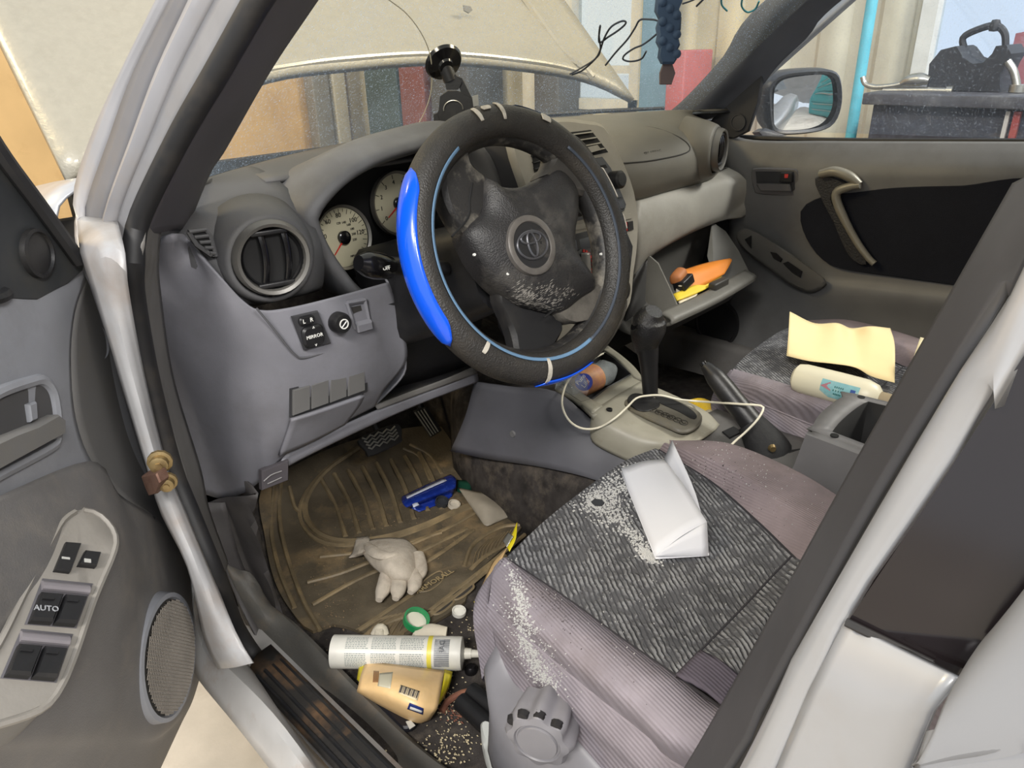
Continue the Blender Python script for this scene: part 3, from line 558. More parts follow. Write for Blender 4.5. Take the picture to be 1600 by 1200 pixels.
text('SRS AIRBAG', .011, frame((a0+a1)/2, a1-a0, (0, .5, 1)), mat('faint_ink', (62, 60, 56), .6), dash)
# binnacle hood
lip = ((572, 470), (552, 452), (515, 402), (494, 360), (490, 335), (518, 297), (554, 267), (595, 245), (644, 229), (690, 218), (728, 220), (760, 247), (779, 290), (790, 345))
cB = [Y(px, py, .245) for px, py in lip]; cc = V(-.36, .245, 1.01)
def scl(p, k, y): return V(cc.x+(p.x-cc.x)*k, y, cc.z+(p.z-cc.z)*k)
def crest(p, k, y):
    q = scl(p, k, y); q.z = max(q.z, min(p.z, 1.06)); return q
ins = [scl(p, .90, .262) for p in cB]
m1 = [crest(p, 1.07, .258) for p in cB]; m2 = [crest(p, 1.13, .31) for p in cB]; m3 = [V(cc.x+(p.x-cc.x)*1.2, .46, 1.100 if p.z > 1.08 else p.z*.6+.4) for p in cB]
b = B(); b.patch([ins, [(a+c)/2-V(0, .006, 0) for a, c in zip(ins, cB)], cB, m1, m2, m3], 46, 5); b.build('binnacle_hood', mat('hood_pad', (92, 92, 94), .5, dirt=(130, 134, 140), dscale=5, damt=.35, bump=.2, bscale=1100), dash, solid=.004)
b = B(); b.patch([ins, [scl(p, .86, .31) for p in cB], [scl(p, .80, .375) for p in cB]], 46, 3); b.build('binnacle_tunnel', BLACK, dash, solid=.002)
# side demister grille in the corner of the dash
dm = [Y(*q, .262+.0) for q in ((292, 366), (318, 362), (326, 372), (335, 404), (328, 402), (305, 386))]
b = B(); b.prism(dm, (0, -.006, .004), .002); g = b.build('side_demister', DARK, dash)
for k in range(5):
    a = dm[0].lerp(dm[4], k/4.5)+V(0, -.008, .004); c = dm[1].lerp(dm[3], k/4.5)+V(0, -.008, .004); b = B(); b.tube([a, c], .0024, 6); b.build('slat', DASH, g)
b = B(); b.tube([p+V(0, -.006, .004) for p in dm+dm[:1]], .003, 6); b.build('grille_frame', DASH, g)
# round vents
def vent(c, n, R, name, upv=(0, 0, 1), slats=2, ringm=None):
    x = Vector(upv).cross(Vector(n)); M = frame(c, x, upv)
    b = B(); b.lathe(M, [(R*.99, -.03), (R*1.06, -.012), (R*1.04, .004), (R*.97, .012), (R*.88, .010), (R*.84, .0), (R*.82, -.02)], 40, cap=False); o = b.build(name, ringm or mat('vent_ring', (104, 102, 98), .38, .25), dash)
    b = B(); b.lathe(M, [(R*.86, .004), (R*.80, -.002), (.0, -.005)], 32, cap=False); b.build('vent_bowl', DARK, o)
    for k in range(slats):
        xx = R*(-.30+.62*k/(max(1, slats-1))); b = B()
        pts = [M @ V(xx+R*.10*math.sin((t_+1)*1.2), R*.70*t_, .007-.006*t_*t_) for t_ in (-1, -.6, -.2, .2, .6, 1)]
        b.tube(pts, R*.10, 8, flat=.55, N=12, up=n); b.build('slat', GLOSSB, o)
    for t_ in (-.72, .72):
        b = B(); b.box(M @ Matrix.Translation((0, R*t_, .002)), R*1.0, R*.14, .010, .002); b.build('slat_bar', BLACK, o)
    b = B(); b.lathe(M, [(R*.83, -.002), (R*.80, .004), (R*.76, .0)], 36, cap=False); b.build('inner_ring', BLACK, o)
    return o
VL = Y(425, 403, .222); nL = V(-.22, -.95, .14).normalized()
b = B(); M = frame(VL-nL*.02, V(0, 0, 1).cross(nL), (0, 0, 1)); b.lathe(M, [(.075, -.05), (.066, -.012), (.058, .010), (.052, .016)], 36, cap=False); b.build('vent_surround', DASH, dash, solid=.004)
vent(VL, nL, .0485, 'round_vent')
VR = Y(1122, 234, .215); nR = V(.10, -.96, .12).normalized()
nR = V(-.45, -.88, .12).normalized(); nR = V(.25, -.95, .12).normalized()
b = B(); M = frame(VR-nR*.02, V(0, 0, 1).cross(nR), (0, 0, 1)); b.lathe(M, [(.072, -.06), (.064, -.012), (.056, .010), (.051, .016)], 36, cap=False); b.build('vent_surround', mat('passenger_dash', (92, 90, 84)), dash, solid=.004)
vent(VR, nR, .046, 'round_vent', slats=3)
# lower panel, driver side: flank, corner and face
def YY(px, py, y): return Y(px, py, y)
fl = [[X(246, 372, -.715), X(270, 366, -.705), Y(288, 368, .30), Y(312, 396, .27), Y(345, 432, .25), Y(378, 468, .24), Y(405, 484, .232), Y(450, 481, .226), Y(530, 462, .222), Y(606, 441, .222)],
      [X(243, 450, -.715), X(275, 445, -.70), Y(312, 440, .28), Y(345, 468, .255), Y(372, 495, .243), Y(400, 510, .236), Y(425, 515, .228), Y(470, 508, .222), Y(540, 488, .218), Y(616, 468, .218)],
      [X(252, 530, -.715), X(290, 540, -.70), Y(342, 545, .275), Y(370, 552, .255), Y(395, 560, .243), Y(420, 562, .234), Y(450, 560, .226), Y(490, 552, .220), Y(550, 535, .217), Y(628, 512, .217)],
      [X(272, 610, -.71), X(312, 620, -.695), Y(360, 625, .275), Y(388, 632, .255), Y(408, 635, .243), Y(430, 634, .235), Y(458, 628, .229), Y(500, 615, .225), Y(556, 590, .223), Y(634, 562, .223)],
      [X(292, 680, -.705), X(330, 692, -.69), Y(372, 695, .285), Y(398, 698, .265), Y(414, 698, .252), Y(432, 690, .244), Y(456, 676, .240), Y(500, 654, .238), Y(548, 632, .236), Y(600, 607, .236)],
      [X(318, 770, -.70), X(348, 778, -.685), Y(380, 770, .31), Y(402, 755, .285), Y(416, 742, .27), Y(430, 724, .262), Y(452, 704, .258), Y(490, 682, .257), Y(530, 662, .256), Y(585, 634, .256)]]
b = B(); b.patch(fl, 54, 7); b.build('lower_panel', GREY, dash, solid=.004, label='light grey driver side lower panel')
# end cap edge below the column
b = B(); b.patch([[Y(606, 441, .222), Y(616, 468, .218), Y(628, 512, .217), Y(634, 562, .223), Y(628, 590, .232), Y(585, 634, .256)], [Y(606, 441, .222)+V(.02, .05, .01), Y(616, 468, .218)+V(.022, .05, .01), Y(628, 512, .217)+V(.022, .055, 0), Y(634, 562, .223)+V(.022, .05, .005), Y(628, 590, .232)+V(.02, .06, 0), Y(585, 634, .256)+V(.02, .06, 0)]], 24, 3); b.build('panel_edge', GREY, dash, solid=.003)
# knee strip running to the console
k0 = [Y(585, 633, .258), Y(640, 612, .262), Y(700, 590, .268), Y(745, 570, .275)]
k1 = [Y(450, 705, .258), Y(510, 676, .256), Y(590, 640, .258), Y(660, 614, .264), Y(745, 582, .275)]
k2 = [Y(416, 746, .268), Y(470, 716, .262), Y(560, 672, .262), Y(650, 632, .266), Y(745, 596, .278)]
k3 = [p+V(.01, .05, -.004) for p in k2]
b = B(); b.patch([k1, k2, k3], 30, 4); b.build('knee_strip', GREY, dash, solid=.004)
b = B(); b.patch([k0, [Y(590, 640, .256), Y(660, 614, .262), Y(700, 600, .268), Y(745, 583, .274)]], 16, 3); b.build('knee_ledge', GREYTRIM, dash, solid=.004)
b = B(); b.patch([k0, [p+V(.02, .13, -.01) for p in k0]], 16, 3); b.build('under_tray', BLACK, dash, solid=.003)
# hood release lever
b = B(); b.prism([Y(*q, .262) for q in ((404, 733), (446, 716), (446, 748), (405, 764))], (0, -.012, .002), .003); o = b.build('hood_release', mat('release_grey', (84, 80, 84), .5), dash)
b = B(); b.tube([Y(*q, .248) for q in ((412, 752), (424, 742), (440, 736))], .001, 5, N=8); b.tube([Y(*q, .248) for q in ((418, 756), (440, 746))], .001, 5); b.build('hood_symbol', mat('faint_grey', (140, 138, 138)), o)
# switch plate zone
pf = lambda px, py, l=0: Y(px, py, .2175-l)
sx = (pf(624, 513)-pf(471, 558)).normalized(); sy = V(-.02, .05, 1)
b = B(); b.tube([pf(*q, -.001) for q in ((401, 482), (426, 512), (448, 540), (460, 553), (476, 559), (540, 541), (624, 514))], .0016, 6, N=40); b.build('panel_seam', mat('seam_mid', (88, 88, 92), .7), dash)
b = B(); b.prism([pf(*q) for q in ((454, 494), (494, 485), (515, 536), (474, 547))], (0, -.006, .001), .002); sw = b.build('mirror_switch_plate', mat('switch_plate', (58, 58, 61), .5), dash)
M = frame(pf(478, 500, .007), sx, sy); b = B(); b.prism(rrect(M, .024, .0125, .005), (0, -.005, 0), .002); s1 = b.build('side_selector', BLACK, sw); text('L   R', .0085, M @ Matrix.Translation((0, 0, .0056)), WHITEINK, sw)
M = frame(pf(488, 524, .007), sx, sy); b = B(); b.prism(rrect(M, .034, .030, .008), (0, -.006, 0), .003); s2 = b.build('mirror_toggle', BLACK, sw); text('MIRROR', .0072, M @ Matrix.Translation((0, 0, .0066)), WHITEINK, sw)
for dx, dy, a in ((0, .0115, 0), (0, -.0115, 180)):
    text('^', .008, M @ Matrix.Translation((dx, dy, .0066)) @ Matrix.Rotation(math.radians(a), 4, 'Z'), WHITEINK, sw, name='arrow')
M = frame(pf(527, 503, .002), sx, sy); b = B(); b.lathe(M, [(.0155, 0), (.0155, .012), (.013, .017), (.0, .0175)], 28, cap=False); dk = b.build('dimmer_knob', BLACK, dash)
b = B(); b.lathe(M, [(.0075, .0172), (.0075, .0182), (.006, .0182), (.006, .0172)], 20, cap=False); b.tube([M @ V(-.004, -.004, .018), M @ V(.004, .003, .018)], .0009, 5); b.build('knob_symbol', WHITEINK, dk)
ch = [pf(541, 473), pf(569, 468), pf(577, 508), pf(553, 513)]
b = B(); b.prism(ch, (0, .028, 0)); pk = b.build('coin_slot', mat('slot_shade', (92, 90, 88), .6), dash)
for i in range(4):
    a, c = ch[i], ch[(i+1) % 4]; b = B(); b.tube([a-V(0, .002, 0), c-V(0, .002, 0)], .0036, 6); b.build('slot_rim', GREY, pk)
b = B(); b.prism([pf(*q, .001) for q in ((548, 480), (563, 477), (569, 500), (556, 503))], (0, -.001, 0)); b.build('slot_pocket', mat('slot_dark', (54, 52, 50), .7), pk)
b = B(); b.prism([pf(*q, .002) for q in ((553, 503), (577, 497), (579, 508), (555, 515))], (0, -.008, -.004), .002); b.build('slot_lip', GREY, pk)
# four blank switch covers and the fuse flap under them
T = [(455, 609), (484, 601), (513, 591.5), (541, 582), (569, 572.5)]; Bt = [(455, 649), (484, 639), (513, 629), (541, 619), (570, 609)]
qf = lambda px, py, l=0: Y(px, py, .2265-l)
b = B(); b.prism([qf(*q) for q in ((452, 607), (572, 569), (573, 611), (452, 652))], (0, -.0025, 0)); fr_ = b.build('blank_switch_frame', mat('switch_gap', (50, 50, 52), .6), dash)
for i in range(4):
    b = B(); b.prism([qf(T[i][0]+1.5, T[i][1], .0025), qf(T[i+1][0]-1.5, T[i+1][1]+.5, .0025), qf(Bt[i+1][0]-1.5, Bt[i+1][1], .0025), qf(Bt[i][0]+1.5, Bt[i][1]-.5, .0025)], (0, -.004, 0), .001); b.build('blank_cover', mat('blank_grey', (98, 97, 96), .55), fr_)
b = B(); b.patch([[qf(455, 655, .008), qf(500, 641, .012), qf(569, 617, .008)], [qf(450, 672, -.002), qf(500, 656, 0), qf(560, 634, -.002)], [qf(436, 712, -.02), qf(490, 688, -.02), qf(538, 662, -.02)]], 14, 5); b.build('fuse_flap', GREY, dash, solid=.005)
# steering column shroud and stalk
t = thing('steering_column', 'black steering column shroud with a light stalk behind the wheel', 'steering column', (-.35, .18, .90))
ax_ = V(.0, -.93, .36)
rows = []
for k, (w_, h_) in ((0, (.058, .062)), (.06, (.062, .068)), (.14, (.070, .078)), (.26, (.075, .085))):
    c = V(-.345, .05, 1.005)-ax_*k; M = frame(c, (1, 0, 0), ax_.cross(V(1, 0, 0))); rows.append(cr(rrect(M, w_*2, h_*2, .03, 4), 32, True))
b = B(); b.grid(rows, cu=True); b.f.append(tuple(range(32))[::-1]); b.build('column_shroud', BLACK, t)
b = B(); b.patch([[V(-.45, .22, .93), V(-.35, .21, .925), V(-.22, .22, .93)], [V(-.45, .25, .85), V(-.35, .24, .845), V(-.2, .25, .85)], [V(-.43, .29, .75), V(-.35, .29, .745), V(-.2, .29, .72)]], 12, 4); b.build('column_skirt', BLACK, t, solid=.004)
sp_ = [V(-.405, .10, 1.0), Y(618, 416, .12), Y(600, 415, .115), Y(575, 412, .11)]
b = B(); b.tube(sp_, [.011, .012, .013, .015], 12, N=12); b.build('stalk', BLACK, t)
b = B(); b.tube([Y(608, 418, .115), Y(600, 417, .114), Y(580, 414, .11), Y(568, 412, .109), Y(560, 411, .108)], [.015, .0175, .018, .0165, .010], 16, N=14); sk = b.build('stalk_knob', GLOSSB, t)
text('OFF', .0075, frame(Y(604, 419, .094), (.85, .1, -.1), (0, .2, 1)), WHITEINK, sk)
# ------------------------------------------------------------------ instrument cluster
t = thing('instrument_cluster', 'instrument cluster with cream dials behind the steering wheel', 'gauge cluster', (-.33, .37, .93))
b = B(); b.prism([scl(p, .82, .378) for p in cB], (0, .01, 0)); b.build('cluster_back', DARK, t)
CREAM = mat('dial_cream', (206, 200, 172), .5, mottle=.02); DKINK = mat('dial_ink', (36, 34, 32), .6, mottle=0)
def dial(c, R, label):
    M = frame(c, (1, 0, 0), (0, .12, 1)); b = B(); b.lathe(M, [(R, -.004), (R, 0), (.0, .0005)], 48, cap=False); d_ = b.build('dial_face', CREAM, t, label=label)
    b = B(); b.lathe(M, [(R*1.10, -.004), (R*1.09, .006), (R*1.0, .003)], 48, cap=False); b.build('dial_ring', mat('ring_grey', (150, 146, 138), .35, .6), d_)
    return M, d_
M, d1 = dial(Y(536, 371, .362), .048, 'speedometer dial')
for s_, a, r in (('60', 128, .037), ('80', 93, .036), ('100', 45, .034), ('120', 4, .034), ('40', 168, .036), ('20', 205, .036)):
    text(s_, .0105, M @ Matrix.Translation((r*math.cos(math.radians(a)), r*math.sin(math.radians(a)), .001)), DKINK, d1)
for s_, a, r in (('120', 100, .024), ('140', 75, .024), ('160', 52, .023), ('180', 28, .022), ('200', 5, .021), ('220', -20, .022)):
    text(s_, .0055, M @ Matrix.Translation((r*math.cos(math.radians(a)), r*math.sin(math.radians(a)), .001)), DKINK, d1)
text('MPH', .005, M @ Matrix.Translation((.012, -.033, .001)), DKINK, d1)
for k in range(25):
    a = math.radians(215-k*250/24); L_ = .005 if k % 2 else .008
    b = B(); b.box(M @ Matrix.Rotation(a, 4, 'Z') @ Matrix.Translation((.046-L_/2, 0, .001)), L_, .0008, .0004); b.build('tick', DKINK, d1)
def needle(M, d_, a):
    b = B(); b.lathe(M, [(.011, .001), (.011, .007), (.008, .009), (0, .009)], 20, cap=False); b.build('needle_hub', GLOSSB, d_)
    b = B(); b.prism([M @ Matrix.Rotation(a, 4, 'Z') @ V(*q) for q in ((.006, -.0014, .005), (.034, -.0006, .004), (.034, .0006, .004), (.006, .0014, .005))], (0, -.001, 0)); b.build('needle', mat('needle_red', (220, 50, 40), .5), d_)
needle(M, d1, math.radians(225))
M, d2 = dial(Y(622, 318, .365), .050, 'rev counter dial behind the wheel rim')
for k in range(9):
    a = math.radians(215-k*30); text(str(k), .010, M @ Matrix.Translation((.036*math.cos(a), .036*math.sin(a), .001)), DKINK, d2)
    b = B(); b.box(M @ Matrix.Rotation(a, 4, 'Z') @ Matrix.Translation((.045, 0, .001)), .007, .001, .0004); b.build('tick', DKINK, d2)
needle(M, d2, math.radians(215))
M, d3 = dial(Y(720, 272, .37), .042, 'fuel dial hidden behind the wheel')
needle(M, d3, math.radians(150))
# ------------------------------------------------------------------ centre stack
sn = V(0, -math.cos(math.radians(13)), math.sin(math.radians(13)))
def ST(px, py, off=0): return PL(px, py, V(0, .200, 1.03)+sn*off, sn)
t = thing('centre_stack', 'centre stack with vents, radio and climate controls', 'centre console', (0, .2, .75))
BEZ = mat('bezel_grey', (150, 146, 136), .42, .15, dirt=(120, 112, 96), dscale=8, damt=.3)
out = [ST(*q) for q in ((790, 208), (860, 186), (912, 190), (936, 196), (953, 222), (972, 262), (985, 300), (991, 340), (990, 385), (984, 430), (972, 490), (905, 545), (842, 520), (838, 420), (818, 320))]
b = B(); b.prism(cr(out, 60, True), -sn*.10, 0); b.build('stack_core', mat('stack_dark', (52, 52, 55), .5), t)
b = B(); b.prism(cr(out, 60, True), sn*.014, .008); b.build('bezel', BEZ, t, label='light grey bezel')
side = [ST(*q, .0) for q in ((936, 196), (953, 222), (972, 262), (985, 300), (991, 340), (990, 385), (984, 430), (972, 490))]
b = B(); b.patch([side, [p+V(.012, .05, -.005) for p in side], [p+V(.03, .10, -.01) for p in side]], 20, 4); b.build('stack_flank', BEZ, t, solid=.004)
# upper louvred vents
def quad(q, off, d, m, name, par, ins=.0015):
    b = B(); b.prism([ST(*c, off) for c in q], sn*d, ins); return b.build(name, m, par)
v = quad(((888, 207), (922, 203), (949, 238), (912, 246)), .013, .003, DARK, 'vent_opening', t)
for k in range(4):
    f_ = (k+.3)/4; a = ST(889+24*f_, 208+38*f_, .018); c = ST(922+26*f_, 204+34*f_, .018)
    b = B(); b.tube([a, c], .0035, 8, flat=.4); b.build('slat', BEZ, v)
quad(((912, 231), (930, 227), (936, 235), (918, 240)), .018, .007, BEZ, 'vent_tab', v)
v = quad(((828, 230), (838, 226), (846, 266), (834, 270)), .013, .003, DARK, 'vent_opening', t)
for k in range(4):
    b = B(); b.tube([ST(829+k*2, 234+k*10, .017), ST(840+k*2, 231+k*10, .017)], .003, 8, flat=.4); b.build('slat', BLACK, v)
# radio
RAD = mat('radio_dark', (62, 64, 70), .35)
r_ = quad(((850, 262), (940, 245), (953, 262), (977, 320), (974, 330), (868, 352), (858, 330)), .0135, .003, RAD, 'radio', t)
quad(((924, 262), (946, 257), (949, 262), (928, 267)), .0165, .001, DARK, 'disc_slot', r_)
M = frame(ST(957, 282, .016), (1, 0, 0), (0, .2, 1)); b = B(); b.lathe(M, [(.017, 0), (.0165, .020), (.012, .024), (0, .0245)], 28, cap=False); b.build('radio_knob', BLACK, r_)
M = frame(ST(893, 325, .016), (1, 0, 0), (0, .2, 1)); b = B(); b.lathe(M, [(.017, 0), (.0165, .020), (.012, .024), (0, .0245)], 28, cap=False); b.build('radio_knob', BLACK, r_)
for q in (((946, 299), (966, 294), (971, 308), (951, 313)), ((953, 317), (973, 312), (976, 325), (957, 330)), ((900, 296), (912, 293), (915, 303), (903, 306)), ((902, 312), (916, 309), (919, 318), (905, 322)), ((921, 306), (940, 302), (944, 314), (925, 318))):
    quad(q, .0165, .003, mat('radio_button', (74, 77, 84), .4), 'radio_button', r_)
# silver divider, hazard switch and climate panel
quad(((876, 356), (985, 333), (987, 341), (878, 364)), .014, .003, BEZ, 'divider', t)
quad(((966, 350), (977, 347), (978, 361), (968, 364)), .014, .005, mat('hazard_red', (196, 42, 44), .4), 'hazard_switch', t)
quad(((979, 347), (987, 345), (988, 359), (980, 361)), .014, .004, BLACK, 'blank_switch', t)
c_ = quad(((872, 372), (962, 350), (980, 366), (988, 385), (983, 432), (970, 470), (905, 500), (880, 470)), .0138, .002, mat('climate_black', (40, 40, 43), .45), 'climate_panel', t)
text('A/C', .011, frame(ST(890, 386, .0165), (1, 0, -.05), (0, .2, 1)), mat('faint_white', (150, 152, 156)), c_)
for q in (((882, 379), (900, 375), (903, 392), (885, 396)), ((905, 374), (921, 370), (924, 387), (908, 391)), ((972, 398), (984, 394), (985, 402), (974, 406))):
    quad(q, .0155, .0006, mat('radio_button', (74, 77, 84), .4), 'climate_button', c_)
M = frame(ST(908, 415, .0155), (1, 0, 0), (0, .2, 1))
b = B(); b.lathe(M, [(.030, 0), (.029, .004), (.024, .005), (0, .005)], 36, cap=False); kb = b.build('climate_dial', BLACK, c_)
b = B(); b.box(M @ Matrix.Rotation(-.12, 4, 'Z') @ Matrix.Translation((0, 0, .012)), .013, .046, .016, .004); b.build('climate_grip', mat('knob_silver', (150, 148, 144), .4, .3), c_)
for k in range(9):
    a = math.radians(75-k*17); b = B(); b.box(M @ Matrix.Rotation(a, 4, 'Z') @ Matrix.Translation((.0265, 0, .0055)), .005, .005, .001); b.build('heat_mark', mat('heat_red', (200, 50, 44), .5), c_)
b = B(); b.lathe(frame(ST(962, 452, .0155), (1, 0, 0), (0, .2, 1)), [(.024, 0), (.023, .018), (.012, .022), (0, .022)], 30, cap=False); b.build('climate_dial', BLACK, c_)
# ------------------------------------------------------------------ passenger lower panel and glove box
pb0 = [Y(990, 316, .255), Y(1030, 306, .25), Y(1090, 294, .246), Y(1140, 281, .25), X(1158, 272, .685), V(.70, .33, .95)]
pb1 = [Y(990, 350, .235), Y(1032, 342, .228), Y(1092, 326, .225), Y(1144, 306, .235), X(1168, 290, .69), V(.705, .33, .93)]
pb2 = [Y(989, 392, .235), Y(1030, 382, .225), Y(1088, 352, .222), Y(1146, 326, .235), X(1169, 315, .69), V(.705, .33, .90)]
pb3 = [Y(986, 440, .245), Y(1012, 404, .24), Y(1062, 372, .235), Y(1122, 346, .24), X(1164, 338, .69), V(.70, .33, .87)]
b = B(); b.patch([[p+V(0, .035, .014) for p in pb0], pb0, pb1, pb2, pb3], 26, 5); b.build('lower_panel', mat('warm_grey', (146, 143, 135), .5, dirt=(100, 96, 88), dscale=6, damt=.4, bump=.15, bscale=900), dash, solid=.004, label='light grey passenger side lower panel')
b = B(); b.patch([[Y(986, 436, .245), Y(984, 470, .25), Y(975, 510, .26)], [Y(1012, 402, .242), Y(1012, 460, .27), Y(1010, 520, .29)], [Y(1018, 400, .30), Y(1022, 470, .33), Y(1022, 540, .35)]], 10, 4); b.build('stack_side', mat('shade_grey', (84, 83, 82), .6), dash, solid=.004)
b = B(); b.box(Matrix.Translation((.42, .40, .80)), .58, .02, .50); b.build('inner_core', mat('bin_inside', (74, 72, 68), .6), dash)
GB = mat('glove_grey', (106, 104, 98), .5, dirt=(84, 80, 70), dscale=8, damt=.4, bump=.1)
t = thing('glove_box', 'open grey glove box stuffed with papers', 'glove box', (.37, .15, .72))
lipL, lipR = Y(1050, 503, .10), Y(1181, 434, .10)
# side walls
wl_ = [Y(1012, 398, .235), Y(1028, 412, .215), Y(1046, 450, .165), Y(1060, 482, .125), Y(1056, 494, .118), Y(1030, 494, .16), Y(1008, 470, .22)]
b = B(); b.prism(wl_, (.006, .002, 0)); b.build('bin_side', GB, t)
wr_ = [Y(1112, 348, .25), Y(1132, 362, .225), Y(1152, 392, .18), Y(1168, 424, .135), Y(1150, 436, .135), Y(1116, 440, .17), Y(1105, 400, .23)]
b = B(); b.prism(wr_, (.006, .0, 0)); b.build('bin_side', GB, t)
# back, floor and front panel
bl_, br_ = Y(1014, 402, .25), Y(1112, 352, .26)
bl2, br2 = V(lipL.x+.02, .24, .70), V(lipR.x-.03, .24, .71)
b = B(); b.patch([[bl_+V(0, .03, .0), br_+V(.09, .03, 0)], [V(.22, .285, .80), V(.64, .285, .81)], [bl2+V(0, .02, 0), br2+V(.05, .02, 0)], [V(lipL.x+.02, .16, .695), V(lipR.x-.03, .16, .70)], [V(lipL.x+.02, .125, .735), V(lipR.x-.03, .125, .742)]], 14, 4); b.build('bin_shell', mat('bin_inside', (74, 72, 68), .6), t, solid=.003)
fo = [lipL+V(0, .012, .006), lipR+V(0, .012, .006)]
b = B(); b.patch([[lipL+V(.0, .03, .012), (lipL+lipR)/2+V(0, .026, .010), lipR+V(0, .03, .012)], [lipL+V(0, .006, .006), (lipL+lipR)/2+V(0, .0, .004), lipR+V(0, .006, .006)], [lipL+V(-.003, .001, -.002), (lipL+lipR)/2+V(0, -.005, -.004), lipR+V(0, .001, -.002)], [lipL+V(0, .012, -.010), (lipL+lipR)/2+V(0, .008, -.012), lipR+V(0, .012, -.010)], [lipL+V(.01, .10, -.045), (lipL+lipR)/2+V(0, .10, -.05), lipR+V(-.01, .10, -.045)]], 22, 4); b.build('door_panel', GB, t, solid=.006)
b = B(); b.box(frame(lipL.lerp(lipR, .62)+V(0, .022, .017), lipR-lipL, (0, 0, 1)), .06, .018, .02, .004); b.build('latch', mat('latch_dark', (60, 58, 54), .5), t)
# contents
b = B(); b.patch([[Y(1050, 428, .19), Y(1100, 412, .185), Y(1140, 404, .165)], [Y(1052, 436, .185), Y(1096, 424, .16), Y(1143, 408, .158)], [Y(1070, 462, .15), Y(1104, 444, .14), Y(1132, 428, .14)]], 12, 4); b.build('orange_envelope', mat('orange_paper', (232, 138, 44), .6), label='bright orange envelope standing in the glove box', cat='envelope', solid=.002)
b = B(); b.patch([[Y(1052, 460, .16), Y(1090, 444, .15), Y(1128, 432, .145)], [Y(1058, 470, .14), Y(1094, 456, .132), Y(1112, 446, .135)]], 10, 4); b.build('yellow_folder', mat('yellow_paper', (232, 202, 60), .6), label='yellow folder edge leaning in the glove box', cat='folder', solid=.003)
b = B(); b.patch([[Y(1056, 448, .175), Y(1076, 446, .165), Y(1096, 440, .16)], [Y(1058, 466, .15), Y(1078, 460, .145), Y(1094, 452, .145)], [Y(1062, 476, .135), Y(1078, 468, .13), Y(1088, 462, .13)]], 10, 4); b.build('loose_papers', mat('cream_paper', (222, 212, 188), .7, dirt=(150, 130, 100), dscale=40, damt=.4), label='crumpled white papers at the front of the glove box', cat='paper', solid=.002)
b = B(); b.box(frame(Y(1060, 432, .178), (.3, .05, .08), (0, 0, 1)), .05, .03, .03, .012); b.build('brown_pouch', mat('brown_leather', (176, 110, 62), .6), label='small brown leather pouch in the glove box', cat='pouch', sub=1)
b = B(); b.box(frame(Y(1068, 441, .165), (.3, .02, .08), (0, .2, 1)), .045, .022, .03, .003); b.build('black_charger', BLACK, label='small black charger among the glove box papers', cat='charger')
for k in range(3):
    b = B(); a = Y(1062+k*6, 447-k*5, .158+.006*k); c = Y(1090+k*8, 437-k*6, .158+.006*k); b.tube([a, c], .004, 6, flat=.35); b.box(Matrix.Translation(c), .006, .003, .008); b.build('folded_receipt', mat('cream_paper', (222, 212, 188)), label=['folded receipt nearest the front of the glove box', 'middle one of the folded receipts in the glove box', 'folded receipt tucked against the orange envelope'][k], cat='receipt', group='receipts in the glove box')
# ------------------------------------------------------------------ steering wheel
WC = V(-.3425, .006, 1.035); wn = V(-.0854, -.9208, .3806).normalized()
wx = V(math.cos(math.radians(-5.3)), math.sin(math.radians(-5.3)), 0); wy = wn.cross(wx)
WM = Matrix.Translation(WC) @ Matrix((wx, wy, wn)).transposed().to_4x4()
def W(px, py, h=0): return PL(px, py, WC+wn*h, wn)
def wang(px, py):
    p = W(px, py)-WC; return math.atan2(p.dot(wy), p.dot(wx))
t = thing('steering_wheel', 'worn black steering wheel with a torn cover and blue inserts', 'steering wheel', WC-V(0, 0, .2))
WR, wr = .1685, .0225
def tor(a0, a1, b0, b1, r, na=24, nb=10):
    return [[WM @ V((WR+r*math.cos(b_))*math.cos(a), (WR+r*math.cos(b_))*math.sin(a), r*math.sin(b_)) for b_ in [math.radians(b0+(b1-b0)*j/nb) for j in range(nb+1)]] for a in [a0+(a1-a0)*i/na for i in range(na+1)]]
COVER = mat('wheel_cover', (44, 42, 40), .42, dirt=(84, 76, 64), dscale=9, damt=.35, bump=.6, bscale=420)
b = B(); b.grid(tor(0, 2*math.pi, -180, 180, wr, 120, 20)); b.build('rim_cover', COVER, t, label='black textured wheel cover')
BLUE = mat('blue_insert', (10, 84, 222), .22, coat=.5, mottle=.05)
def insert(a0, a1, b0, b1, m, name, lift=.0016, k=.12):
    """patch on the rim with pointed ends"""
    rows = []
    for i in range(31):
        s_ = i/30; e = min(1, min(s_, 1-s_)/k)**.55; mid = (b0+b1)/2
        rows.append(tor(a0+(a1-a0)*s_, a0+(a1-a0)*s_+.0001, mid+(b0-mid)*e, mid+(b1-mid)*e, wr+lift, 1, 8)[0])
    b = B(); b.grid(rows); return b.build(name, m, t, solid=.0014, off=0)
insert(wang(636, 262), wang(708, 532)+2*math.pi, -35, 62, BLUE, 'blue_insert')
insert(wang(836, 606)+2*math.pi, wang(930, 575)+2*math.pi, -35, 40, BLUE, 'blue_insert')
PATCHM = mat('torn_patch', (188, 182, 170), .6, dirt=(120, 110, 96), dscale=50, damt=.5)
insert(wang(948, 318), wang(928, 268), -20, 42, PATCHM, 'bare_patch', k=.05)
insert(wang(965, 362), wang(958, 338), -20, 36, PATCHM, 'bare_patch', k=.05)
insert(wang(982, 395), wang(968, 300), -62, -34, mat('white_edge', (214, 222, 232), .35), 'bare_edge', k=.1)
insert(wang(846, 190), wang(832, 182), 50, 78, PATCHM, 'bare_patch', k=.05)
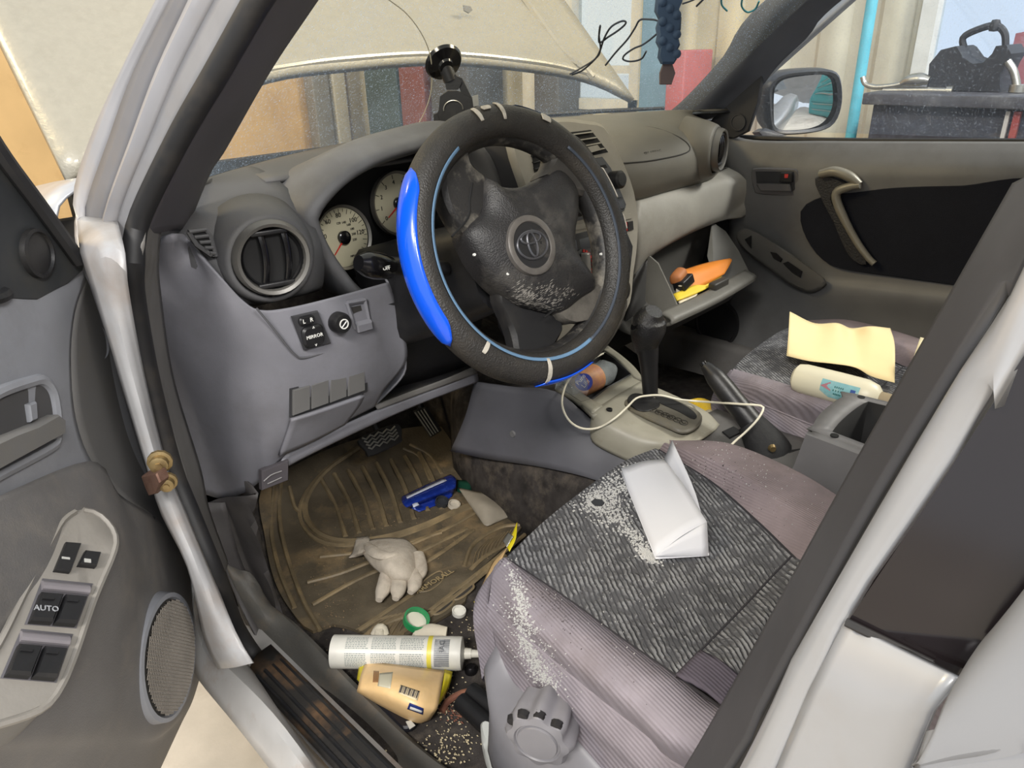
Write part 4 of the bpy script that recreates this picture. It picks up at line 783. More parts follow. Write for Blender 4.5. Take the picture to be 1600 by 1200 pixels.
for (p0, p1, b0, b1) in (((770, 170), (764, 168), 20, 100), ((752, 168), (738, 171), 40, 58), ((730, 172), (724, 174), 35, 90)):
    insert(wang(*p0), wang(*p1), b0, b1, PATCHM, 'tear')
insert(wang(842, 600), wang(848, 598), 30, 120, PATCHM, 'tear')
insert(wang(736, 572), wang(730, 566), 70, 110, PATCHM, 'scuff_mark')
STITCH = mat('blue_stitch', (96, 128, 158), .6)
rows = tor(wang(700, 235), wang(925, 560)+2*math.pi, 112, 124, wr+.0012, 90, 3); b = B(); b.grid(rows); b.build('stitch_band', STITCH, t, solid=.001)
rows = tor(wang(925, 560), wang(880, 215), 112, 122, wr+.0012, 60, 3); b = B(); b.grid(rows); b.build('stitch_band', mat('dark_stitch', (58, 66, 78), .6), t, solid=.001)
rows = tor(wang(905, 262), wang(800, 170), -28, 20, wr+.001, 24, 5); b = B(); b.grid(rows); b.build('blue_edge', mat('blue_grey_edge', (62, 76, 100), .45, bump=.6, bscale=420), t, solid=.001)
# inner rim and four spokes, hub pad
b = B()
R2, r2 = .158, .017
b.grid([[WM @ V((R2+r2*math.cos(q))*math.cos(a), (R2+r2*math.cos(q))*math.sin(a), -.012+r2*1.2*math.sin(q)) for q in [2*math.pi*j/14 for j in range(14)]] for a in [2*math.pi*i/90 for i in range(91)]], cu=True)
SPK = mat('worn_black', (36, 35, 35), .5, dirt=(142, 136, 124), dscale=14, damt=.85, bump=.2)
b.build('inner_rim', SPK, t)
SPG = mat('worn_grey', (92, 88, 82), .6, dirt=(40, 38, 36), dscale=26, damt=.8, bump=.3, mottle=.3)
def spoke(pts, h, d, ins=.006, m=None):
    b = B(); b.prism(cr([W(px, py, h) for px, py in pts], 40, True), wn*d, ins); b.build('spoke', m or SPK, t)
spoke(((696, 222), (711, 230), (714, 252), (726, 272), (744, 290), (738, 340), (712, 372), (690, 345), (676, 310), (676, 262)), -.032, .030)
spoke(((828, 284), (842, 264), (846, 242), (850, 215), (880, 220), (908, 250), (918, 290), (898, 312), (878, 308), (856, 288)), -.030, .032, m=mat('worn_mid', (60, 58, 55), .55, dirt=(110, 104, 96), dscale=22, damt=.6, bump=.2))
spoke(((852, 494), (880, 470), (909, 450), (938, 446), (962, 470), (955, 505), (930, 545), (912, 562), (918, 535), (914, 514), (896, 506), (872, 508)), -.030, .030, m=SPG)
spoke(((765, 462), (810, 480), (856, 496), (868, 514), (856, 540), (846, 566), (830, 584), (800, 570), (786, 520)), -.036, .022, m=BLACK)
pad = ((736, 286), (756, 299), (780, 302), (806, 297), (832, 282), (850, 272), (866, 282), (880, 303), (881, 338), (876, 369), (880, 405), (909, 452), (884, 474), (856, 494), (822, 488), (793, 481), (758, 455), (735, 430), (716, 400), (706, 368), (730, 340), (733, 310))
o3 = cr([W(*q, -.034) for q in pad], 88, True); c3 = W(828, 385, 0)
def lay(k, h): return [c3+(p-c3)*k-wn*((p-c3).dot(wn))*k+wn*(h) for p in o3]
rows = [lay(1, -.034), lay(1.0, -.010), lay(.975, .000), lay(.90, .009), lay(.72, .016), lay(.45, .021), lay(.2, .023), lay(.02, .0235)]
b = B(); b.grid(rows, cu=True); b.build('hub_pad', mat('hub_leather', (38, 37, 38), .42, dirt=(104, 100, 94), dscale=12, damt=.55, bump=.5, bscale=500), t, label='scuffed black airbag pad')
b = B(); b.tube(cr([W(*q, -.002) for q in ((738, 286), (734, 312), (731, 340), (706, 370))], 20), .0016, 6); b.build('pad_seam', DARK, t)
b = B(); b.tube(cr([W(*q, .002) for q in ((850, 496), (880, 474), (908, 452))], 14), .0016, 6); b.build('pad_seam', DARK, t)
hubb = bvh([o for o in COL.objects if o.name == 'hub_pad'])
b = B(); rd = random.Random(5)
for _ in range(420):
    cx_, cy_, sx_, sy_ = rd.choice(((835, 470, 16, 9), (870, 458, 16, 9), (815, 462, 10, 8), (850, 480, 18, 6)))
    dirn = ray(cx_+rd.gauss(0, 1)*sx_, cy_+rd.gauss(0, 1)*sy_).normalized(); h = hubb.ray_cast(CAM, dirn)
    if h[0] is None: continue
    nn_ = h[1] if h[1].dot(dirn) < 0 else -h[1]; t1 = (wx*.8+wy*.3).normalized(); t1 = (t1-nn_*t1.dot(nn_)).normalized(); t2 = nn_.cross(t1); a_, c_ = rd.uniform(.0012, .004), rd.uniform(.0003, .0008); p = h[0]+nn_*.0004
    b.add([p-t1*a_, p-t2*c_, p+t1*a_, p+t2*c_], [(0, 1, 2, 3)])
b.build('pad_scratches', mat('scratch_grey', (128, 124, 118), .8), t, kind='stuff', label='pale scratches across the lower pad')
EM = Matrix.Translation(W(831, 383, .022)) @ WM.to_3x3().to_4x4()
b = B(); b.lathe(EM, [(.041, -.004), (.040, .0015), (.037, .003), (.032, .0025), (.0305, .0)], 48, cap=False); em = b.build('emblem_ring', mat('ring_worn', (106, 102, 98), .4, .3, dirt=(60, 56, 52), dscale=40, damt=.5), t)
b = B(); b.lathe(EM, [(.031, -.002), (.031, .0008), (0, .0012)], 40, cap=False); b.build('emblem_base', mat('emblem_black', (34, 34, 36), .4), em)
def oval(cx, cy, a, c, rr=.0014):
    return [EM @ V(cx+a*math.cos(2*math.pi*k/36), cy+c*math.sin(2*math.pi*k/36), .0018) for k in range(37)]
EMB = mat('emblem_grey', (88, 88, 92), .3, .5)
for args in ((0, 0, .026, .0185), (0, .0095, .017, .0075), (0, .0005, .0075, .0165)):
    b = B(); b.tube(oval(*args), .0017, 6); b.build('emblem_oval', EMB, em)
text('SRS\nAIRBAG', .009, Matrix.Translation(W(862, 304, .0135)) @ WM.to_3x3().to_4x4() @ Matrix.Rotation(-.35, 4, 'Z'), mat('faint_pad_ink', (66, 66, 68), .5), t)
for q in ((741, 398), (939, 397), (793, 428)):
    b = B(); b.lathe(Matrix.Translation(W(*q, .012)) @ WM.to_3x3().to_4x4(), [(.0019, -.001), (.0019, .001), (0, .0012)], 10, cap=False, sx=1.2); b.build('paint_fleck', mat('fleck_white', (220, 220, 215), .6), t)
# ------------------------------------------------------------------ phone holder on the dash
t = thing('phone_mount', 'black phone holder on a suction cup stuck to the windshield', 'phone holder', Y(706, 190, .40))
def PM(px, py, d=0): return PL(px, py, V(.0, .235, 1.2), (.70, .71, 0))-V(.70, .71, 0)*d
ctr = PM(693, 97); M = frame(ctr, PM(720, 78)-PM(668, 112), _u)
ax2 = V(.25, .75, .6).normalized(); nn = (_u*.80-_r*.42+_f*.42).normalized(); M = Matrix.Translation(ctr) @ nn.to_track_quat('Z', 'Y').to_matrix().to_4x4()
b = B(); b.lathe(M, [(.0, .002), (.032, .003), (.034, .0), (.031, -.005), (.014, -.010), (.012, -.014)], 36); b.build('suction_cup', GLOSSB, t)
b = B(); b.tube([PM(694, 100), PM(704, 126)], .0125, 18); b.build('neck', BLACK, t)
b = B(); b.prism([PM(*q, .008) for q in ((694, 122), (712, 116), (722, 128), (716, 140), (698, 140))], (.012, .012, 0), .002); b.build('pivot_block', BLACK, t)
b = B(); b.prism([PM(*q, .004) for q in ((712, 118), (722, 122), (740, 158), (734, 164), (722, 150))], (.010, .010, 0), .001); b.build('arm', BLACK, t)
b = B(); b.prism([PM(*q, .01) for q in ((688, 150), (700, 142), (716, 142), (734, 152), (746, 158), (744, 172), (720, 190), (684, 196), (680, 182), (686, 172))], (.016, .016, 0), .003); b.build('clamp', BLACK, t)
b = B(); b.tube([PM(709+15*math.cos(k*.22), 170-14*math.sin(k*.22), .013) for k in range(16)], .0009, 6); b.build('clamp_ring', CHROME, t)
b = B(); b.prism([PM(*q, .012) for q in ((678, 178), (684, 176), (688, 192), (679, 194))], (.01, .01, 0), .001); b.build('clamp_foot', BLACK, t)
b = B(); b.prism([PM(*q, .013) for q in ((738, 150), (747, 148), (748, 164), (740, 166))], (.01, .01, 0), .001); b.build('clamp_foot', CHROME, t)
# ------------------------------------------------------------------ centre console
t = thing('gear_console', 'grey floor console with cup tray and gear plate', 'console', (0, 0, .42))
CON = mat('console_tan', (150, 146, 132), .45, dirt=(104, 94, 70), dscale=9, damt=.5); CONG = mat('console_grey', (112, 111, 112), .5, dirt=(86, 84, 80), dscale=8, damt=.4)
# side wall towards the driver
s0 = [X(742, 596, -.20), X(800, 604, -.175), X(868, 612, -.15), X(926, 656, -.13), X(1000, 700, -.12), X(1100, 760, -.12), V(-.12, -.35, .62)]
s1 = [X(728, 650, -.205), X(800, 664, -.19), X(872, 682, -.17), X(935, 710, -.15), X(1000, 742, -.14), V(-.135, -.15, .56), V(-.135, -.35, .54)]
s2 = [X(705, 704, -.21), X(760, 716, -.20), X(850, 730, -.19), X(935, 752, -.18), X(1000, 785, -.175), V(-.175, -.15, .45), V(-.175, -.35, .43)]
b = B(); b.patch([s0, s1, s2], 36, 5); b.build('side_panel', mat('tunnel_side', (88, 88, 94), .55, dirt=(70, 68, 68), dscale=7, damt=.4), t, solid=.005, label='dark grey console side panel')
b = B(); b.lathe(frame(X(801, 678, -.194), (0, -1, 0), (0, 0, 1)), [(.007, -.002), (.006, .002), (.0, .002)], 14, cap=False); b.build('panel_clip', CONG, t)
# cup tray: rim, dark well
rimz = lambda px, py, z=.694: Z(px, py, z)
b = B(); b.patch([[rimz(868, 608), rimz(884, 616), rimz(908, 631), rimz(926, 645)], [rimz(880, 596), rimz(900, 606), rimz(918, 620), rimz(942, 634)]], 14, 3); b.build('tray_rim', CON, t, solid=.008, off=-1)
b = B(); b.patch([[rimz(908, 631), rimz(926, 624), rimz(950, 606), rimz(972, 594), rimz(986, 586)], [rimz(928, 650, .690), rimz(948, 640, .688), rimz(976, 618, .688), rimz(996, 606, .690), rimz(1006, 597, .692)]], 18, 3); b.build('tray_rim', CON, t, solid=.008, off=-1)
b = B(); b.patch([[rimz(940, 545), rimz(960, 558), rimz(980, 578), rimz(990, 590)], [rimz(950, 540), rimz(972, 556), rimz(992, 574), rimz(1008, 596)]], 14, 3); b.build('tray_rim', CON, t, solid=.008, off=-1)
wt = [rimz(*q) for q in ((872, 602), (884, 612), (908, 628), (926, 622), (950, 604), (972, 592), (986, 584), (960, 560), (940, 548), (900, 560))]
b = B(); b.grid([wt, [p-V(0, 0, .06)+(sum(wt, V(0, 0, 0))/10-p)*.15 for p in wt]], cu=True); b.f.append(tuple(range(10, 20))); b.build('tray_well', mat('well_dark', (38, 38, 40), .5), t, solid=.002)
# gear module: rounded tan housing
zz = lambda q: .692-.0  # survey height at the front
ga = [Z(926, 648, .685), Z(928, 668, .668), Z(968, 690, .655), Z(1010, 706, .645), Z(1060, 712, .640)]
gb_ = [Z(932, 640, .692), Z(950, 656, .684), Z(990, 675, .672), Z(1030, 690, .664), Z(1075, 696, .655)]
gc = [Z(955, 624, .690), Z(975, 632, .685), Z(1000, 650, .676), Z(1048, 676, .666), Z(1098, 686, .655)]
gd = [Z(985, 606, .690), Z(1006, 614, .684), Z(1050, 634, .674), Z(1094, 652, .664), Z(1118, 672, .652)]
ge = [Z(1005, 598, .688), Z(1028, 608, .680), Z(1068, 626, .668), Z(1104, 646, .656), Z(1124, 666, .645)]
b = B(); b.patch([[p-V(0, 0, .03) for p in ga], ga, gb_, gc, gd, ge, [p+V(.01, 0, -.05) for p in ge]], 24, 4); b.build('gear_housing', CON, t, solid=.004, label='tan grey gear housing')
gz = lambda px, py: Z(px, py, .682-max(0, (px-990))*.00014)
gp = cr([gz(*q) for q in ((974, 636), (982, 622), (1004, 614), (1040, 622), (1072, 636), (1094, 648), (1096, 660), (1086, 672), (1066, 678), (1040, 668), (1004, 652))], 44, True)
b = B(); b.prism(gp, (0, 0, .006), .003); gpl = b.build('gear_plate', mat('gear_plate_grey', (92, 88, 78), .5, dirt=(120, 110, 80), dscale=16, damt=.4), t)
b = B(); b.prism(cr([gz(*q)+V(0, 0, .006) for q in ((1024, 622), (1034, 622), (1072, 640), (1088, 654), (1082, 660), (1060, 648), (1030, 634))], 30, True), (0, 0, .0012)); b.build('gear_slot', DARK, gpl)
b = B(); b.prism(cr([gz(*q)+V(0, 0, .006) for q in ((980, 630), (992, 620), (1024, 628), (1030, 640), (1010, 648), (992, 644))], 30, True), (0, 0, .002), .001); b.build('gear_slide', BLACK, gpl)
for k, ch in enumerate('PRND2L'):
    p = gz(1020+k*9.5, 646+k*4.0)+V(0, 0, .0075); M = frame(p, (gz(1067, 666)-gz(1020, 646)), V(-.2, .8, 0)); M = frame(p, V(.8, -.6, 0), V(.6, .8, 0)); text(ch, .0115, M, mat('gear_ink', (34, 30, 24), .6), gpl)
    b = B(); b.tube([M @ V(.0072*math.cos(q*.35), .0085*math.sin(q*.35), 0) for q in range(19)], .0006, 5); b.build('letter_ring', mat('gear_ink', (50, 46, 38), .6), gpl)
b = B(); b.lathe(Matrix.Translation(Z(952, 641, .690)), [(.0055, -.001), (.0055, .003), (.003, .0035), (.003, .001), (0, .001)], 16, cap=False); b.build('screw_hole', DARK, t)
# rear low tray beside the hand brake and storage box
b = B(); b.patch([[V(-.115, -.08, .635), V(-.115, -.2, .63), V(-.115, -.33, .635)], [V(-.07, -.08, .645), V(-.07, -.2, .642), V(-.07, -.33, .65)], [V(.10, -.07, .64), V(.10, -.2, .638), V(.10, -.33, .645)], [V(.125, -.07, .56), V(.125, -.2, .56), V(.125, -.33, .56)]], 14, 4); b.build('rear_tray', mat('tray_grey', (92, 90, 88), .55, dirt=(60, 58, 54), dscale=10, damt=.5), t, solid=.006)
b = B(); b.prism([Z(*q, .649) for q in ((1128, 676), (1146, 668), (1160, 676), (1140, 686))], (0, 0, .003), .001); b.build('tray_insert', BLACK, t)
b = B(); b.prism([Z(*q, .648) for q in ((1228, 706), (1272, 700), (1270, 716), (1240, 720))], (0, 0, .003), .001); b.build('tray_slot', DARK, t)
bx_ = [Z(1296, 692, .765), Z(1304, 668, .765), Z(1328, 648, .765), Z(1362, 632, .765), Z(1400, 634, .765), Z(1470, 650, .765), Z(1440, 700, .765), Z(1372, 694, .765)]
bx_ = [V(-.092, -.335, .755), V(-.08, -.318, .757), V(-.02, -.308, .758), V(.06, -.310, .758), V(.085, -.325, .757), V(.088, -.60, .755), V(-.092, -.60, .755)]
lowr = [V(p.x*1.18, p.y+(.03 if p.y > -.5 else -.01), .60) for p in bx_]; midr = [V(p.x*1.04, p.y+(.008 if p.y > -.5 else 0), .70) for p in bx_]
b = B(); b.grid([cr(r_, 50, True) for r_ in (lowr, midr, bx_, [V(p.x*.90, p.y*.985-.004, p.z+.004) for p in bx_])], cu=True); bo = b.build('storage_box', CONG, t, solid=.003, label='grey storage box behind the hand brake')
well = [V(-.07, -.36, .758), V(-.05, -.34, .758), V(.05, -.34, .758), V(.068, -.36, .758), V(.07, -.55, .758), V(-.07, -.55, .758)]
b = B(); r1 = cr([p+V(0, 0, .002) for p in well], 40, True); b.grid([cr([V(p.x*.9, p.y*.985-.004, p.z+.004) for p in bx_], 40, True), r1], cu=True); b.build('box_rim', CONG, bo, solid=.002)
b = B(); b.grid([r1, [p-V(0, 0, .09) for p in r1]], cu=True); b.f.append(tuple(range(40, 80))); b.build('box_well', DARK, bo, solid=.002)
for q in ((-.078, -.35), (.072, -.33)):
    b = B(); b.lathe(Matrix.Translation((q[0], q[1], .759)), [(.006, 0), (.006, .003), (0, .003)], 12, cap=False); b.build('screw', DARK, bo)
# gear lever
t = thing('gear_lever', 'black automatic gear lever with a textured grip', 'gear lever', X(1018, 636, 0)+V(0, 0, .0))
b = B(); b.tube([X(1018, 640, .0), X(1016, 610, .0), X(1014, 570, 0), X(1011, 535, 0)], [.013, .0135, .0155, .020], 16, N=16, flat=1.2); b.build('lever_shaft', BLACK, t)
b = B(); b.tube([X(1009, 548, 0), X(1010, 530, 0), X(1013, 512, 0), X(1016, 496, 0), X(1022, 486, 0)], [.019, .026, .031, .030, .016], 20, N=18, flat=1.1); b.build('lever_grip', mat('grip_black', (34, 34, 36), .3, bump=.8, bscale=350), t)
b = B(); b.tube([X(1000, 512, -.02), X(991, 508, -.03)], [.012, .010], 14); b.build('lever_button', GLOSSB, t)
b = B(); b.lathe(frame(X(1006, 533, -.021), (.7, -.7, 0), (0, 0, 1)), [(.006, -.002), (.0055, .002), (0, .002)], 14, cap=False); b.build('lever_emblem', GLOSSB, t)
b = B(); b.lathe(Matrix.Translation(X(1018, 638, 0)-V(0, 0, .004)), [(.024, 0), (.020, .012), (.0145, .02)], 20, cap=False); b.build('lever_collar', BLACK, t)
# hand brake
t = thing('hand_brake', 'black raised hand brake lever between the seats', 'hand brake', X(1210, 712, .02))
hb = [X(1214, 722, .02), X(1196, 690, .02), X(1176, 662, .02), X(1150, 630, .02), X(1128, 602, .02), X(1108, 578, .02), X(1101, 571, .02)]
b = B(); b.tube(hb[2:], [.020, .0195, .019, .0185, .017, .009], 18, N=20); b.build('brake_grip', BLACK, t)
b = B(); b.tube([X(1102, 572, .018), X(1098, 566, .018)], .0065, 12); b.build('brake_button', GLOSSB, t)
b = B(); b.tube([X(1208, 726, .02)-V(0, 0, .01), X(1200, 704, .02), X(1186, 680, .02), X(1172, 660, .02)], [.045, .036, .028, .021], 20, N=18, flat=1.3); b.build('brake_boot', mat('boot_black', (22, 22, 24), .75, bump=1.0, bscale=60), t, label='creased black fabric boot')
b = B(); b.lathe(frame(X(1207, 701, -.018), (.7, -.7, 0), (0, 0, 1)), [(.007, -.003), (.005, .003), (0, .003)], 10, cap=False); b.build('boot_clip', mat('brass_bolt', (150, 130, 92)), t)
# charging cable
cab = [Z(948, 548, .70), Z(916, 568, .715), Z(894, 590, .72)]
cab = [Y(949, 549, .20), Z(918, 566, .71), Z(890, 592, .715), X(879, 618, -.185), X(880, 640, -.195), X(892, 660, -.195), X(912, 670, -.185), X(936, 668, -.155), Z(960, 654, .694), Z(980, 636, .699), Z(995, 622, .700), Z(1015, 618, .700), Z(1034, 618, .700), Z(1060, 624, .690), X(1090, 627, .04), X(1135, 630, .0), X(1165, 632, -.005), X(1182, 633, .0), X(1193, 637, .0), X(1184, 655, -.02), X(1165, 675, -.04), X(1148, 690, -.06), X(1132, 706, -.09)]
b = B(); b.tube(cab, .0019, 8, N=150); b.build('charging_cable', mat('cable_white', (226, 220, 200), .45), label='thin white charging cable looped over the gear console and hand brake', cat='cable')
# water bottle lying in the tray
t = thing('water_bottle', 'clear small water bottle with a blue and orange label in the cup tray', 'bottle', Z(925, 600, .66))
p0, p1 = Z(880, 612, .695), Z(958, 576, .69); d_ = (p1-p0).normalized(); M = frame(p0, d_.orthogonal(), d_.cross(d_.orthogonal()))
M = Matrix.Translation(p0) @ d_.to_track_quat('Z', 'Y').to_matrix().to_4x4(); L_ = (p1-p0).length
PET = mat('clear_plastic', (215, 222, 224), .08, alpha=.30, spec=.8)
b = B(); b.lathe(M, [(.0, .0), (.022, .002), (.026, .008), (.025, L_*.25), (.026, L_*.6), (.024, L_*.75), (.026, L_*.82), (.016, L_*.95), (.011, L_), (0, L_)], 28, cap=False); b.build('bottle_shell', PET, t)
b = B(); b.lathe(M, [(.0264, L_*.28), (.0268, L_*.30), (.0268, L_*.60), (.0264, L_*.62)], 28, cap=False); b.build('label_sleeve', mat('label_orange', (196, 140, 96), .5, dirt=(150, 96, 110), dscale=40, damt=.8), t)
vd = (CAM-(p0+p1)/2).normalized(); lp = p0+d_*(L_*.40)+vd*.030
LM = frame(lp, d_.cross(vd)*-1, d_) ; LM = frame(lp, _r, _u)
b = B(); b.lathe(LM, [(.0165, -.006), (.0165, .0006), (0, .0008)], 26, cap=False); b.build('label_disc', mat('label_blue', (30, 56, 170), .5), t)
text('Pure\nLife', .012, LM @ Matrix.Rotation(.9, 4, 'Z') @ Matrix.Translation((0, .002, .001)), WHITEINK, t)
# rubbish between the console and passenger seat
b = B(); b.patch([[X(1070, 626, .13), X(1096, 622, .14), X(1116, 630, .15)], [X(1076, 640, .12), X(1098, 640, .125), X(1118, 642, .13)], [X(1090, 650, .11), X(1106, 652, .11), X(1120, 652, .12)]], 10, 4); b.build('yellow_wrapper', mat('wrapper_yellow', (222, 184, 44), .4, dirt=(150, 110, 30), dscale=60, damt=.6), label='crumpled yellow wrapper between gear console and passenger seat', cat='wrapper', solid=.001)
b = B(); b.patch([[X(1094, 646, .105), X(1108, 640, .11), X(1120, 646, .12)], [X(1100, 660, .10), X(1112, 660, .10), X(1122, 664, .105)], [X(1112, 668, .095), X(1118, 672, .095), X(1124, 672, .10)]], 10, 4); b.build('clear_wrapper', mat('clear_film', (196, 190, 176), .2, alpha=.6), label='clear plastic wrapper under the yellow wrapper', cat='wrapper', solid=.001)
# ------------------------------------------------------------------ seats
def woven(name, base, dark, ang=35, scale=55):
    m = bpy.data.materials.new(name); m.use_nodes = True; nt = m.node_tree; N = nt.nodes; L = nt.links; b = N['Principled BSDF']
    b.inputs['Roughness'].default_value = .95; b.inputs['Specular IOR Level'].default_value = .15
    tc = N.new('ShaderNodeTexCoord'); mp = N.new('ShaderNodeMapping'); mp.inputs['Rotation'].default_value = (0, 0, math.radians(ang)); L.new(tc.outputs['Object'], mp.inputs[0])
    wv = N.new('ShaderNodeTexWave'); wv.inputs['Scale'].default_value = scale; wv.inputs['Distortion'].default_value = 2.6; wv.inputs['Detail'].default_value = 2; wv.inputs['Detail Scale'].default_value = 1.6; wv.inputs['Detail Roughness'].default_value = .6
    L.new(mp.outputs[0], wv.inputs['Vector'])
    n = N.new('ShaderNodeTexNoise'); n.inputs['Scale'].default_value = 9; n.inputs['Detail'].default_value = 8; n.inputs['Roughness'].default_value = .7; L.new(tc.outputs['Object'], n.inputs['Vector'])
    m1 = N.new('ShaderNodeMix'); m1.data_type = 'RGBA'; m1.inputs[6].default_value = sc(*dark); m1.inputs[7].default_value = sc(*base)
    r = N.new('ShaderNodeMapRange'); r.inputs[1].default_value = .05; r.inputs[2].default_value = .5; L.new(wv.outputs[1], r.inputs[0])
    nb = N.new('ShaderNodeTexNoise'); nb.inputs['Scale'].default_value = 70; nb.inputs['Detail'].default_value = 2; L.new(tc.outputs['Object'], nb.inputs['Vector'])
    rb = N.new('ShaderNodeMapRange'); rb.inputs[1].default_value = .40; rb.inputs[2].default_value = .60; rb.inputs[3].default_value = .15; rb.inputs[4].default_value = 1; L.new(nb.outputs[0], rb.inputs[0])
    mu = N.new('ShaderNodeMath'); mu.operation = 'MULTIPLY'; L.new(r.outputs[0], mu.inputs[0]); L.new(rb.outputs[0], mu.inputs[1]); L.new(mu.outputs[0], m1.inputs[0])
    m2 = N.new('ShaderNodeMix'); m2.data_type = 'RGBA'; m2.blend_type = 'MULTIPLY'; r2 = N.new('ShaderNodeMapRange'); r2.inputs[1].default_value = .35; r2.inputs[2].default_value = .65; r2.inputs[3].default_value = .62; r2.inputs[4].default_value = 1.15
    L.new(n.outputs[0], r2.inputs[0]); m2.inputs[0].default_value = 1; L.new(m1.outputs[2], m2.inputs[6]); L.new(r2.outputs[0], m2.inputs[7])
    L.new(m2.outputs[2], b.inputs['Base Color'])
    bp = N.new('ShaderNodeBump'); bp.inputs['Strength'].default_value = .9; bp.inputs['Distance'].default_value = .003; L.new(mu.outputs[0], bp.inputs['Height']); L.new(bp.outputs[0], b.inputs['Normal'])
    MATS[name] = m; return m
WOVEN = woven('seat_woven', (134, 134, 136), (76, 76, 79))
def ribcloth(name, col, dirt):
    m = mat(name, col, .95, dirt=dirt, dscale=11, damt=.5, mottle=.18, spec=.15)
    nt = m.node_tree; N = nt.nodes; L = nt.links; b = N['Principled BSDF']; tc = N['Texture Coordinate']
    wv = N.new('ShaderNodeTexWave'); wv.inputs['Scale'].default_value = 95; wv.inputs['Distortion'].default_value = .4
    mp = N.new('ShaderNodeMapping'); mp.inputs['Rotation'].default_value = (.3, .4, math.radians(20)); L.new(tc.outputs['Object'], mp.inputs[0]); L.new(mp.outputs[0], wv.inputs['Vector'])
    bp = N.new('ShaderNodeBump'); bp.inputs['Strength'].default_value = .35; bp.inputs['Distance'].default_value = .002; L.new(wv.outputs[1], bp.inputs['Height']); L.new(bp.outputs[0], b.inputs['Normal'])
    return m
CLOTH = ribcloth('seat_cloth', (138, 131, 138), (104, 94, 92))
ds = thing('driver_seat', 'stained grey cloth driver seat with patterned dark insert', 'seat', (-.41, -.4, .42))
seamL = [Z(796, 876, .738), Z(885, 935, .742), Z(970, 997, .745), Z(1056, 1056, .748), Z(1135, 1112, .752), V(-.60, -.58, .77)]
seamR = [Z(1030, 703, .735), Z(1110, 752, .740), Z(1180, 812, .745), Z(1238, 868, .750), Z(1310, 935, .755)]
fe = [Z(796, 876, .738), Z(860, 815, .744), Z(930, 760, .744), Z(985, 722, .742), Z(1030, 703, .735)]
re = [Z(1056, 1056, .748), Z(1105, 1006, .738), Z(1160, 950, .735), Z(1205, 902, .738), Z(1238, 868, .750)]
mid1 = [seamL[1], Z(950, 873, .745), Z(1020, 815, .745), Z(1070, 778, .744), seamR[1]]
mid2 = [seamL[2], Z(1030, 940, .742), Z(1095, 880, .74), Z(1140, 842, .742), seamR[2]]
b = B(); b.patch([[p+V(0, .0, -.06) for p in fe], [p+V(0, .004, -.012) for p in fe], fe, mid1, mid2, re], 30, 6); ins_ = b.build('cushion_insert', WOVEN, ds, label='dark patterned insert')
rr_ = [seamL[4], Z(1190, 1050, .738), Z(1240, 990, .735), Z(1280, 950, .74), Z(1312, 935, .755)]
b = B(); b.patch([re, [(a+c)/2+V(0, 0, .008) for a, c in zip(re, rr_)], rr_], 24, 4); b.build('rear_insert', WOVEN, ds)
pc = [Z(1056, 1056, .753), Z(1078, 1034, .751), Z(1095, 1017, .750)]; pd = [seamL[4]+V(0, 0, .004), Z(1145, 1080, .756), Z(1160, 1062, .756)]
b = B(); b.patch([pc, [(a+c)/2+V(0, 0, .004) for a, c in zip(pc, pd)], pd], 10, 4); b.build('cushion_gusset', ribcloth('gusset_cloth', (92, 86, 96), (70, 66, 72)), ds, solid=.003)
# left bolster: seam, ridge, piping, side skirt
ridge = [Z(784, 880, .752), Z(838, 938, .768), Z(920, 1004, .772), Z(1010, 1072, .775), Z(1100, 1145, .778), V(-.625, -.60, .79)]
rid2 = [Z(770, 900, .745), Z(815, 962, .756), Z(895, 1032, .760), Z(985, 1104, .762), Z(1070, 1172, .766), V(-.645, -.60, .775)]
pipe = [X(763, 946, -.632), X(830, 1002, -.642), X(920, 1078, -.648), X(1010, 1150, -.652), X(1060, 1195, -.655), V(-.655, -.60, .745)]
sk1_ = [X(770, 985, -.630), X(815, 1060, -.642), X(890, 1130, -.648), X(970, 1200, -.652), V(-.655, -.45, .66), V(-.655, -.60, .66)]
sk2_ = [X(778, 1030, -.628), X(800, 1100, -.64), X(860, 1190, -.645), V(-.645, -.36, .56), V(-.645, -.45, .54), V(-.645, -.60, .54)]
b = B(); b.patch([seamL, [(a+c)/2+V(0, 0, .006) for a, c in zip(seamL, ridge)], ridge, rid2, pipe], 34, 5); b.build('side_bolster', CLOTH, ds)
b = B(); b.patch([pipe, [(a+c)/2+V(-.006, 0, 0) for a, c in zip(pipe, sk1_)], sk1_, sk2_], 34, 5); b.build('side_skirt', CLOTH, ds)
b = B(); b.tube(pipe, .0022, 6, N=50); b.build('piping', CLOTH, ds)
b = B(); b.tube(seamL[:5], .0016, 6, N=40); b.tube(re, .0016, 6, N=30); b.tube(seamR, .0016, 6, N=30); b.build('seam_thread', mat('seam_shadow', (44, 42, 46), .9), ds)
# front roll
b = B(); b.patch([[fe[0], Z(784, 880, .752), Z(770, 900, .745), X(763, 946, -.632), X(770, 985, -.630), X(778, 1030, -.628)], [p+V(.012, .014, -.01) for p in [fe[0], Z(784, 880, .752), Z(770, 900, .745), X(763, 946, -.632), X(770, 985, -.630), X(778, 1030, -.628)]], [V(-.56, -.15, .70), V(-.57, -.15, .69), V(-.58, -.15, .68), V(-.59, -.155, .66), V(-.59, -.16, .62), V(-.59, -.165, .56)], [V(-.22, -.14, .70), V(-.22, -.135, .69), V(-.22, -.135, .68), V(-.22, -.14, .66), V(-.22, -.145, .62), V(-.22, -.15, .56)]], 16, 5); b.build('front_roll', CLOTH, ds)
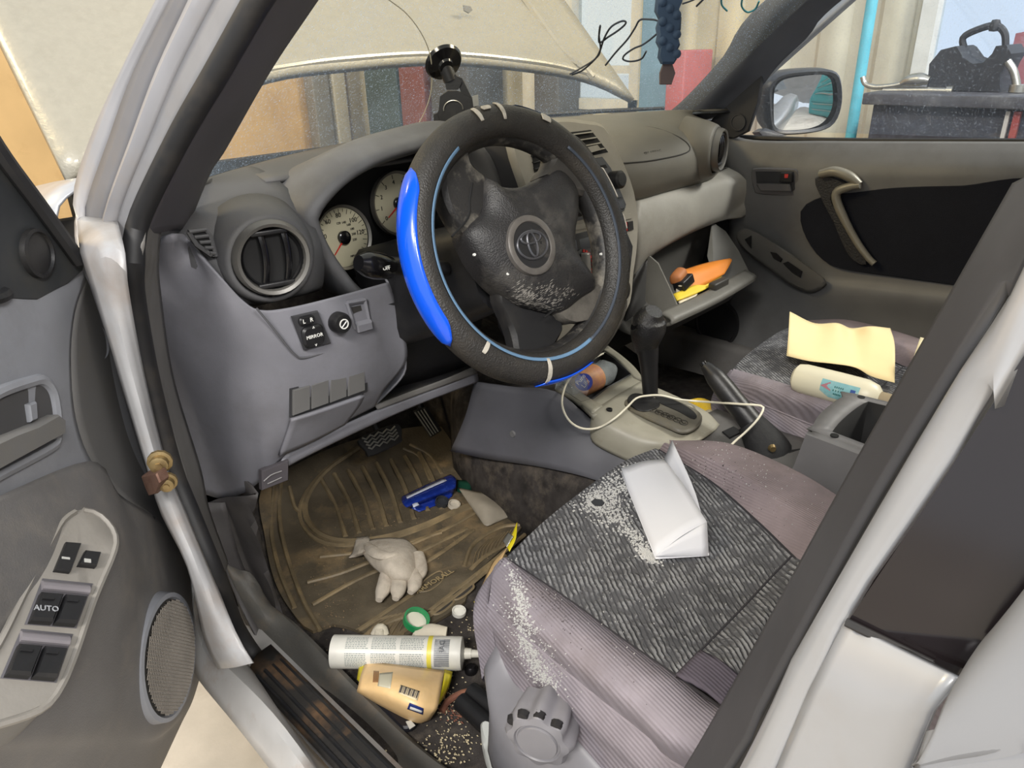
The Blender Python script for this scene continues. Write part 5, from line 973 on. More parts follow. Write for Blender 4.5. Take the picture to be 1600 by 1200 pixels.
# right bolster
bR1 = [Z(1046, 694, .748), Z(1130, 720, .766), Z(1220, 772, .772), Z(1290, 832, .776), Z(1350, 900, .78)]
bR2 = [Z(1046, 688, .742), Z(1134, 692, .756), Z(1234, 732, .760), Z(1312, 780, .764), Z(1400, 850, .768)]
b = B(); b.patch([seamR, [(a+c)/2+V(0, 0, .007) for a, c in zip(seamR, bR1)], bR1, bR2, [p+V(.022, .004, -.035) for p in bR2], [p+V(.020, 0, -.17) for p in bR2]], 28, 5); b.build('side_bolster', ribcloth('seat_cloth_b', (134, 122, 124), (104, 92, 86)), ds)
# backrest (behind the pillar)
def backrest(par, dx, dy, dz):
    c = lambda x, y, z: V(x+dx, y+dy, z+dz)
    b = B(); rows = []
    for z, y, th, w_ in ((.72, -.60, .10, .21), (.80, -.60, .13, .235), (1.0, -.67, .13, .24), (1.2, -.74, .12, .225), (1.32, -.79, .09, .18)):
        rows.append(cr([c(-.41-w_, y-.02, z), c(-.41-w_*.92, y+.03, z), c(-.41-w_*.6, y, z), c(-.41, y-.012, z), c(-.41+w_*.6, y, z), c(-.41+w_*.92, y+.03, z), c(-.41+w_, y-.02, z), c(-.41+w_*.8, y-th, z-.02), c(-.41, y-th-.02, z-.02), c(-.41-w_*.8, y-th, z-.02)], 40, True))
    b.grid(rows, cu=True); b.f.append(tuple(range(160, 200))); b.build('backrest', CLOTH, par)
    b = B(); b.box(Matrix.Translation(c(-.41, -.84, 1.45)) @ Matrix.Rotation(-.25, 4, 'X'), .25, .09, .17, .035); h_ = b.build('headrest', CLOTH, par)
    for s_ in (-.05, .05):
        b = B(); b.tube([c(-.41+s_, -.82, 1.38), c(-.41+s_, -.80, 1.30)], .006, 8); b.build('headrest_post', CHROME, h_)
backrest(ds, 0, 0, 0)
# plastic base and height knob
SB = mat('seat_base_grey', (122, 120, 124), .45, dirt=(100, 96, 94), dscale=10, damt=.3)
base0 = [X(774, 1012, -.630), X(800, 1080, -.645), X(850, 1120, -.652), X(900, 1180, -.655), V(-.655, -.45, .60), V(-.655, -.62, .60)]
base1 = [X(766, 1060, -.635), X(768, 1120, -.655), X(780, 1190, -.665), V(-.665, -.30, .50), V(-.665, -.45, .48), V(-.665, -.62, .48)]
base2 = [X(770, 1075, -.60), X(766, 1140, -.62), X(772, 1200, -.64), V(-.65, -.30, .47), V(-.65, -.45, .46), V(-.65, -.62, .46)]
b = B(); b.patch([[p+V(.02, 0, .01) for p in base0], base0, [(a+c)/2+V(-.012, 0, 0) for a, c in zip(base0, base1)], base1, base2], 28, 5); b.build('base_cover', SB, ds, solid=.004, label='smooth grey plastic base cover')
kc = X(850, 1132, -.672); kn = V(-.90, -.42, .10).normalized(); KM = frame(kc, V(0, 0, 1).cross(kn), (0, 0, 1))
b = B(); NP = 64
def lobe(k, r, d): return r*(1+d*math.cos(8*2*math.pi*k/NP))
rows = [[KM @ V(lobe(k, r, d)*math.cos(2*math.pi*k/NP), lobe(k, r, d)*math.sin(2*math.pi*k/NP), h) for k in range(NP)] for r, d, h in ((.030, .09, -.02), (.033, .10, .0), (.033, .10, .016), (.030, .07, .022), (.024, .0, .024), (.0225, 0, .022), (.0, 0, .0225))]
b.grid(rows, cu=True); kb_ = b.build('height_knob', SB, ds, label='lobed grey seat adjuster knob')
b = B(); b.lathe(KM, [(.021, .0222), (.020, .0245), (0, .0255)], 40, cap=False, sy=1.0); b.build('knob_cap', SB, kb_)
BLK = mat('wear_black', (24, 22, 24), .6)
for a in (1.55, 2.1, .95, 2.6):
    p = KM @ V(.031*math.cos(a), .031*math.sin(a), .0185); b = B(); b.lathe(frame(p, KM.col[0].to_3d(), KM.col[1].to_3d()), [(.0075, -.004), (.006, .002), (.0, .0025)], 9, cap=False, sx=.9, sy=.7); b.build('worn_spot', BLK, kb_)
# white flaky stain on the cushion and bolster: many tiny flakes
def flakes(name, spots, m, par, n, label, h=.0016):
    b = B(); rnd = random.Random(len(name)+n)
    for _ in range(n):
        (px, py, z, sx_, sy_, ang, s0_) = rnd.choice(spots); u_, v_ = rnd.gauss(0, 1)*sx_, rnd.gauss(0, 1)*sy_
        ca, sa = math.cos(ang), math.sin(ang); q = (px+u_*ca-v_*sa, py+u_*sa+v_*ca)
        p = surf(*q) if z is None else (X(*q, -z) if z < 0 and False else Z(*q, z))
        if p is None: continue
        r = s0_*rnd.uniform(.4, 1.3); a0 = rnd.uniform(0, 6.28); k = rnd.choice((4, 5, 6)); rr2 = [r*rnd.uniform(.6, 1.2) for _ in range(k)]
        nrm = SN; t1 = nrm.orthogonal().normalized(); t2 = nrm.cross(t1)
        vs_ = [p+t1*(rr2[i]*math.cos(a0+6.283*i/k))+t2*(rr2[i]*math.sin(a0+6.283*i/k)) for i in range(k)]
        b.add([v_-nrm*.001 for v_ in vs_]+[p+nrm*h], [(i, (i+1) % k, k) for i in range(k)])
    return b.build(name, m, par, kind='stuff', label=label)
SEATBVH = bvh([o for o in COL.objects if o.parent == ds and o.name.split('.')[0] in ('cushion_insert', 'rear_insert', 'side_bolster', 'side_skirt')])
SN = V(0, 0, 1)
def surf(px, py):
    global SN
    h = SEATBVH.ray_cast(CAM, ray(px, py).normalized())
    if h[0] is None: return None
    SN = h[1] if h[1].dot(ray(px, py)) < 0 else -h[1]
    return h[0]
STAIN = mat('white_stain', (178, 177, 174), .9)
flakes('white_residue', [(945, 772, None, 24, 12, -.6, .0030), (982, 748, None, 22, 9, -.4, .0026), (958, 800, None, 14, 16, .9, .0026), (990, 838, None, 24, 6, .8, .0026), (930, 785, None, 10, 8, 0, .0026), (1012, 868, None, 9, 4, .6, .0030)], STAIN, ds, 1500, 'white flaky stain on the insert')
flakes('white_residue', [(812, 930, None, 26, 6, 1.25, .0022), (822, 1000, None, 26, 6, 1.2, .0022), (845, 1055, None, 22, 8, 1.0, .0022), (830, 1010, None, 45, 14, 1.0, .0014)], STAIN, ds, 1100, 'white flaky stain down the side bolster')
flakes('white_specks', [(1000, 900, None, 130, 70, -.6, .0010), (1150, 740, None, 60, 35, .5, .0012)], STAIN, ds, 300, 'scattered white specks')
flakes('dark_specks', [(845, 925, None, 30, 14, .6, .0022), (870, 945, None, 22, 12, .8, .0018), (1180, 760, None, 60, 40, .5, .0016), (1130, 740, None, 30, 14, .4, .0022), (950, 960, None, 60, 40, .6, .0016)], mat('dark_stain', (56, 48, 46), .9), ds, 420, 'dark dirt spots', h=.0006)
b = B(); p = surf(934, 787); b.prism([p+V(*q, .001) for q in ((-.006, -.008, 0), (.006, -.008, 0), (.009, .002, 0), (0, .010, 0), (-.008, .004, 0))] if False else [p+V(.008*math.cos(k), .009*math.sin(k), .001) for k in (0, 1.1, 2.2, 3.3, 4.4, 5.4)], (0, 0, .0014)); b.build('bare_spot', mat('bare_dark', (46, 48, 52), .9), ds)
# passenger seat: the same seat without knob and stains
ps = thing('passenger_seat', 'grey cloth passenger seat strewn with papers and a bottle', 'seat', ds.location+V(.755, .125, -.05))
for ch in [o for o in COL.objects if o.parent == ds]:
    nm = ch.name.split('.')[0]
    if nm in ('height_knob', 'white_residue', 'white_specks', 'dark_specks', 'bare_spot'): continue
    c = ch.copy(); COL.objects.link(c); c.parent = ps; OFF[c.name] = OFF[ps.name]
    for g in [x for x in COL.objects if x.parent == ch]:
        q = g.copy(); COL.objects.link(q); q.parent = c
DP = V(.755, .125, -.05)
PB = bvh([o for o in COL.objects if o.parent == ds and o.name.split('.')[0] in ('cushion_insert', 'rear_insert', 'side_bolster')])
def psurf(px, py, lift=.002):
    h = PB.ray_cast(CAM-DP, ray(px, py).normalized())
    return (h[0]+DP+h[1]*lift*(1 if h[1].z > 0 else -1)) if h[0] else None
# ------------------------------------------------------------------ passenger door
pd_ = thing('passenger_door', 'closed grey passenger door with black fabric insert and pull handle', 'car door', (.72, -.1, .5))
PDM = mat('door_grey', (108, 108, 108), .55, dirt=(78, 76, 72), dscale=6, damt=.35, bump=.12, bscale=900)
rowsd = [[X(1125, 190, .72), X(1165, 218, .72), X(1300, 222, .722), X(1450, 223, .722), X(1640, 224, .722)],
         [X(1130, 230, .705), X(1170, 246, .70), X(1300, 244, .695), X(1450, 244, .695), X(1640, 244, .695)],
         [X(1135, 262, .70), X(1176, 272, .69), X(1300, 270, .675), X(1450, 270, .672), X(1640, 270, .672)],
         [X(1140, 300, .70), X(1180, 310, .685), X(1300, 312, .675), X(1450, 300, .674), X(1640, 298, .674)],
         [X(1140, 350, .70), X(1190, 356, .69), X(1290, 380, .685), X(1450, 380, .682), X(1640, 380, .682)],
         [X(1140, 410, .70), X(1200, 420, .69), X(1300, 430, .680), X(1450, 446, .676), X(1640, 460, .676)],
         [X(1140, 470, .70), X(1200, 470, .69), X(1300, 455, .668), X(1450, 470, .665), X(1640, 490, .665)],
         [X(1140, 540, .69), X(1200, 540, .685), X(1300, 510, .680), X(1450, 520, .680), X(1640, 540, .68)],
         [X(1100, 640, .69), X(1200, 640, .69), X(1300, 630, .69), X(1450, 640, .69), X(1640, 650, .69)]]
b = B(); b.patch(rowsd, 34, 5); b.build('door_panel', PDM, pd_, solid=.008)
b = B(); b.box(Matrix.Translation((.80, -.35, .75)), .10, 1.35, .58, .02); b.build('door_shell', SILVER, pd_)
b = B(); b.tube([X(1140, 214, .728), X(1300, 220, .73), X(1640, 222, .73)], .007, 8, N=12); b.build('window_seal', RUBBER, pd_)
b = B(); b.patch([[V(.735, .42, 1.065), V(.735, .0, 1.08), V(.735, -.95, 1.10)], [V(.66, -.12, 1.50), V(.66, -.3, 1.55), V(.66, -.95, 1.58)]], 12, 8); b.build('window_glass', glass('door_glass', (236, 242, 250), .05, (196, 212, 236), .16, 240), pd_)
ins2 = cr([X(*q, .672) for q in ((1252, 330), (1262, 318), (1290, 306), (1340, 300), (1400, 293), (1500, 290), (1640, 290), (1640, 465), (1500, 446), (1400, 432), (1320, 420), (1290, 408), (1268, 384), (1254, 354))], 60, True)
b = B(); b.prism(ins2, (-.006, 0, 0), .002); b.build('fabric_insert', mat('insert_black', (30, 32, 40), .9, bump=.5, bscale=500, spec=.2), pd_, label='black fabric insert')
# pull handle
hO = [X(*q, .655) for q in ((1274, 272), (1280, 266), (1306, 265), (1330, 269), (1346, 280), (1352, 292), (1338, 298), (1318, 298), (1306, 306), (1310, 322), (1330, 362), (1352, 392), (1366, 404), (1372, 412), (1362, 414), (1354, 413))]
b = B(); b.tube([X(*q, .652) for q in ((1282, 272), (1304, 268), (1328, 276), (1344, 288))], [.012, .014, .014, .009], 14, N=20, flat=.8); b.tube([X(*q, .650) for q in ((1344, 289), (1326, 292), (1308, 300), (1308, 316), (1322, 348), (1340, 380), (1356, 402), (1366, 412))], [.008, .010, .010, .0085, .008, .007], 14, N=40, flat=1.0); b.build('pull_handle', mat('handle_grey', (134, 130, 118), .4, .2), pd_, label='grey hooked pull handle')
b = B(); b.prism(cr([X(*q, .668) for q in ((1276, 278), (1300, 274), (1326, 288), (1306, 296), (1300, 308), (1314, 340), (1334, 376), (1354, 402), (1358, 412), (1346, 412), (1328, 396), (1306, 350), (1286, 308))], 50, True), (-.012, 0, 0), .003); b.build('handle_grip', mat('grip_mesh', (40, 40, 42), .5, bump=1.0, bscale=260), pd_)
# inside latch
b = B(); b.prism(cr([X(*q, .684) for q in ((1176, 268), (1186, 262), (1240, 263), (1250, 268), (1252, 290), (1246, 304), (1236, 306), (1188, 302), (1180, 294))], 40, True), (-.010, 0, 0), .003); lt = b.build('latch_bezel', mat('latch_grey', (92, 90, 90), .5), pd_)
b = B(); b.prism([X(*q, .6738) for q in ((1181, 268), (1240, 268), (1242, 296), (1238, 299), (1190, 297), (1183, 290))], (-.0015, 0, 0)); b.build('latch_recess', mat('latch_dark2', (40, 40, 42), .6), lt)
b = B(); b.prism([X(*q, .673) for q in ((1184, 286), (1236, 287), (1238, 298), (1190, 297))], (-.010, 0, 0), .003); b.build('latch_lever', mat('latch_grey', (92, 90, 90)), lt)
b = B(); b.prism([X(*q, .6725) for q in ((1222, 269), (1240, 269), (1239, 284), (1220, 284))], (-.008, 0, 0), .002); b.build('lock_slider', BLACK, lt)
b = B(); b.prism([X(*q, .6645) for q in ((1226, 272), (1232, 272), (1231, 278), (1226, 278))], (-.001, 0, 0)); b.build('lock_mark', mat('lock_red', (200, 60, 56), .5), lt)
# switch pod
pod = cr([X(*q, .665) for q in ((1152, 374), (1160, 362), (1174, 362), (1200, 376), (1240, 402), (1278, 430), (1292, 442), (1284, 452), (1264, 458), (1236, 446), (1200, 420), (1166, 394))], 50, True)
b = B(); b.prism(pod, (-.022, -.006, .012), .006); pod_ = b.build('armrest_pod', mat('pod_grey', (104, 102, 98), .5), pd_)
b = B(); b.prism([X(*q, .640) for q in ((1164, 374), (1174, 368), (1174, 388))], (-.002, 0, 0)); b.build('pod_notch', DARK, pod_)
for q in (((1204, 394), (1214, 396), (1223, 405), (1220, 410), (1209, 404)), ((1224, 412), (1232, 409), (1254, 424), (1251, 434), (1238, 426))):
    b = B(); b.prism([X(*c, .642) for c in q], (-.004, 0, .002), .001); b.build('window_switch', BLACK, pod_)
M = frame(X(1120, 505, .688), (0, -1, 0), (0, 0, 1)); b = B(); b.lathe(M, [(.068, -.004), (.066, .006), (.060, .006), (.058, .002), (0, .004)], 40, cap=False); b.build('speaker_ring', mat('speaker_dark', (34, 34, 36), .6), pd_)
# mirror corner trim with tweeter, and the mirror outside
b = B(); b.prism([X(*q, .712) for q in ((1112, 190), (1192, 92), (1198, 96), (1188, 160), (1172, 205), (1150, 216), (1128, 212))], (-.012, 0, 0), .003); cor = b.build('mirror_trim', mat('corner_black', (44, 45, 50), .5), pd_)
b = B(); b.lathe(frame(X(1154, 191, .699), (0, -1, 0), (0, 0, 1)), [(.020, -.002), (.0195, .004), (.017, .004), (.0165, .002), (0, .0035)], 30, cap=False); b.build('tweeter', mat('tweeter_dark', (52, 53, 58), .6), cor)
mo = cr([X(*q, .93) for q in ((1196, 140), (1204, 122), (1226, 112), (1270, 108), (1300, 110), (1312, 124), (1314, 160), (1304, 190), (1282, 204), (1240, 210), (1208, 208), (1198, 190))], 48, True)
n_m = V(-.50, -.86, 0)
mcen = sum(mo, V(0, 0, 0))/48
# mirror face plane turned towards the cabin
def MF(px, py, off=0): return PL(px, py, mcen-V(0, 0, 0)+V(-.55, -.83, -.05).normalized()*off, V(-.55, -.83, -.05).normalized())
mfn = V(-.55, -.83, -.05).normalized()
mo = cr([MF(*q) for q in ((1196, 140), (1204, 122), (1226, 112), (1270, 108), (1300, 110), (1312, 124), (1314, 160), (1304, 190), (1282, 204), (1240, 210), (1208, 208), (1198, 190))], 48, True)
b = B(); c_m = sum(mo, V(0, 0, 0))/48
b.grid([[c_m+(p-c_m)*k-mfn*d for p in mo] for k, d in ((.86, -.008), (.94, -.012), (1.0, -.004), (1.02, .03), (.9, .075), (.5, .10), (.02, .105))], cu=True); mi = b.build('side_mirror', mat('mirror_black', (46, 48, 54), .4), pd_, label='black door mirror')
mg = cr([MF(*q, .004) for q in ((1209, 146), (1216, 130), (1232, 122), (1270, 117), (1290, 118), (1299, 130), (1300, 164), (1290, 186), (1272, 198), (1240, 204), (1216, 204), (1209, 192))], 48, True)
mm = bpy.data.materials.new('mirror_silver'); mm.use_nodes = True; mm.node_tree.nodes['Principled BSDF'].inputs['Metallic'].default_value = 1; mm.node_tree.nodes['Principled BSDF'].inputs['Roughness'].default_value = .02; mm.node_tree.nodes['Principled BSDF'].inputs['Base Color'].default_value = (.85, .87, .88, 1)
nz = mm.node_tree.nodes.new('ShaderNodeTexNoise'); nz.inputs['Scale'].default_value = 300; rp = mm.node_tree.nodes.new('ShaderNodeMapRange'); rp.inputs[1].default_value = .62; rp.inputs[2].default_value = .8; rp.inputs[3].default_value = .02; rp.inputs[4].default_value = .3; mm.node_tree.links.new(nz.outputs[0], rp.inputs[0]); mm.node_tree.links.new(rp.outputs[0], mm.node_tree.nodes['Principled BSDF'].inputs['Roughness'])
b = B(); cg = sum(mg, V(0, 0, 0))/48; b.grid([[cg+(p-cg)*k+mfn*(.002+.0042*(1-k*k)*1.0) for p in mg] for k in (1, .85, .7, .55, .4, .25, .1, .002)], cu=True); b.build('mirror_glass', mm, mi)
b = B(); b.prism([X(1196, 200, .80), X(1230, 212, .80), X(1196, 216, .76), X(1186, 206, .76)], (.06, .05, -.01)); b.build('mirror_arm', mat('mirror_black', (46, 48, 54)), mi)
# ------------------------------------------------------------------ driver's door, open
DN = V(math.cos(math.radians(45)), -math.sin(math.radians(45)), 0); D0 = V(-.859, .2, 0)
def D(px, py, o=0): return PL(px, py, D0+DN*o, DN)
dd = thing('driver_door', 'open grey driver door with window switches and speaker grille', 'car door', (-.95, .1, .35))
DRM = mat('driver_door_grey', (134, 136, 142), .5, dirt=(92, 90, 88), dscale=6, damt=.4, bump=.12, bscale=900)
DRD = mat('driver_door_dark', (106, 105, 104), .55, dirt=(128, 120, 96), dscale=4, damt=.3, bump=.12, bscale=900)
crv = [(140, 400), (128, 440), (112, 490), (106, 560), (113, 650), (138, 720), (182, 772), (240, 808), (300, 850)]
colA = [D(-60, 330, .015), D(-60, 440, .02), D(-60, 560, .02), D(-60, 660, .02), D(-60, 760, .02), D(-60, 850, .02), D(-60, 960, .02), D(-60, 1080, .02), D(-60, 1240, .01)]
colB = [D(40, 400, .015), D(40, 470, .02), D(40, 540, .022), D(40, 620, .022), D(40, 720, .022), D(50, 800, .022), D(60, 900, .022), D(60, 1060, .02), D(60, 1230, .01)]
colC = [D(*q, .015) for q in crv[:-1]]
b = B(); b.patch([colA, colB, [(a+c)/2+DN*.002 for a, c in zip(cr(colB, 12), cr(colC, 12))], colC], 40, 6); b.build('door_panel', DRM, dd, solid=.006)
colE = [D(200, 405, -.02), D(215, 440, -.02), D(232, 520, -.02), D(255, 600, -.02), D(278, 690, -.02), D(300, 770, -.018), D(312, 830, -.012), D(312, 860, -.008)]
colD = [(a+c)/2-DN*.012 for a, c in zip(cr(colC, 8), cr(colE, 8))]
b = B(); b.patch([colC, colD, colE], 40, 6); b.build('door_scoop', DRD, dd, solid=.005)
b = B(); b.lathe(frame(D(155, 535, -.012), (-DN.y, DN.x, 0), (0, 0, 1)), [(.022, 0), (.020, .003), (.014, -.002), (0, -.003)], 24, cap=False, sx=.75, sy=1.0); b.build('dimple', DRM, dd)
# lower body of the door with pod
low = [[D(-60, 800, .03), D(138, 722, .02), D(182, 774, .016), D(240, 808, .014), D(298, 846, .0)],
       [D(-60, 860, .04), D(150, 800, .04), D(205, 830, .03), D(255, 870, .02), D(308, 900, .0)],
       [D(-60, 960, .05), D(170, 900, .06), D(220, 920, .04), D(268, 920, .022), D(319, 970, .0)],
       [D(-60, 1060, .05), D(150, 1020, .06), D(210, 1040, .045), D(262, 1030, .028), D(318, 1020, .0)],
       [D(-60, 1150, .05), D(130, 1130, .055), D(205, 1130, .04), D(255, 1130, .028), D(300, 1088, .0)],
       [D(-60, 1180, .04), D(130, 1175, .04), D(200, 1170, .03), D(240, 1160, .02), D(280, 1130, .0)],
       [D(-60, 1260, .02), D(130, 1250, .02), D(180, 1240, .015), D(220, 1230, .01), D(245, 1205, .0)]]
b = B(); b.patch(low, 26, 6); b.build('door_lower', mat('door_low_grey', (104, 102, 101), .5, dirt=(150, 142, 130), dscale=7, damt=.45, bump=.2, bscale=600), dd, solid=.006)
b = B(); o5 = [D(*q, -.012) for q in ((300, 850), (308, 900), (319, 970), (318, 1020), (300, 1088), (270, 1150), (245, 1205), (150, 1290), (-80, 1290), (-80, 330), (20, 330), (150, 400), (205, 520), (245, 690))]; b.prism(o5, -DN*.07, 0); b.build('door_shell', SILVER, dd)
# pod top face with switches
pn = (DN*.72+V(0, 0, .70)).normalized(); PF0 = D(90, 960, .075)
def PF(px, py, o=0): return PL(px, py, PF0+pn*o, pn)
face = [(130, 797), (154, 804), (174, 824), (181, 845), (175, 871), (147, 937), (119, 1018), (95, 1074), (66, 1108), (0, 1132), (-50, 1140), (-50, 1085), (0, 1004), (45, 913), (91, 825), (110, 804)]
fc = cr([PF(*q) for q in face], 60, True)
PODM = mat('pod_tan', (132, 128, 122), .5, dirt=(104, 98, 88), dscale=9, damt=.35, bump=.1)
b = B(); b.prism(fc, -pn*.05); pdp = b.build('armrest_pod', DRD, dd)
b = B(); b.prism(fc, pn*.004, .003); swp = b.build('switch_panel', PODM, dd, label='tan grey window switch panel')
rim_ = [PF(*q, .004) for q in face]; b = B(); b.tube(cr(rim_, 60, True), .003, 6); b.build('panel_rim', PODM, swp)
ex = (PF(145, 912)-PF(66, 904)).normalized(); ey = (PF(66, 904)-PF(38, 976)).normalized()
def pk_(q, o, d, m, name, par, ins=.0015):
    b = B(); b.prism([PF(*c, o) for c in q], pn*d, ins); return b.build(name, m, par)
for q in (((66, 904), (145, 912), (119, 982), (38, 976)), ((33, 983), (114, 991), (88, 1067), (0, 1060))):
    w_ = pk_(q, .0042, .0008, mat('pocket_shade', (84, 82, 86), .5), 'switch_pocket', swp)
    (x0, y0), (x1, y1), (x2, y2), (x3, y3) = q
    L2 = lambda u_, v_: ((x0*(1-u_)+x1*u_)*(1-v_)+(x3*(1-u_)+x2*u_)*v_, (y0*(1-u_)+y1*u_)*(1-v_)+(y3*(1-u_)+y2*u_)*v_)
    b = B(); b.tube([PF(*L2(.04, .14), .006), PF(*L2(.96, .14), .006)], .0055, 10, flat=.7); b.build('pocket_scoop', mat('scoop_grey', (118, 114, 118), .4), w_)
    for u0, u1 in ((.05, .48), (.53, .95)):
        kq = [L2(u0, .36), L2(u1, .36), L2(u1, .98), L2(u0, .98)]
        ky = pk_(kq, .005, .008, BLACK, 'window_switch', swp, .0025)
        pk_([L2(u0+.1, .40), L2(u1-.1, .40), L2(u1-.1, .44), L2(u0+.1, .44)], .013, .0015, BLACK, 'switch_ridge', ky, .0004)
        if u0 == .05 and y0 == 904: text('AUTO', .0072, frame(PF(*L2(.30, .62), .0137), ex, ey), mat('faint_white', (150, 152, 156)), swp)
lk = pk_(((100, 850), (124, 852), (107, 897), (82, 894)), .0042, .005, BLACK, 'lock_switch', swp)
b = B(); b.box(frame(PF(103, 872, .0097), ex, ey), .007, .0022, .0006); b.build('lock_mark', mat('switch_ink', (170, 170, 166), .6), lk)
lk = pk_(((130, 864), (154, 867), (147, 889), (119, 886)), .0042, .006, BLACK, 'window_lock', swp)
b = B(); b.box(frame(PF(137, 876, .0107), ex, ey), .006, .004, .0006); b.build('window_mark', mat('switch_ink', (170, 170, 166), .6), lk)
# speaker grille: rim and woven mesh
spc = D(258, 1026, .042); SM = frame(spc+DN*.004, (-DN.y, DN.x, 0), (0, 0, 1)); Rs = (D(258, 922, .042)-D(258, 1130, .042)).length/2
wsx = (D(219, 1026, .042)-D(298, 1026, .042)).length/2/Rs
b = B(); b.lathe(SM, [(Rs*1.06, -.030), (Rs*1.0, .003), (Rs*.93, .004), (Rs*.90, .0)], 56, cap=False, sx=wsx); spk = b.build('speaker_rim', DRM, dd)
mesh_ = mat('speaker_mesh', (116, 110, 102), .6, dirt=(70, 66, 62), dscale=14, damt=.4)
b = B(); b.lathe(SM, [(Rs*.92, -.001), (Rs*.5, .003), (0, .005)], 48, cap=False, sx=wsx); b.build('speaker_backing', mat('speaker_back', (50, 48, 46), .8), spk)
b = B()
for sgn in (1, -1):
    for i in range(-24, 25):
        c_ = i/25*1.35; pts = []
        for j in range(-30, 31):
            s_ = j/30; x_, y_ = c_*.7+s_*sgn*.7, c_*.7*-sgn*1.0+s_*.7
            if x_*x_+y_*y_ < .80: pts.append(SM @ V(x_*Rs*wsx, y_*Rs, .0045+.0028*(1-x_*x_-y_*y_)))
        if len(pts) > 1: b.tube(pts, .0009, 4, caps=False)
b.build('speaker_mesh', mesh_, spk, kind='stuff', label='woven speaker mesh')
# inside latch pocket
lp_ = [(-40, 634), (0, 612), (40, 598), (64, 594), (80, 612), (87, 650), (87, 680), (78, 698), (0, 740), (-40, 760)]
b = B(); b.tube([D(*q, .024) for q in lp_], .006, 8, N=60); lb = b.build('latch_bezel', DRM, dd)
b = B(); b.prism([D(*q, .024) for q in lp_], DN*.001); b.build('latch_recess', mat('recess_grey', (72, 71, 72), .6), lb)
b = B(); b.prism([D(*q, .025) for q in ((-40, 700), (0, 680), (40, 664), (74, 648), (84, 656), (84, 676), (0, 722), (-40, 742))], DN*.014, .004); b.build('latch_lever', DRD, lb)
b = B(); b.prism([D(*q, .025) for q in ((38, 632), (50, 627), (52, 656), (42, 660))], DN*.005, .002); b.build('latch_rib', DRM, lb)
# mirror corner and window frame
b = B(); b.prism([D(*q, .012) for q in ((-60, 150), (0, 248), (60, 326), (118, 400), (114, 424), (92, 444), (40, 472), (0, 470), (-60, 480))], DN*.012, .003); cor = b.build('mirror_trim', mat('driver_corner', (46, 48, 50), .5, dirt=(80, 76, 66), dscale=20, damt=.3), dd)
b = B(); b.lathe(frame(D(57, 396, .025), (-DN.y, DN.x, 0), (0, 0, 1)), [(.024, -.003), (.0235, .004), (.0205, .005), (.0195, .002), (0, .004)], 34, cap=False, sx=1.0); b.build('tweeter', BLACK, cor)
b = B(); b.tube([D(-60, 140, .03), D(0, 238, .03), D(62, 322, .03), D(124, 408, .03)], .0075, 8, N=16); b.build('window_frame', RUBBER, dd)
b = B(); b.tube([D(-20, 470, .024), D(2, 464, .026), D(10, 458, .024)], .006, 8, N=8); b.build('frame_clip', BLACK, cor)
# ------------------------------------------------------------------ rubber floor mat
mt = thing('floor_mat', 'dirty ribbed rubber floor mat in the driver footwell', 'floor mat', (-.42, .3, .42))
MATR = mat('mat_rubber', (92, 83, 68), .5, dirt=(150, 126, 90), dscale=9, damt=.8, bump=.5, bscale=200, mottle=.35)
RIBM = mat('mat_rib', (118, 104, 80), .5, dirt=(158, 136, 98), dscale=14, damt=.7, bump=.3, bscale=200, mottle=.3)
outl = [(408, 765), (470, 722), (545, 690), (640, 668), (700, 668), (730, 690), (760, 735), (800, 770), (822, 806), (800, 842), (760, 880), (732, 912), (726, 940), (668, 976), (600, 1004), (560, 985), (520, 975), (485, 985), (452, 950), (428, 905), (414, 840)]
def poly_patch(pts, h, m, name, par, step=None):
    c = (sum(p[0] for p in pts)/len(pts), sum(p[1] for p in pts)/len(pts)); P2 = [V(p[0], p[1], 0) for p in pts]; P2 = cr(P2, 72, True); b = B()
    rows = [[FLO(c[0]+(p.x-c[0])*k, c[1]+(p.y-c[1])*k, h) for p in P2] for k in (1, .9, .75, .6, .45, .3, .15, .01)]
    rows.insert(0, [p-V(0, 0, .006) for p in rows[0]]); b.grid(rows, cu=True); return b.build(name, m, par)
poly_patch(outl, .008, MATR, 'mat_sheet', mt)
def rib(pts, r, name='rib', h=.009, N=None, m=None, flat=.8):
    b = B(); b.tube([FLO(*q, h) for q in pts], r, 6, N=N or 10*len(pts), flat=flat); return b.build(name, m or RIBM, mt)
rim = [(560, 700), (510, 735), (480, 775), (478, 808), (500, 835), (540, 846), (600, 840), (660, 822), (720, 795), (752, 785)]
rib(rim, .0070, 'heel_rim'); rib([(x-8, y+6) for x, y in rim], .0045, 'heel_rim')
for i in range(8):
    f_ = i/7; a = (500+f_*155, 745-f_*38); c = (540+f_*150, 838-f_*38 if i < 6 else 815-f_*20)
    rib([a, ((a[0]+c[0])/2+4, (a[1]+c[1])/2-2), c], .0052)
for pts in (((440, 745), (436, 800), (446, 860), (470, 930), (500, 985)), ((428, 760), (424, 830), (436, 890), (460, 950)), ((452, 760), (460, 790), (468, 800)), ((630, 700), (655, 715), (672, 750)), ((640, 694), (672, 712), (690, 740)),
            ((480, 910), (540, 893), (620, 860), (700, 825), (750, 797)), ((500, 870), (600, 858), (690, 832)), ((488, 945), (560, 905), (640, 870), (730, 826)), ((560, 985), (600, 958), (650, 925)), ((620, 905), (680, 870), (740, 828)),
            ((560, 1000), (600, 975), (640, 962), (680, 955)), ((610, 1002), (690, 940), (760, 885), (820, 835)), ((640, 985), (720, 925), (790, 868)), ((725, 885), (740, 850), (780, 825), (812, 820)), ((735, 890), (760, 868), (800, 846))):
    rib(pts, .0042)
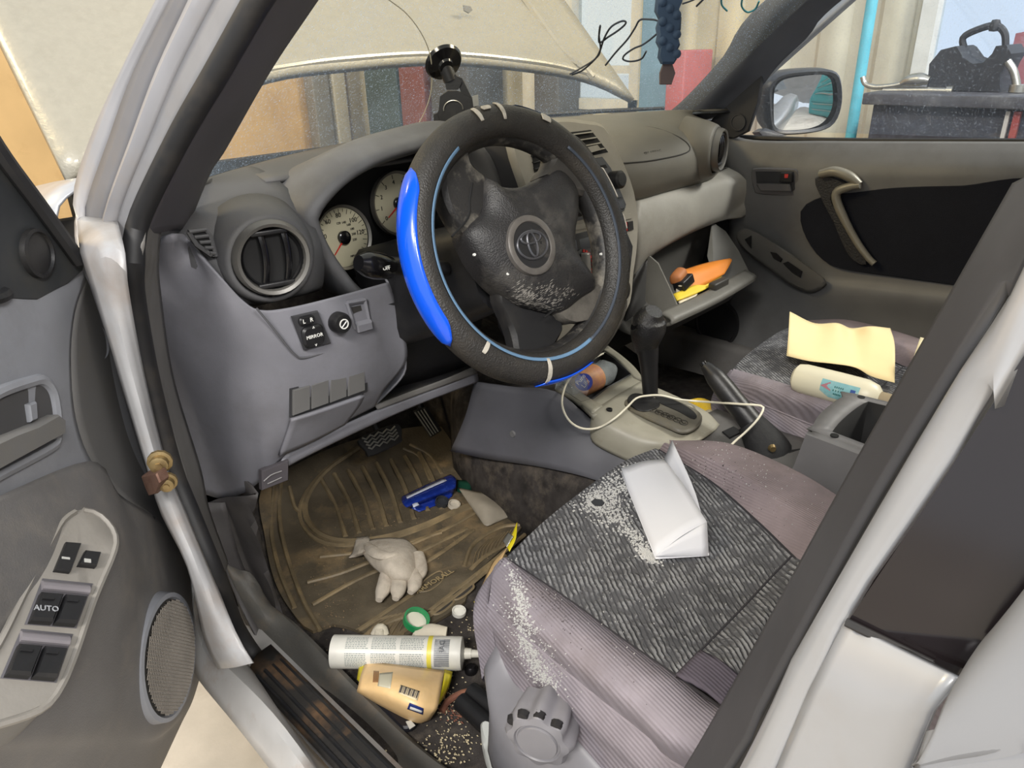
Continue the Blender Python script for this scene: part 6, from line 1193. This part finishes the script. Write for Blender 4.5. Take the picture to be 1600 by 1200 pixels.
for k in range(9):
    rib([(738+k*6, 884-k*3.5), (746+k*6.5, 860-k*3), (764+k*5, 842-k*2)], .0012, 'fine_rib')
for k in range(9):
    rib([(556+k*9, 984+k*1.5), (580+k*8, 972-k*1), (606+k*7, 962-k*1.5)], .0012, 'fine_rib')
for cx, cy in ((691, 947), (722, 924)):
    pts = [V(cx+q[0], cy+q[1], 0) for q in ((-16, 10), (-14, 3), (6, -9), (16, -11), (17, -5), (2, 8), (-10, 13))]
    b = B(); lp2 = cr(pts, 28, True); b.prism([FLO(p.x, p.y, .0085) for p in lp2], (0, 0, .0012)); b.build('drain_slot', mat('slot_carpet', (50, 46, 42), .95), mt); rib([(p.x, p.y) for p in lp2]+[(lp2[0].x, lp2[0].y)], .0024, 'slot_rim', N=30)
em_ = [(655, 925), (662, 908), (684, 893), (692, 896), (690, 908), (672, 922)]
rib(em_+[em_[0]], .0016, 'logo_border', N=40)
a, c = FLO(664, 917, .0125), FLO(694, 899, .0125); text('ARMORALL', .016, frame((a+c)/2, c-a, (FLO(675, 900)-FLO(675, 915))), mat('logo_tan', (150, 132, 96), .7), mt)
# pedals
t = thing('brake_pedal', 'wide brake pedal with zigzag tread', 'pedal', Y(595, 700, .46))
pn2 = V(0, -.82, .57); pp = V(0, .455, .548)
def PD(px, py, o=0): return PL(px, py, Y(593, 690, .455)+pn2*o, pn2)
q4 = [(560, 686), (618, 664), (626, 688), (622, 694), (578, 714), (570, 706)]
b = B(); b.prism(cr([PD(*q) for q in q4], 40, True), pn2*.010, .003); b.build('pedal_pad', RUBBER, t)
TR = mat('tread_grey', (134, 132, 124), .6, dirt=(60, 56, 50), dscale=60, damt=.5)
for r_ in range(4):
    f_ = (r_+.5)/4.4; a = (564+14*f_, 684+22*f_); c = (616+8*f_, 666+21*f_); pts = []
    for k in range(9):
        s_ = k/8; pts.append(PD(a[0]+(c[0]-a[0])*s_, a[1]+(c[1]-a[1])*s_+(2.2 if k % 2 else -2.2), .0115))
    b = B(); b.tube(pts, .0021, 6); b.build('tread', TR, t)
b = B(); b.tube([PD(596, 688, -.004), V(-.31, .50, .62), V(-.31, .62, .82)], .008, 8); b.build('pedal_arm', BLACK, t)
t = thing('accelerator_pedal', 'narrow ribbed accelerator pedal right of the brake', 'pedal', Y(668, 670, .53))
def PG(px, py, o=0): return PL(px, py, Y(667, 662, .52)+pn2*o, pn2)
b = B(); b.prism([PG(*q) for q in ((645, 642), (664, 636), (688, 674), (672, 684))], pn2*.010, .003); b.build('pedal_pad', RUBBER, t)
for k in range(4):
    b = B(); b.tube([PG(648.5+k*4.6, 644-k*1.6, .011), PG(674+k*3.6, 681-k*2.2, .011)], .0017, 6); b.build('tread', TR, t)
b = B(); b.tube([PG(660, 650, -.006), V(-.13, .62, .70), V(-.13, .75, .80)], .007, 8); b.build('pedal_arm', BLACK, t)
# ------------------------------------------------------------------ rubbish on the floor
def sheet(rows, name, m, label, cat, solid=.001, N=10, M=4, parent=None):
    b = B(); b.patch(rows, N, M); return b.build(name, m, parent, label=label, cat=cat, solid=solid)
# blue packet
t = thing('blue_packet', 'shiny dark blue snack packet on the rubber mat', 'packet', FLO(675, 775, .01))
BL = mat('packet_blue', (22, 44, 128), .22, dirt=(50, 80, 170), dscale=40, damt=.5)
rws = [[FLO(628, 776, .012), FLO(660, 760, .014), FLO(704, 741, .012)], [FLO(628, 784, .026), FLO(664, 768, .032), FLO(712, 748, .026)], [FLO(634, 792, .030), FLO(668, 778, .036), FLO(712, 760, .030)], [FLO(642, 794, .016), FLO(672, 782, .018), FLO(708, 770, .014)], [FLO(655, 800, .010), FLO(690, 786, .010), FLO(706, 776, .010)]]
b = B(); b.patch(rws, 16, 5); b.build('packet_body', BL, t, solid=.001)
b = B(); b.patch([[FLO(634, 775, .022), FLO(662, 762, .028), FLO(694, 747, .022)], [FLO(636, 779, .029), FLO(664, 766, .0345), FLO(698, 751, .029)]], 12, 2); b.build('packet_stripe', mat('stripe_pale', (186, 190, 204), .35), t, solid=.0008)
b = B(); b.patch([[FLO(644, 788, .033), FLO(652, 784, .034)], [FLO(646, 793, .030), FLO(655, 789, .031)]], 4, 2); b.build('packet_patch', mat('stripe_pale', (186, 190, 204)), t, solid=.0008)
sheet([[FLO(714, 750, .012), FLO(734, 752, .02), FLO(738, 764, .012)], [FLO(714, 768, .012), FLO(728, 772, .022), FLO(736, 774, .012)]], 'green_wrapper', mat('wrapper_green', (24, 66, 52), .35), 'dark green wrapper beside the blue packet', 'wrapper')
sheet([[FLO(716, 762, .02), FLO(745, 768, .026), FLO(768, 770, .014)], [FLO(728, 780, .024), FLO(758, 786, .034), FLO(790, 788, .012)], [FLO(742, 800, .018), FLO(764, 806, .022), FLO(804, 802, .010)], [FLO(750, 812, .010), FLO(760, 822, .012), FLO(776, 816, .010)]], 'paper_bag', mat('bag_grey', (142, 134, 120), .7, dirt=(100, 92, 80), dscale=14, damt=.4), 'crumpled grey paper bag right of the blue packet', 'paper bag')
def cap(px, py, r, h, m, name, label, cat, tilt=(0, 0), z=.012, ribs=0, inner=None):
    t = thing(name, label, cat, FLO(px, py, z)); M = Matrix.Translation(FLO(px, py, z)) @ Matrix.Rotation(tilt[0], 4, 'X') @ Matrix.Rotation(tilt[1], 4, 'Y')
    b = B(); b.lathe(M, [(0, 0), (r, 0), (r, h), (r*.88, h), (r*.84, h*.3), (0, h*.25)], 32, cap=False); o = b.build('cap_shell', m, t)
    if ribs:
        for k in range(ribs):
            a_ = 6.283*k/ribs; b = B(); b.tube([M @ V(r*math.cos(a_), r*math.sin(a_), h*.1), M @ V(r*math.cos(a_), r*math.sin(a_), h*.9)], r*.06, 5); b.build('cap_rib', m, t)
    if inner: b = B(); b.lathe(M, [(r*.82, h*.32), (0, h*.34)], 28, cap=False); b.build('cap_liner', inner, t)
    return t
cap(690, 787, .0135, .010, mat('cap_dark', (64, 66, 70), .4, .4), 'bottle_cap', 'dark crimped bottle cap by the blue packet', 'bottle cap', (.3, 0), ribs=18)
cap(709, 791, .0125, .008, mat('cap_cream', (188, 180, 166), .5), 'bottle_cap', 'cream bottle cap next to the dark one', 'bottle cap', (.25, .1))
# work glove: one body, fingers, cuff
GLV = mat('glove_cotton', (186, 176, 162), .95, dirt=(130, 116, 98), dscale=22, damt=.6, bump=.5, bscale=500, mottle=.2)
t = thing('work_glove', 'dirty white cotton work glove lying on the mat', 'glove', FLO(610, 890, .01))
b = B(); b.patch([[FLO(560, 850, .014), FLO(590, 842, .020), FLO(628, 842, .022), FLO(640, 848, .012)], [FLO(566, 862, .022), FLO(594, 858, .045), FLO(630, 856, .042), FLO(652, 862, .014)], [FLO(580, 882, .022), FLO(604, 880, .05), FLO(634, 876, .045), FLO(656, 880, .014)], [FLO(596, 896, .018), FLO(612, 900, .036), FLO(634, 900, .036), FLO(656, 900, .014)], [FLO(604, 902, .010), FLO(614, 910, .018), FLO(636, 910, .018), FLO(654, 906, .010)]], 18, 5); b.build('glove_palm', GLV, t, solid=.003)
for pts, r_ in ((((606, 896), (602, 912), (596, 928), (592, 938)), [.014, .0145, .013, .006]), (((624, 900), (623, 915), (621, 928), (618, 936)), [.014, .015, .0135, .006]), (((646, 896), (648, 910), (645, 920), (641, 926)), [.013, .014, .012, .006]), (((652, 868), (656, 882), (657, 896), (652, 906)), [.013, .013, .012, .006])):
    b = B(); b.tube([FLO(*q, .020) for q in pts], r_, 14, N=14, flat=.8); b.build('glove_finger', GLV, t)
b = B(); b.tube([FLO(572, 850, .03), FLO(590, 866, .048), FLO(612, 868, .05), FLO(622, 860, .045)], [.006, .012, .012, .006], 10, N=20, flat=.6); b.build('glove_fold', GLV, t)
b = B(); b.patch([[FLO(557, 840, .012), FLO(572, 838, .014), FLO(578, 842, .014)], [FLO(552, 862, .012), FLO(562, 862, .03), FLO(574, 856, .03)], [FLO(545, 872, .010), FLO(556, 870, .014), FLO(570, 866, .02)]], 10, 4); b.build('glove_cuff', GLV, t, solid=.003)
# caulk cartridge
t = thing('caulk_tube', 'white printed caulk cartridge with nozzle on the carpet', 'caulk tube', FLO(620, 1030, .0))
ca, cb = Z(521, 1018, .458), Z(722, 1021, .458); dv = (cb-ca).normalized(); L_ = (cb-ca).length; M = Matrix.Translation(ca) @ dv.to_track_quat('Z', 'Y').to_matrix().to_4x4(); Rc = .0245
b = B(); b.lathe(M, [(0, .006), (Rc*.9, .006), (Rc*.92, 0), (Rc, 0), (Rc, L_*.98), (Rc*.97, L_), (Rc*.6, L_+.002), (Rc*.35, L_+.004), (0, L_+.004)], 40, cap=False); b.build('cartridge', mat('caulk_white', (214, 212, 204), .4, dirt=(180, 174, 160), dscale=12, damt=.3), t)
b = B(); b.tube([cb, cb+dv*.014], [.0085, .0075], 16); b.tube([cb+dv*.012, (cb+dv*.012).lerp(Z(773, 1022, .455), 1)], [.0062, .0042], 16); b.build('nozzle', mat('nozzle_white', (206, 202, 190), .45), t)
b = B(); b.lathe(M, [(Rc*1.005, L_*.745), (Rc*1.01, L_*.75), (Rc*1.01, L_*.775), (Rc*1.005, L_*.78)], 40, cap=False); b.build('yellow_band', mat('band_yellow', (220, 206, 80), .4), t)
# printed lines on the cartridge, following its curve
vc = CAM-(ca+cb)/2; vc -= dv*vc.dot(dv); vc.normalize(); sd = dv.cross(vc)
def oncart(s_, a_): return ca+dv*(s_*L_)+(vc*math.cos(a_)+sd*math.sin(a_))*(Rc+.0003)
def bars(name, cells, m):
    b = B()
    for (s0_, s1_, a_, w_) in cells: b.add([oncart(s0_, a_-w_), oncart(s1_, a_-w_), oncart(s1_, a_+w_), oncart(s0_, a_+w_)], [(0, 1, 2, 3)])
    return b.build(name, m, t, kind='stuff')
rnd = random.Random(3); cells = []
for blk, (s0_, s1_) in enumerate(((.12, .30), (.32, .52), (.54, .73))):
    for r_ in range(-9, 10):
        if r_ in (-1, 0): continue
        s_ = s0_
        while s_ < s1_-.02:
            e = s_+rnd.uniform(.006, .022); cells.append((s_, e, r_*.105, .022)); s_ = e+.005
bars('printed_text', cells, mat('print_grey', (126, 136, 134), .6))
bars('printed_banner', [(.80, .915, a_*.12, .05) for a_ in range(-7, 8)], mat('banner_grey', (122, 124, 128), .5, dirt=(200, 202, 204), dscale=60, damt=.9))
text('DAP', .010, frame(oncart(.86, -.35)+vc*.001, sd, -dv), mat('print_dark', (54, 58, 66), .6), t)
# wet wipes packet
t = thing('wipes_packet', 'peach wipes packet with yellow ends against the sill', 'packet', FLO(632, 1080, 0))
PK = mat('peach_film', (240, 202, 146), .35, dirt=(244, 210, 160), dscale=50, damt=.5, mottle=.05)
top = [[Z(572, 1034, .455), Z(612, 1038, .462), Z(660, 1044, .462), Z(694, 1048, .455)], [Z(564, 1054, .468), Z(606, 1058, .486), Z(654, 1068, .486), Z(690, 1072, .470)], [Z(560, 1072, .468), Z(602, 1082, .486), Z(648, 1100, .486), Z(684, 1104, .468)], [Z(558, 1080, .455), Z(600, 1100, .458), Z(648, 1120, .458), Z(676, 1118, .452)], [Z(560, 1082, .432), Z(604, 1108, .430), Z(650, 1130, .430), Z(672, 1124, .430)]]
b = B(); b.patch(top, 20, 5); pkb = b.build('packet_body', PK, t, solid=.001)
pbv = bvh([pkb])
def onpk(px, py, l=.001):
    h = pbv.ray_cast(CAM, ray(px, py).normalized()); return h[0]-ray(px, py).normalized()*l if h[0] else Z(px, py, .48)
b = B(); b.patch([[Z(694, 1046, .450), Z(707, 1050, .448)], [Z(692, 1068, .466), Z(702, 1072, .450)], [Z(684, 1102, .462), Z(692, 1092, .445)]], 4, 3); b.build('yellow_end', mat('film_yellow', (228, 210, 40), .35), t, solid=.001)
b = B(); b.patch([[Z(572, 1034, .452), Z(562, 1038, .45)], [Z(566, 1050, .462), Z(559, 1054, .452)], [Z(562, 1066, .464), Z(558, 1062, .455)]], 4, 3); b.build('yellow_end', mat('film_yellow', (228, 210, 40)), t, solid=.001)
def decal(q, m, name, l=.0016):
    b = B(); A4 = [V(c[0], c[1], 0) for c in q]; n_ = 7
    b.grid([[(lambda e: onpk(e.x, e.y, l))(A4[0].lerp(A4[1], i/n_).lerp(A4[3].lerp(A4[2], i/n_), j/n_)) for i in range(n_+1)] for j in range(n_+1)]); return b.build(name, m, t, solid=.0003)
decal(((593, 1052), (614, 1050), (610, 1076), (590, 1072)), mat('label_grey', (206, 200, 176), .5), 'label_window')
bc = decal(((626, 1070), (656, 1080), (652, 1095), (622, 1083)), mat('label_pale', (232, 214, 176), .5), 'barcode_ground')
for k in range(13):
    f_ = k/13; w_ = .03+.03*(k % 3 == 0); a0_ = (627+28*f_, 1071+9.5*f_); a1_ = (627+28*(f_+w_), 1071+9.5*(f_+w_)); decal((a0_, a1_, (a1_[0]-3.5, a1_[1]+10.5), (a0_[0]-3.5, a0_[1]+10.5)), mat('ink_grey', (70, 66, 72), .6), 'barcode_bar', .0024)
decal(((640, 1098), (662, 1107), (661, 1117), (636, 1108)), mat('badge_blue', (28, 46, 110), .5), 'badge'); decal(((641, 1104), (660, 1111), (659, 1114), (640, 1108)), WHITEINK, 'badge_wave', .0026)
for k in range(4): decal(((584+k*2.2, 1048+k*.2), (585.4+k*2.2, 1048+k*.2), (584+k*2.2, 1066), (582.6+k*2.2, 1066)), mat('print_brown', (150, 104, 66), .6), 'print_line', .0024)
# lids and small stuff
cap(649, 972, .021, .012, mat('lid_green', (38, 140, 84), .4), 'jar_lid', 'green rimmed white jar lid above the caulk tube', 'lid', (.35, .15), z=.018, inner=mat('lid_white', (216, 212, 196), .5))
cap(717, 958, .0115, .007, mat('cap_white', (216, 214, 206), .5), 'bottle_cap', 'small white bottle cap on the carpet by the seat', 'bottle cap', (.15, 0), z=.006)
b = B(); b.tube([FLO(650, 990, .012), FLO(672, 986, .016), FLO(698, 988, .014)], [.011, .014, .010], 12, N=14, flat=.7); b.tube([FLO(650, 990, .012), FLO(656, 997, .01)], .008, 8); b.build('crumpled_tissue', mat('tissue', (206, 198, 180), .9, bump=.8, bscale=80), label='crumpled off white tissue behind the caulk tube', cat='tissue')
b = B(); b.tube([FLO(582, 994, .008), FLO(594, 984, .014), FLO(604, 994, .008)], [.006, .012, .006], 10, N=12, flat=.7); b.lathe(Matrix.Translation(FLO(593, 990, .012)), [(0, -.004), (.010, 0), (.006, .008), (0, .009)], 9, cap=False); b.build('crumpled_tissue', mat('tissue', (206, 198, 180)), label='small tissue ball peeking out over the caulk tube', cat='tissue')
sheet([[FLO(780, 872, .03), FLO(796, 850, .05), FLO(806, 830, .055)], [FLO(768, 882, .025), FLO(788, 864, .05), FLO(800, 838, .06)], [FLO(742, 942, .010), FLO(758, 925, .020), FLO(770, 910, .018)]], 'wrapper_strip', mat('peach_film', (238, 192, 128)), 'peach wrapper wedged between mat and driver seat', 'wrapper')
sheet([[FLO(790, 850, .055), FLO(800, 835, .06), FLO(808, 816, .07)], [FLO(796, 862, .055), FLO(806, 842, .06), FLO(808, 818, .07)]], 'yellow_strip', mat('film_yellow', (228, 210, 40)), 'bright yellow wrapper tip beside the seat front', 'wrapper')
sheet([[FLO(740, 940, .012), FLO(756, 936, .014)], [FLO(744, 948, .010), FLO(758, 946, .012)]], 'yellow_strip', mat('film_yellow', (228, 210, 40)), 'small yellow wrapper end low by the seat corner', 'wrapper')
sheet([[FLO(786, 845, .058), FLO(794, 832, .062)], [FLO(792, 855, .058), FLO(802, 838, .064)]], 'foil_scrap', mat('foil', (190, 188, 180), .3, .7), 'silver foil scrap by the yellow wrapper tip', 'foil')
# dark flat case under the packet
t = thing('dark_case', 'flat black case half under the wipes packet', 'case', FLO(620, 1120, 0))
b = B(); b.prism(cr([Z(*q, .424) for q in ((578, 1092), (600, 1092), (648, 1124), (650, 1136), (638, 1144), (626, 1140))], 40, True), (0, 0, .010), .003); b.build('case_body', mat('case_black', (30, 30, 36), .35), t)
b = B(); b.prism([Z(*q, .435) for q in ((634, 1128), (642, 1126), (649, 1134), (640, 1140))], (0, 0, .001)); b.build('case_label', mat('label_pale2', (190, 190, 184), .5), t)
# seat rail ends and bracket
t = thing('seat_rail', 'black seat rail ends on the carpet under the driver seat', 'seat rail', FLO(745, 1105, 0))
for q0, q1 in (((736, 1080), (790, 1122)), ((720, 1096), (780, 1150))):
    b = B(); b.tube([Z(*q0, .445), Z(*q1, .445)], .0135, 14); b.build('rail_tube', BLACK, t)
b = B(); b.tube([FLO(690, 1112, .006), FLO(700, 1096, .01), FLO(720, 1084, .012), FLO(738, 1080, .012)], .005, 8, N=18); b.build('rail_bracket', mat('rust', (126, 82, 66), .9, dirt=(170, 120, 90), dscale=40, damt=.6), t)
b = B(); b.lathe(Matrix.Translation(FLO(736, 1049, .0)), [(.010, 0), (.010, .006), (.006, .011), (0, .012)], 14, cap=False); b.build('loose_bolt', mat('bolt_dark', (48, 46, 48), .35, .8), label='dark round bolt head on the carpet by the nozzle', cat='bolt')
b = B(); b.prism(cr([Z(*q, .43) for q in ((752, 1152), (762, 1146), (770, 1156), (774, 1180), (790, 1215), (770, 1215), (758, 1190))], 36, True), (0, 0, .03), .006); b.build('white_tub', mat('tub_white', (208, 210, 206), .4), label='white plastic tub at the foot of the seat base', cat='tub')
# crumbs and grit
def crumbs(name, spots, m, n, label, r0_, h=.003):
    b = B(); rd = random.Random(n)
    for _ in range(n):
        px, py, sx_, sy_ = rd.choice(spots); p = FLO(px+rd.gauss(0, 1)*sx_, py+rd.gauss(0, 1)*sy_, h)
        r = r0_*rd.uniform(.5, 1.4); a0_ = rd.uniform(0, 6.28)
        b.add([p+V(r*math.cos(a0_+k*1.57)*(1 if k % 2 else .6), r*math.sin(a0_+k*1.57), 0) for k in range(4)]+[p+V(0, 0, r*.8)], [(0, 1, 4), (1, 2, 4), (2, 3, 4), (3, 0, 4)])
    b.build(name, m, label=label, kind='stuff')
crumbs('carpet_crumbs', [(720, 1150, 30, 26), (700, 1160, 30, 20), (745, 985, 22, 22), (700, 1090, 20, 20), (790, 800, 18, 10), (690, 1180, 20, 12)], mat('crumb_pale', (196, 182, 150), .9), 420, 'pale crumbs scattered over the carpet', .0016)
crumbs('mat_grit', [(560, 850, 30, 25), (620, 800, 50, 30), (700, 830, 40, 30), (500, 880, 30, 25), (520, 950, 20, 30)], mat('grit_tan', (140, 118, 90), .95), 420, 'fine tan grit on the rubber mat', .0011, .009)
crumbs('rust_flakes', [(712, 1110, 10, 8), (726, 1096, 10, 6)], mat('rust', (126, 82, 66)), 120, 'rust flakes by the seat rail', .002)
# ------------------------------------------------------------------ papers and bottle on the seats
WP = mat('white_paper', (206, 206, 210), .8, mottle=.02)
t = thing('folded_paper', 'white folded paper on the driver seat', 'paper', surf(1040, 800))
def on(px, py, l=.004): p = surf(px, py); return p+V(0, 0, l)
A_, B_, C_, D_ = on(970, 742, .010), on(1036, 727, .010), on(1101, 848, .030), on(1024, 878, .008)
b = B(); b.patch([[A_, A_.lerp(B_, .5)+V(0, 0, .004), B_], [A_.lerp(D_, .5), (A_+B_+C_+D_)/4+V(0, 0, .006), B_.lerp(C_, .5)+V(0, 0, .004)], [D_, D_.lerp(C_, .5)+V(0, 0, .004), C_]], 10, 5); b.build('upper_leaf', WP, t, solid=.0008)
E_ = on(1107, 873, .004); b = B(); b.patch([[D_, D_.lerp(E_, .5), E_], [D_+V(0, 0, .001), D_.lerp(C_, .5)+V(0, 0, .003), C_]], 8, 3); b.build('fold_end', WP, t, solid=.0008)
Gt = on(1048, 716, .03); b = B(); b.patch([[B_-V(0, 0, .004), B_.lerp(E_, .5)-V(0, 0, .008)+V(.004, 0, 0), E_], [Gt, on(1086, 790, .016), E_+V(0, 0, .002)]], 10, 3); b.build('standing_leaf', WP, t, solid=.0008)
b = B(); b.patch([[A_-V(0, 0, .006), on(1048, 722, .003)], [D_-V(0, 0, .004), E_]], 8, 4); b.build('lower_leaf', WP, t, solid=.0008)
CP = mat('cream_sheet', (226, 208, 160), .8, mottle=.05)
def pz(px, py, z): return Z(px, py, z-.015)
sheet([[pz(1234, 487, .79), pz(1272, 505, .762), pz(1308, 505, .772), pz(1330, 513, .758), pz(1360, 510, .772), pz(1391, 513, .765)], [pz(1232, 520, .765), pz(1272, 532, .752), pz(1308, 532, .756), pz(1334, 536, .748), pz(1362, 534, .756), pz(1398, 540, .757)], [pz(1229, 556, .738), pz(1264, 564, .742), pz(1300, 568, .745), pz(1336, 574, .740), pz(1362, 588, .738), pz(1398, 598, .742)]], 'creased_sheet', CP, 'large creased cream sheet on the passenger seat', 'paper', N=40, M=6)
sheet([[pz(1438, 527, .80), pz(1470, 536, .80), pz(1500, 548, .80)], [pz(1420, 580, .77), pz(1450, 592, .77), pz(1480, 604, .77)]], 'loose_sheet', mat('pale_sheet', (232, 222, 186), .8), 'pale sheet corner showing left of the centre pillar', 'paper')
t = thing('lotion_bottle', 'white flip top bottle with teal label on the passenger seat', 'bottle', pz(1310, 610, .735))
q0, q1 = pz(1240, 588, .755), pz(1392, 628, .76); dv = (q1-q0).normalized(); Lb = (q1-q0).length; M = Matrix.Translation(q0) @ dv.to_track_quat('Z', 'Y').to_matrix().to_4x4()
b = B(); b.lathe(M, [(0, .004), (.018, .003), (.024, .008), (.0265, .02), (.027, Lb*.5), (.0265, Lb*.75), (.022, Lb*.85), (.013, Lb*.9), (0, Lb*.9)], 32, cap=False); b.build('bottle_body', mat('bottle_white', (212, 206, 182), .4, mottle=.04), t)
b = B(); b.lathe(M, [(0, Lb*.89), (.013, Lb*.89), (.0125, Lb), (0, Lb)], 20, cap=False); b.build('bottle_cap', mat('cap_tan', (150, 136, 110), .5), t)
vc = CAM-(q0+q1)/2; vc -= dv*vc.dot(dv); vc.normalize(); sd = dv.cross(vc)
def onbt(s_, a_): return q0+dv*(s_*Lb)+(vc*math.cos(a_)+sd*math.sin(a_))*.0275
b = B(); b.grid([[onbt(s_, a_) for a_ in [(-.35+ (1.1 if k else .75)*j/8*1.0) for j in range(9)]] for k, s_ in enumerate((.36, .45, .55, .65, .74))]); b.build('bottle_label', mat('label_teal', (126, 178, 184), .5, dirt=(200, 214, 200), dscale=45, damt=.8), t)
b = B(); b.add([onbt(.36, .1)+vc*.0006, onbt(.45, -.25)+vc*.0006, onbt(.47, .3)+vc*.0006], [(0, 1, 2)]); b.build('label_picture', mat('label_rose', (170, 110, 120), .5), t)
b = B(); b.add([onbt(.66, -.1)+vc*.0006, onbt(.71, -.1)+vc*.0006, onbt(.71, .25)+vc*.0006, onbt(.66, .25)+vc*.0006], [(0, 1, 2, 3)]); b.build('label_mark', mat('label_navy', (52, 84, 150), .5), t)
b = B()
for k, (s0_, s1_) in enumerate(((.50, .60), (.49, .62), (.50, .58))):
    a_ = -.05+k*.22
    for q in range(5):
        u0 = s0_+(s1_-s0_)*q/5; b.add([onbt(u0, a_)+vc*.0006, onbt(u0+.012, a_-.03)+vc*.0006, onbt(u0+.014, a_+.08)+vc*.0006, onbt(u0+.002, a_+.10)+vc*.0006], [(0, 1, 2, 3)])
b.build('label_print', mat('label_green', (52, 112, 110), .6), t)
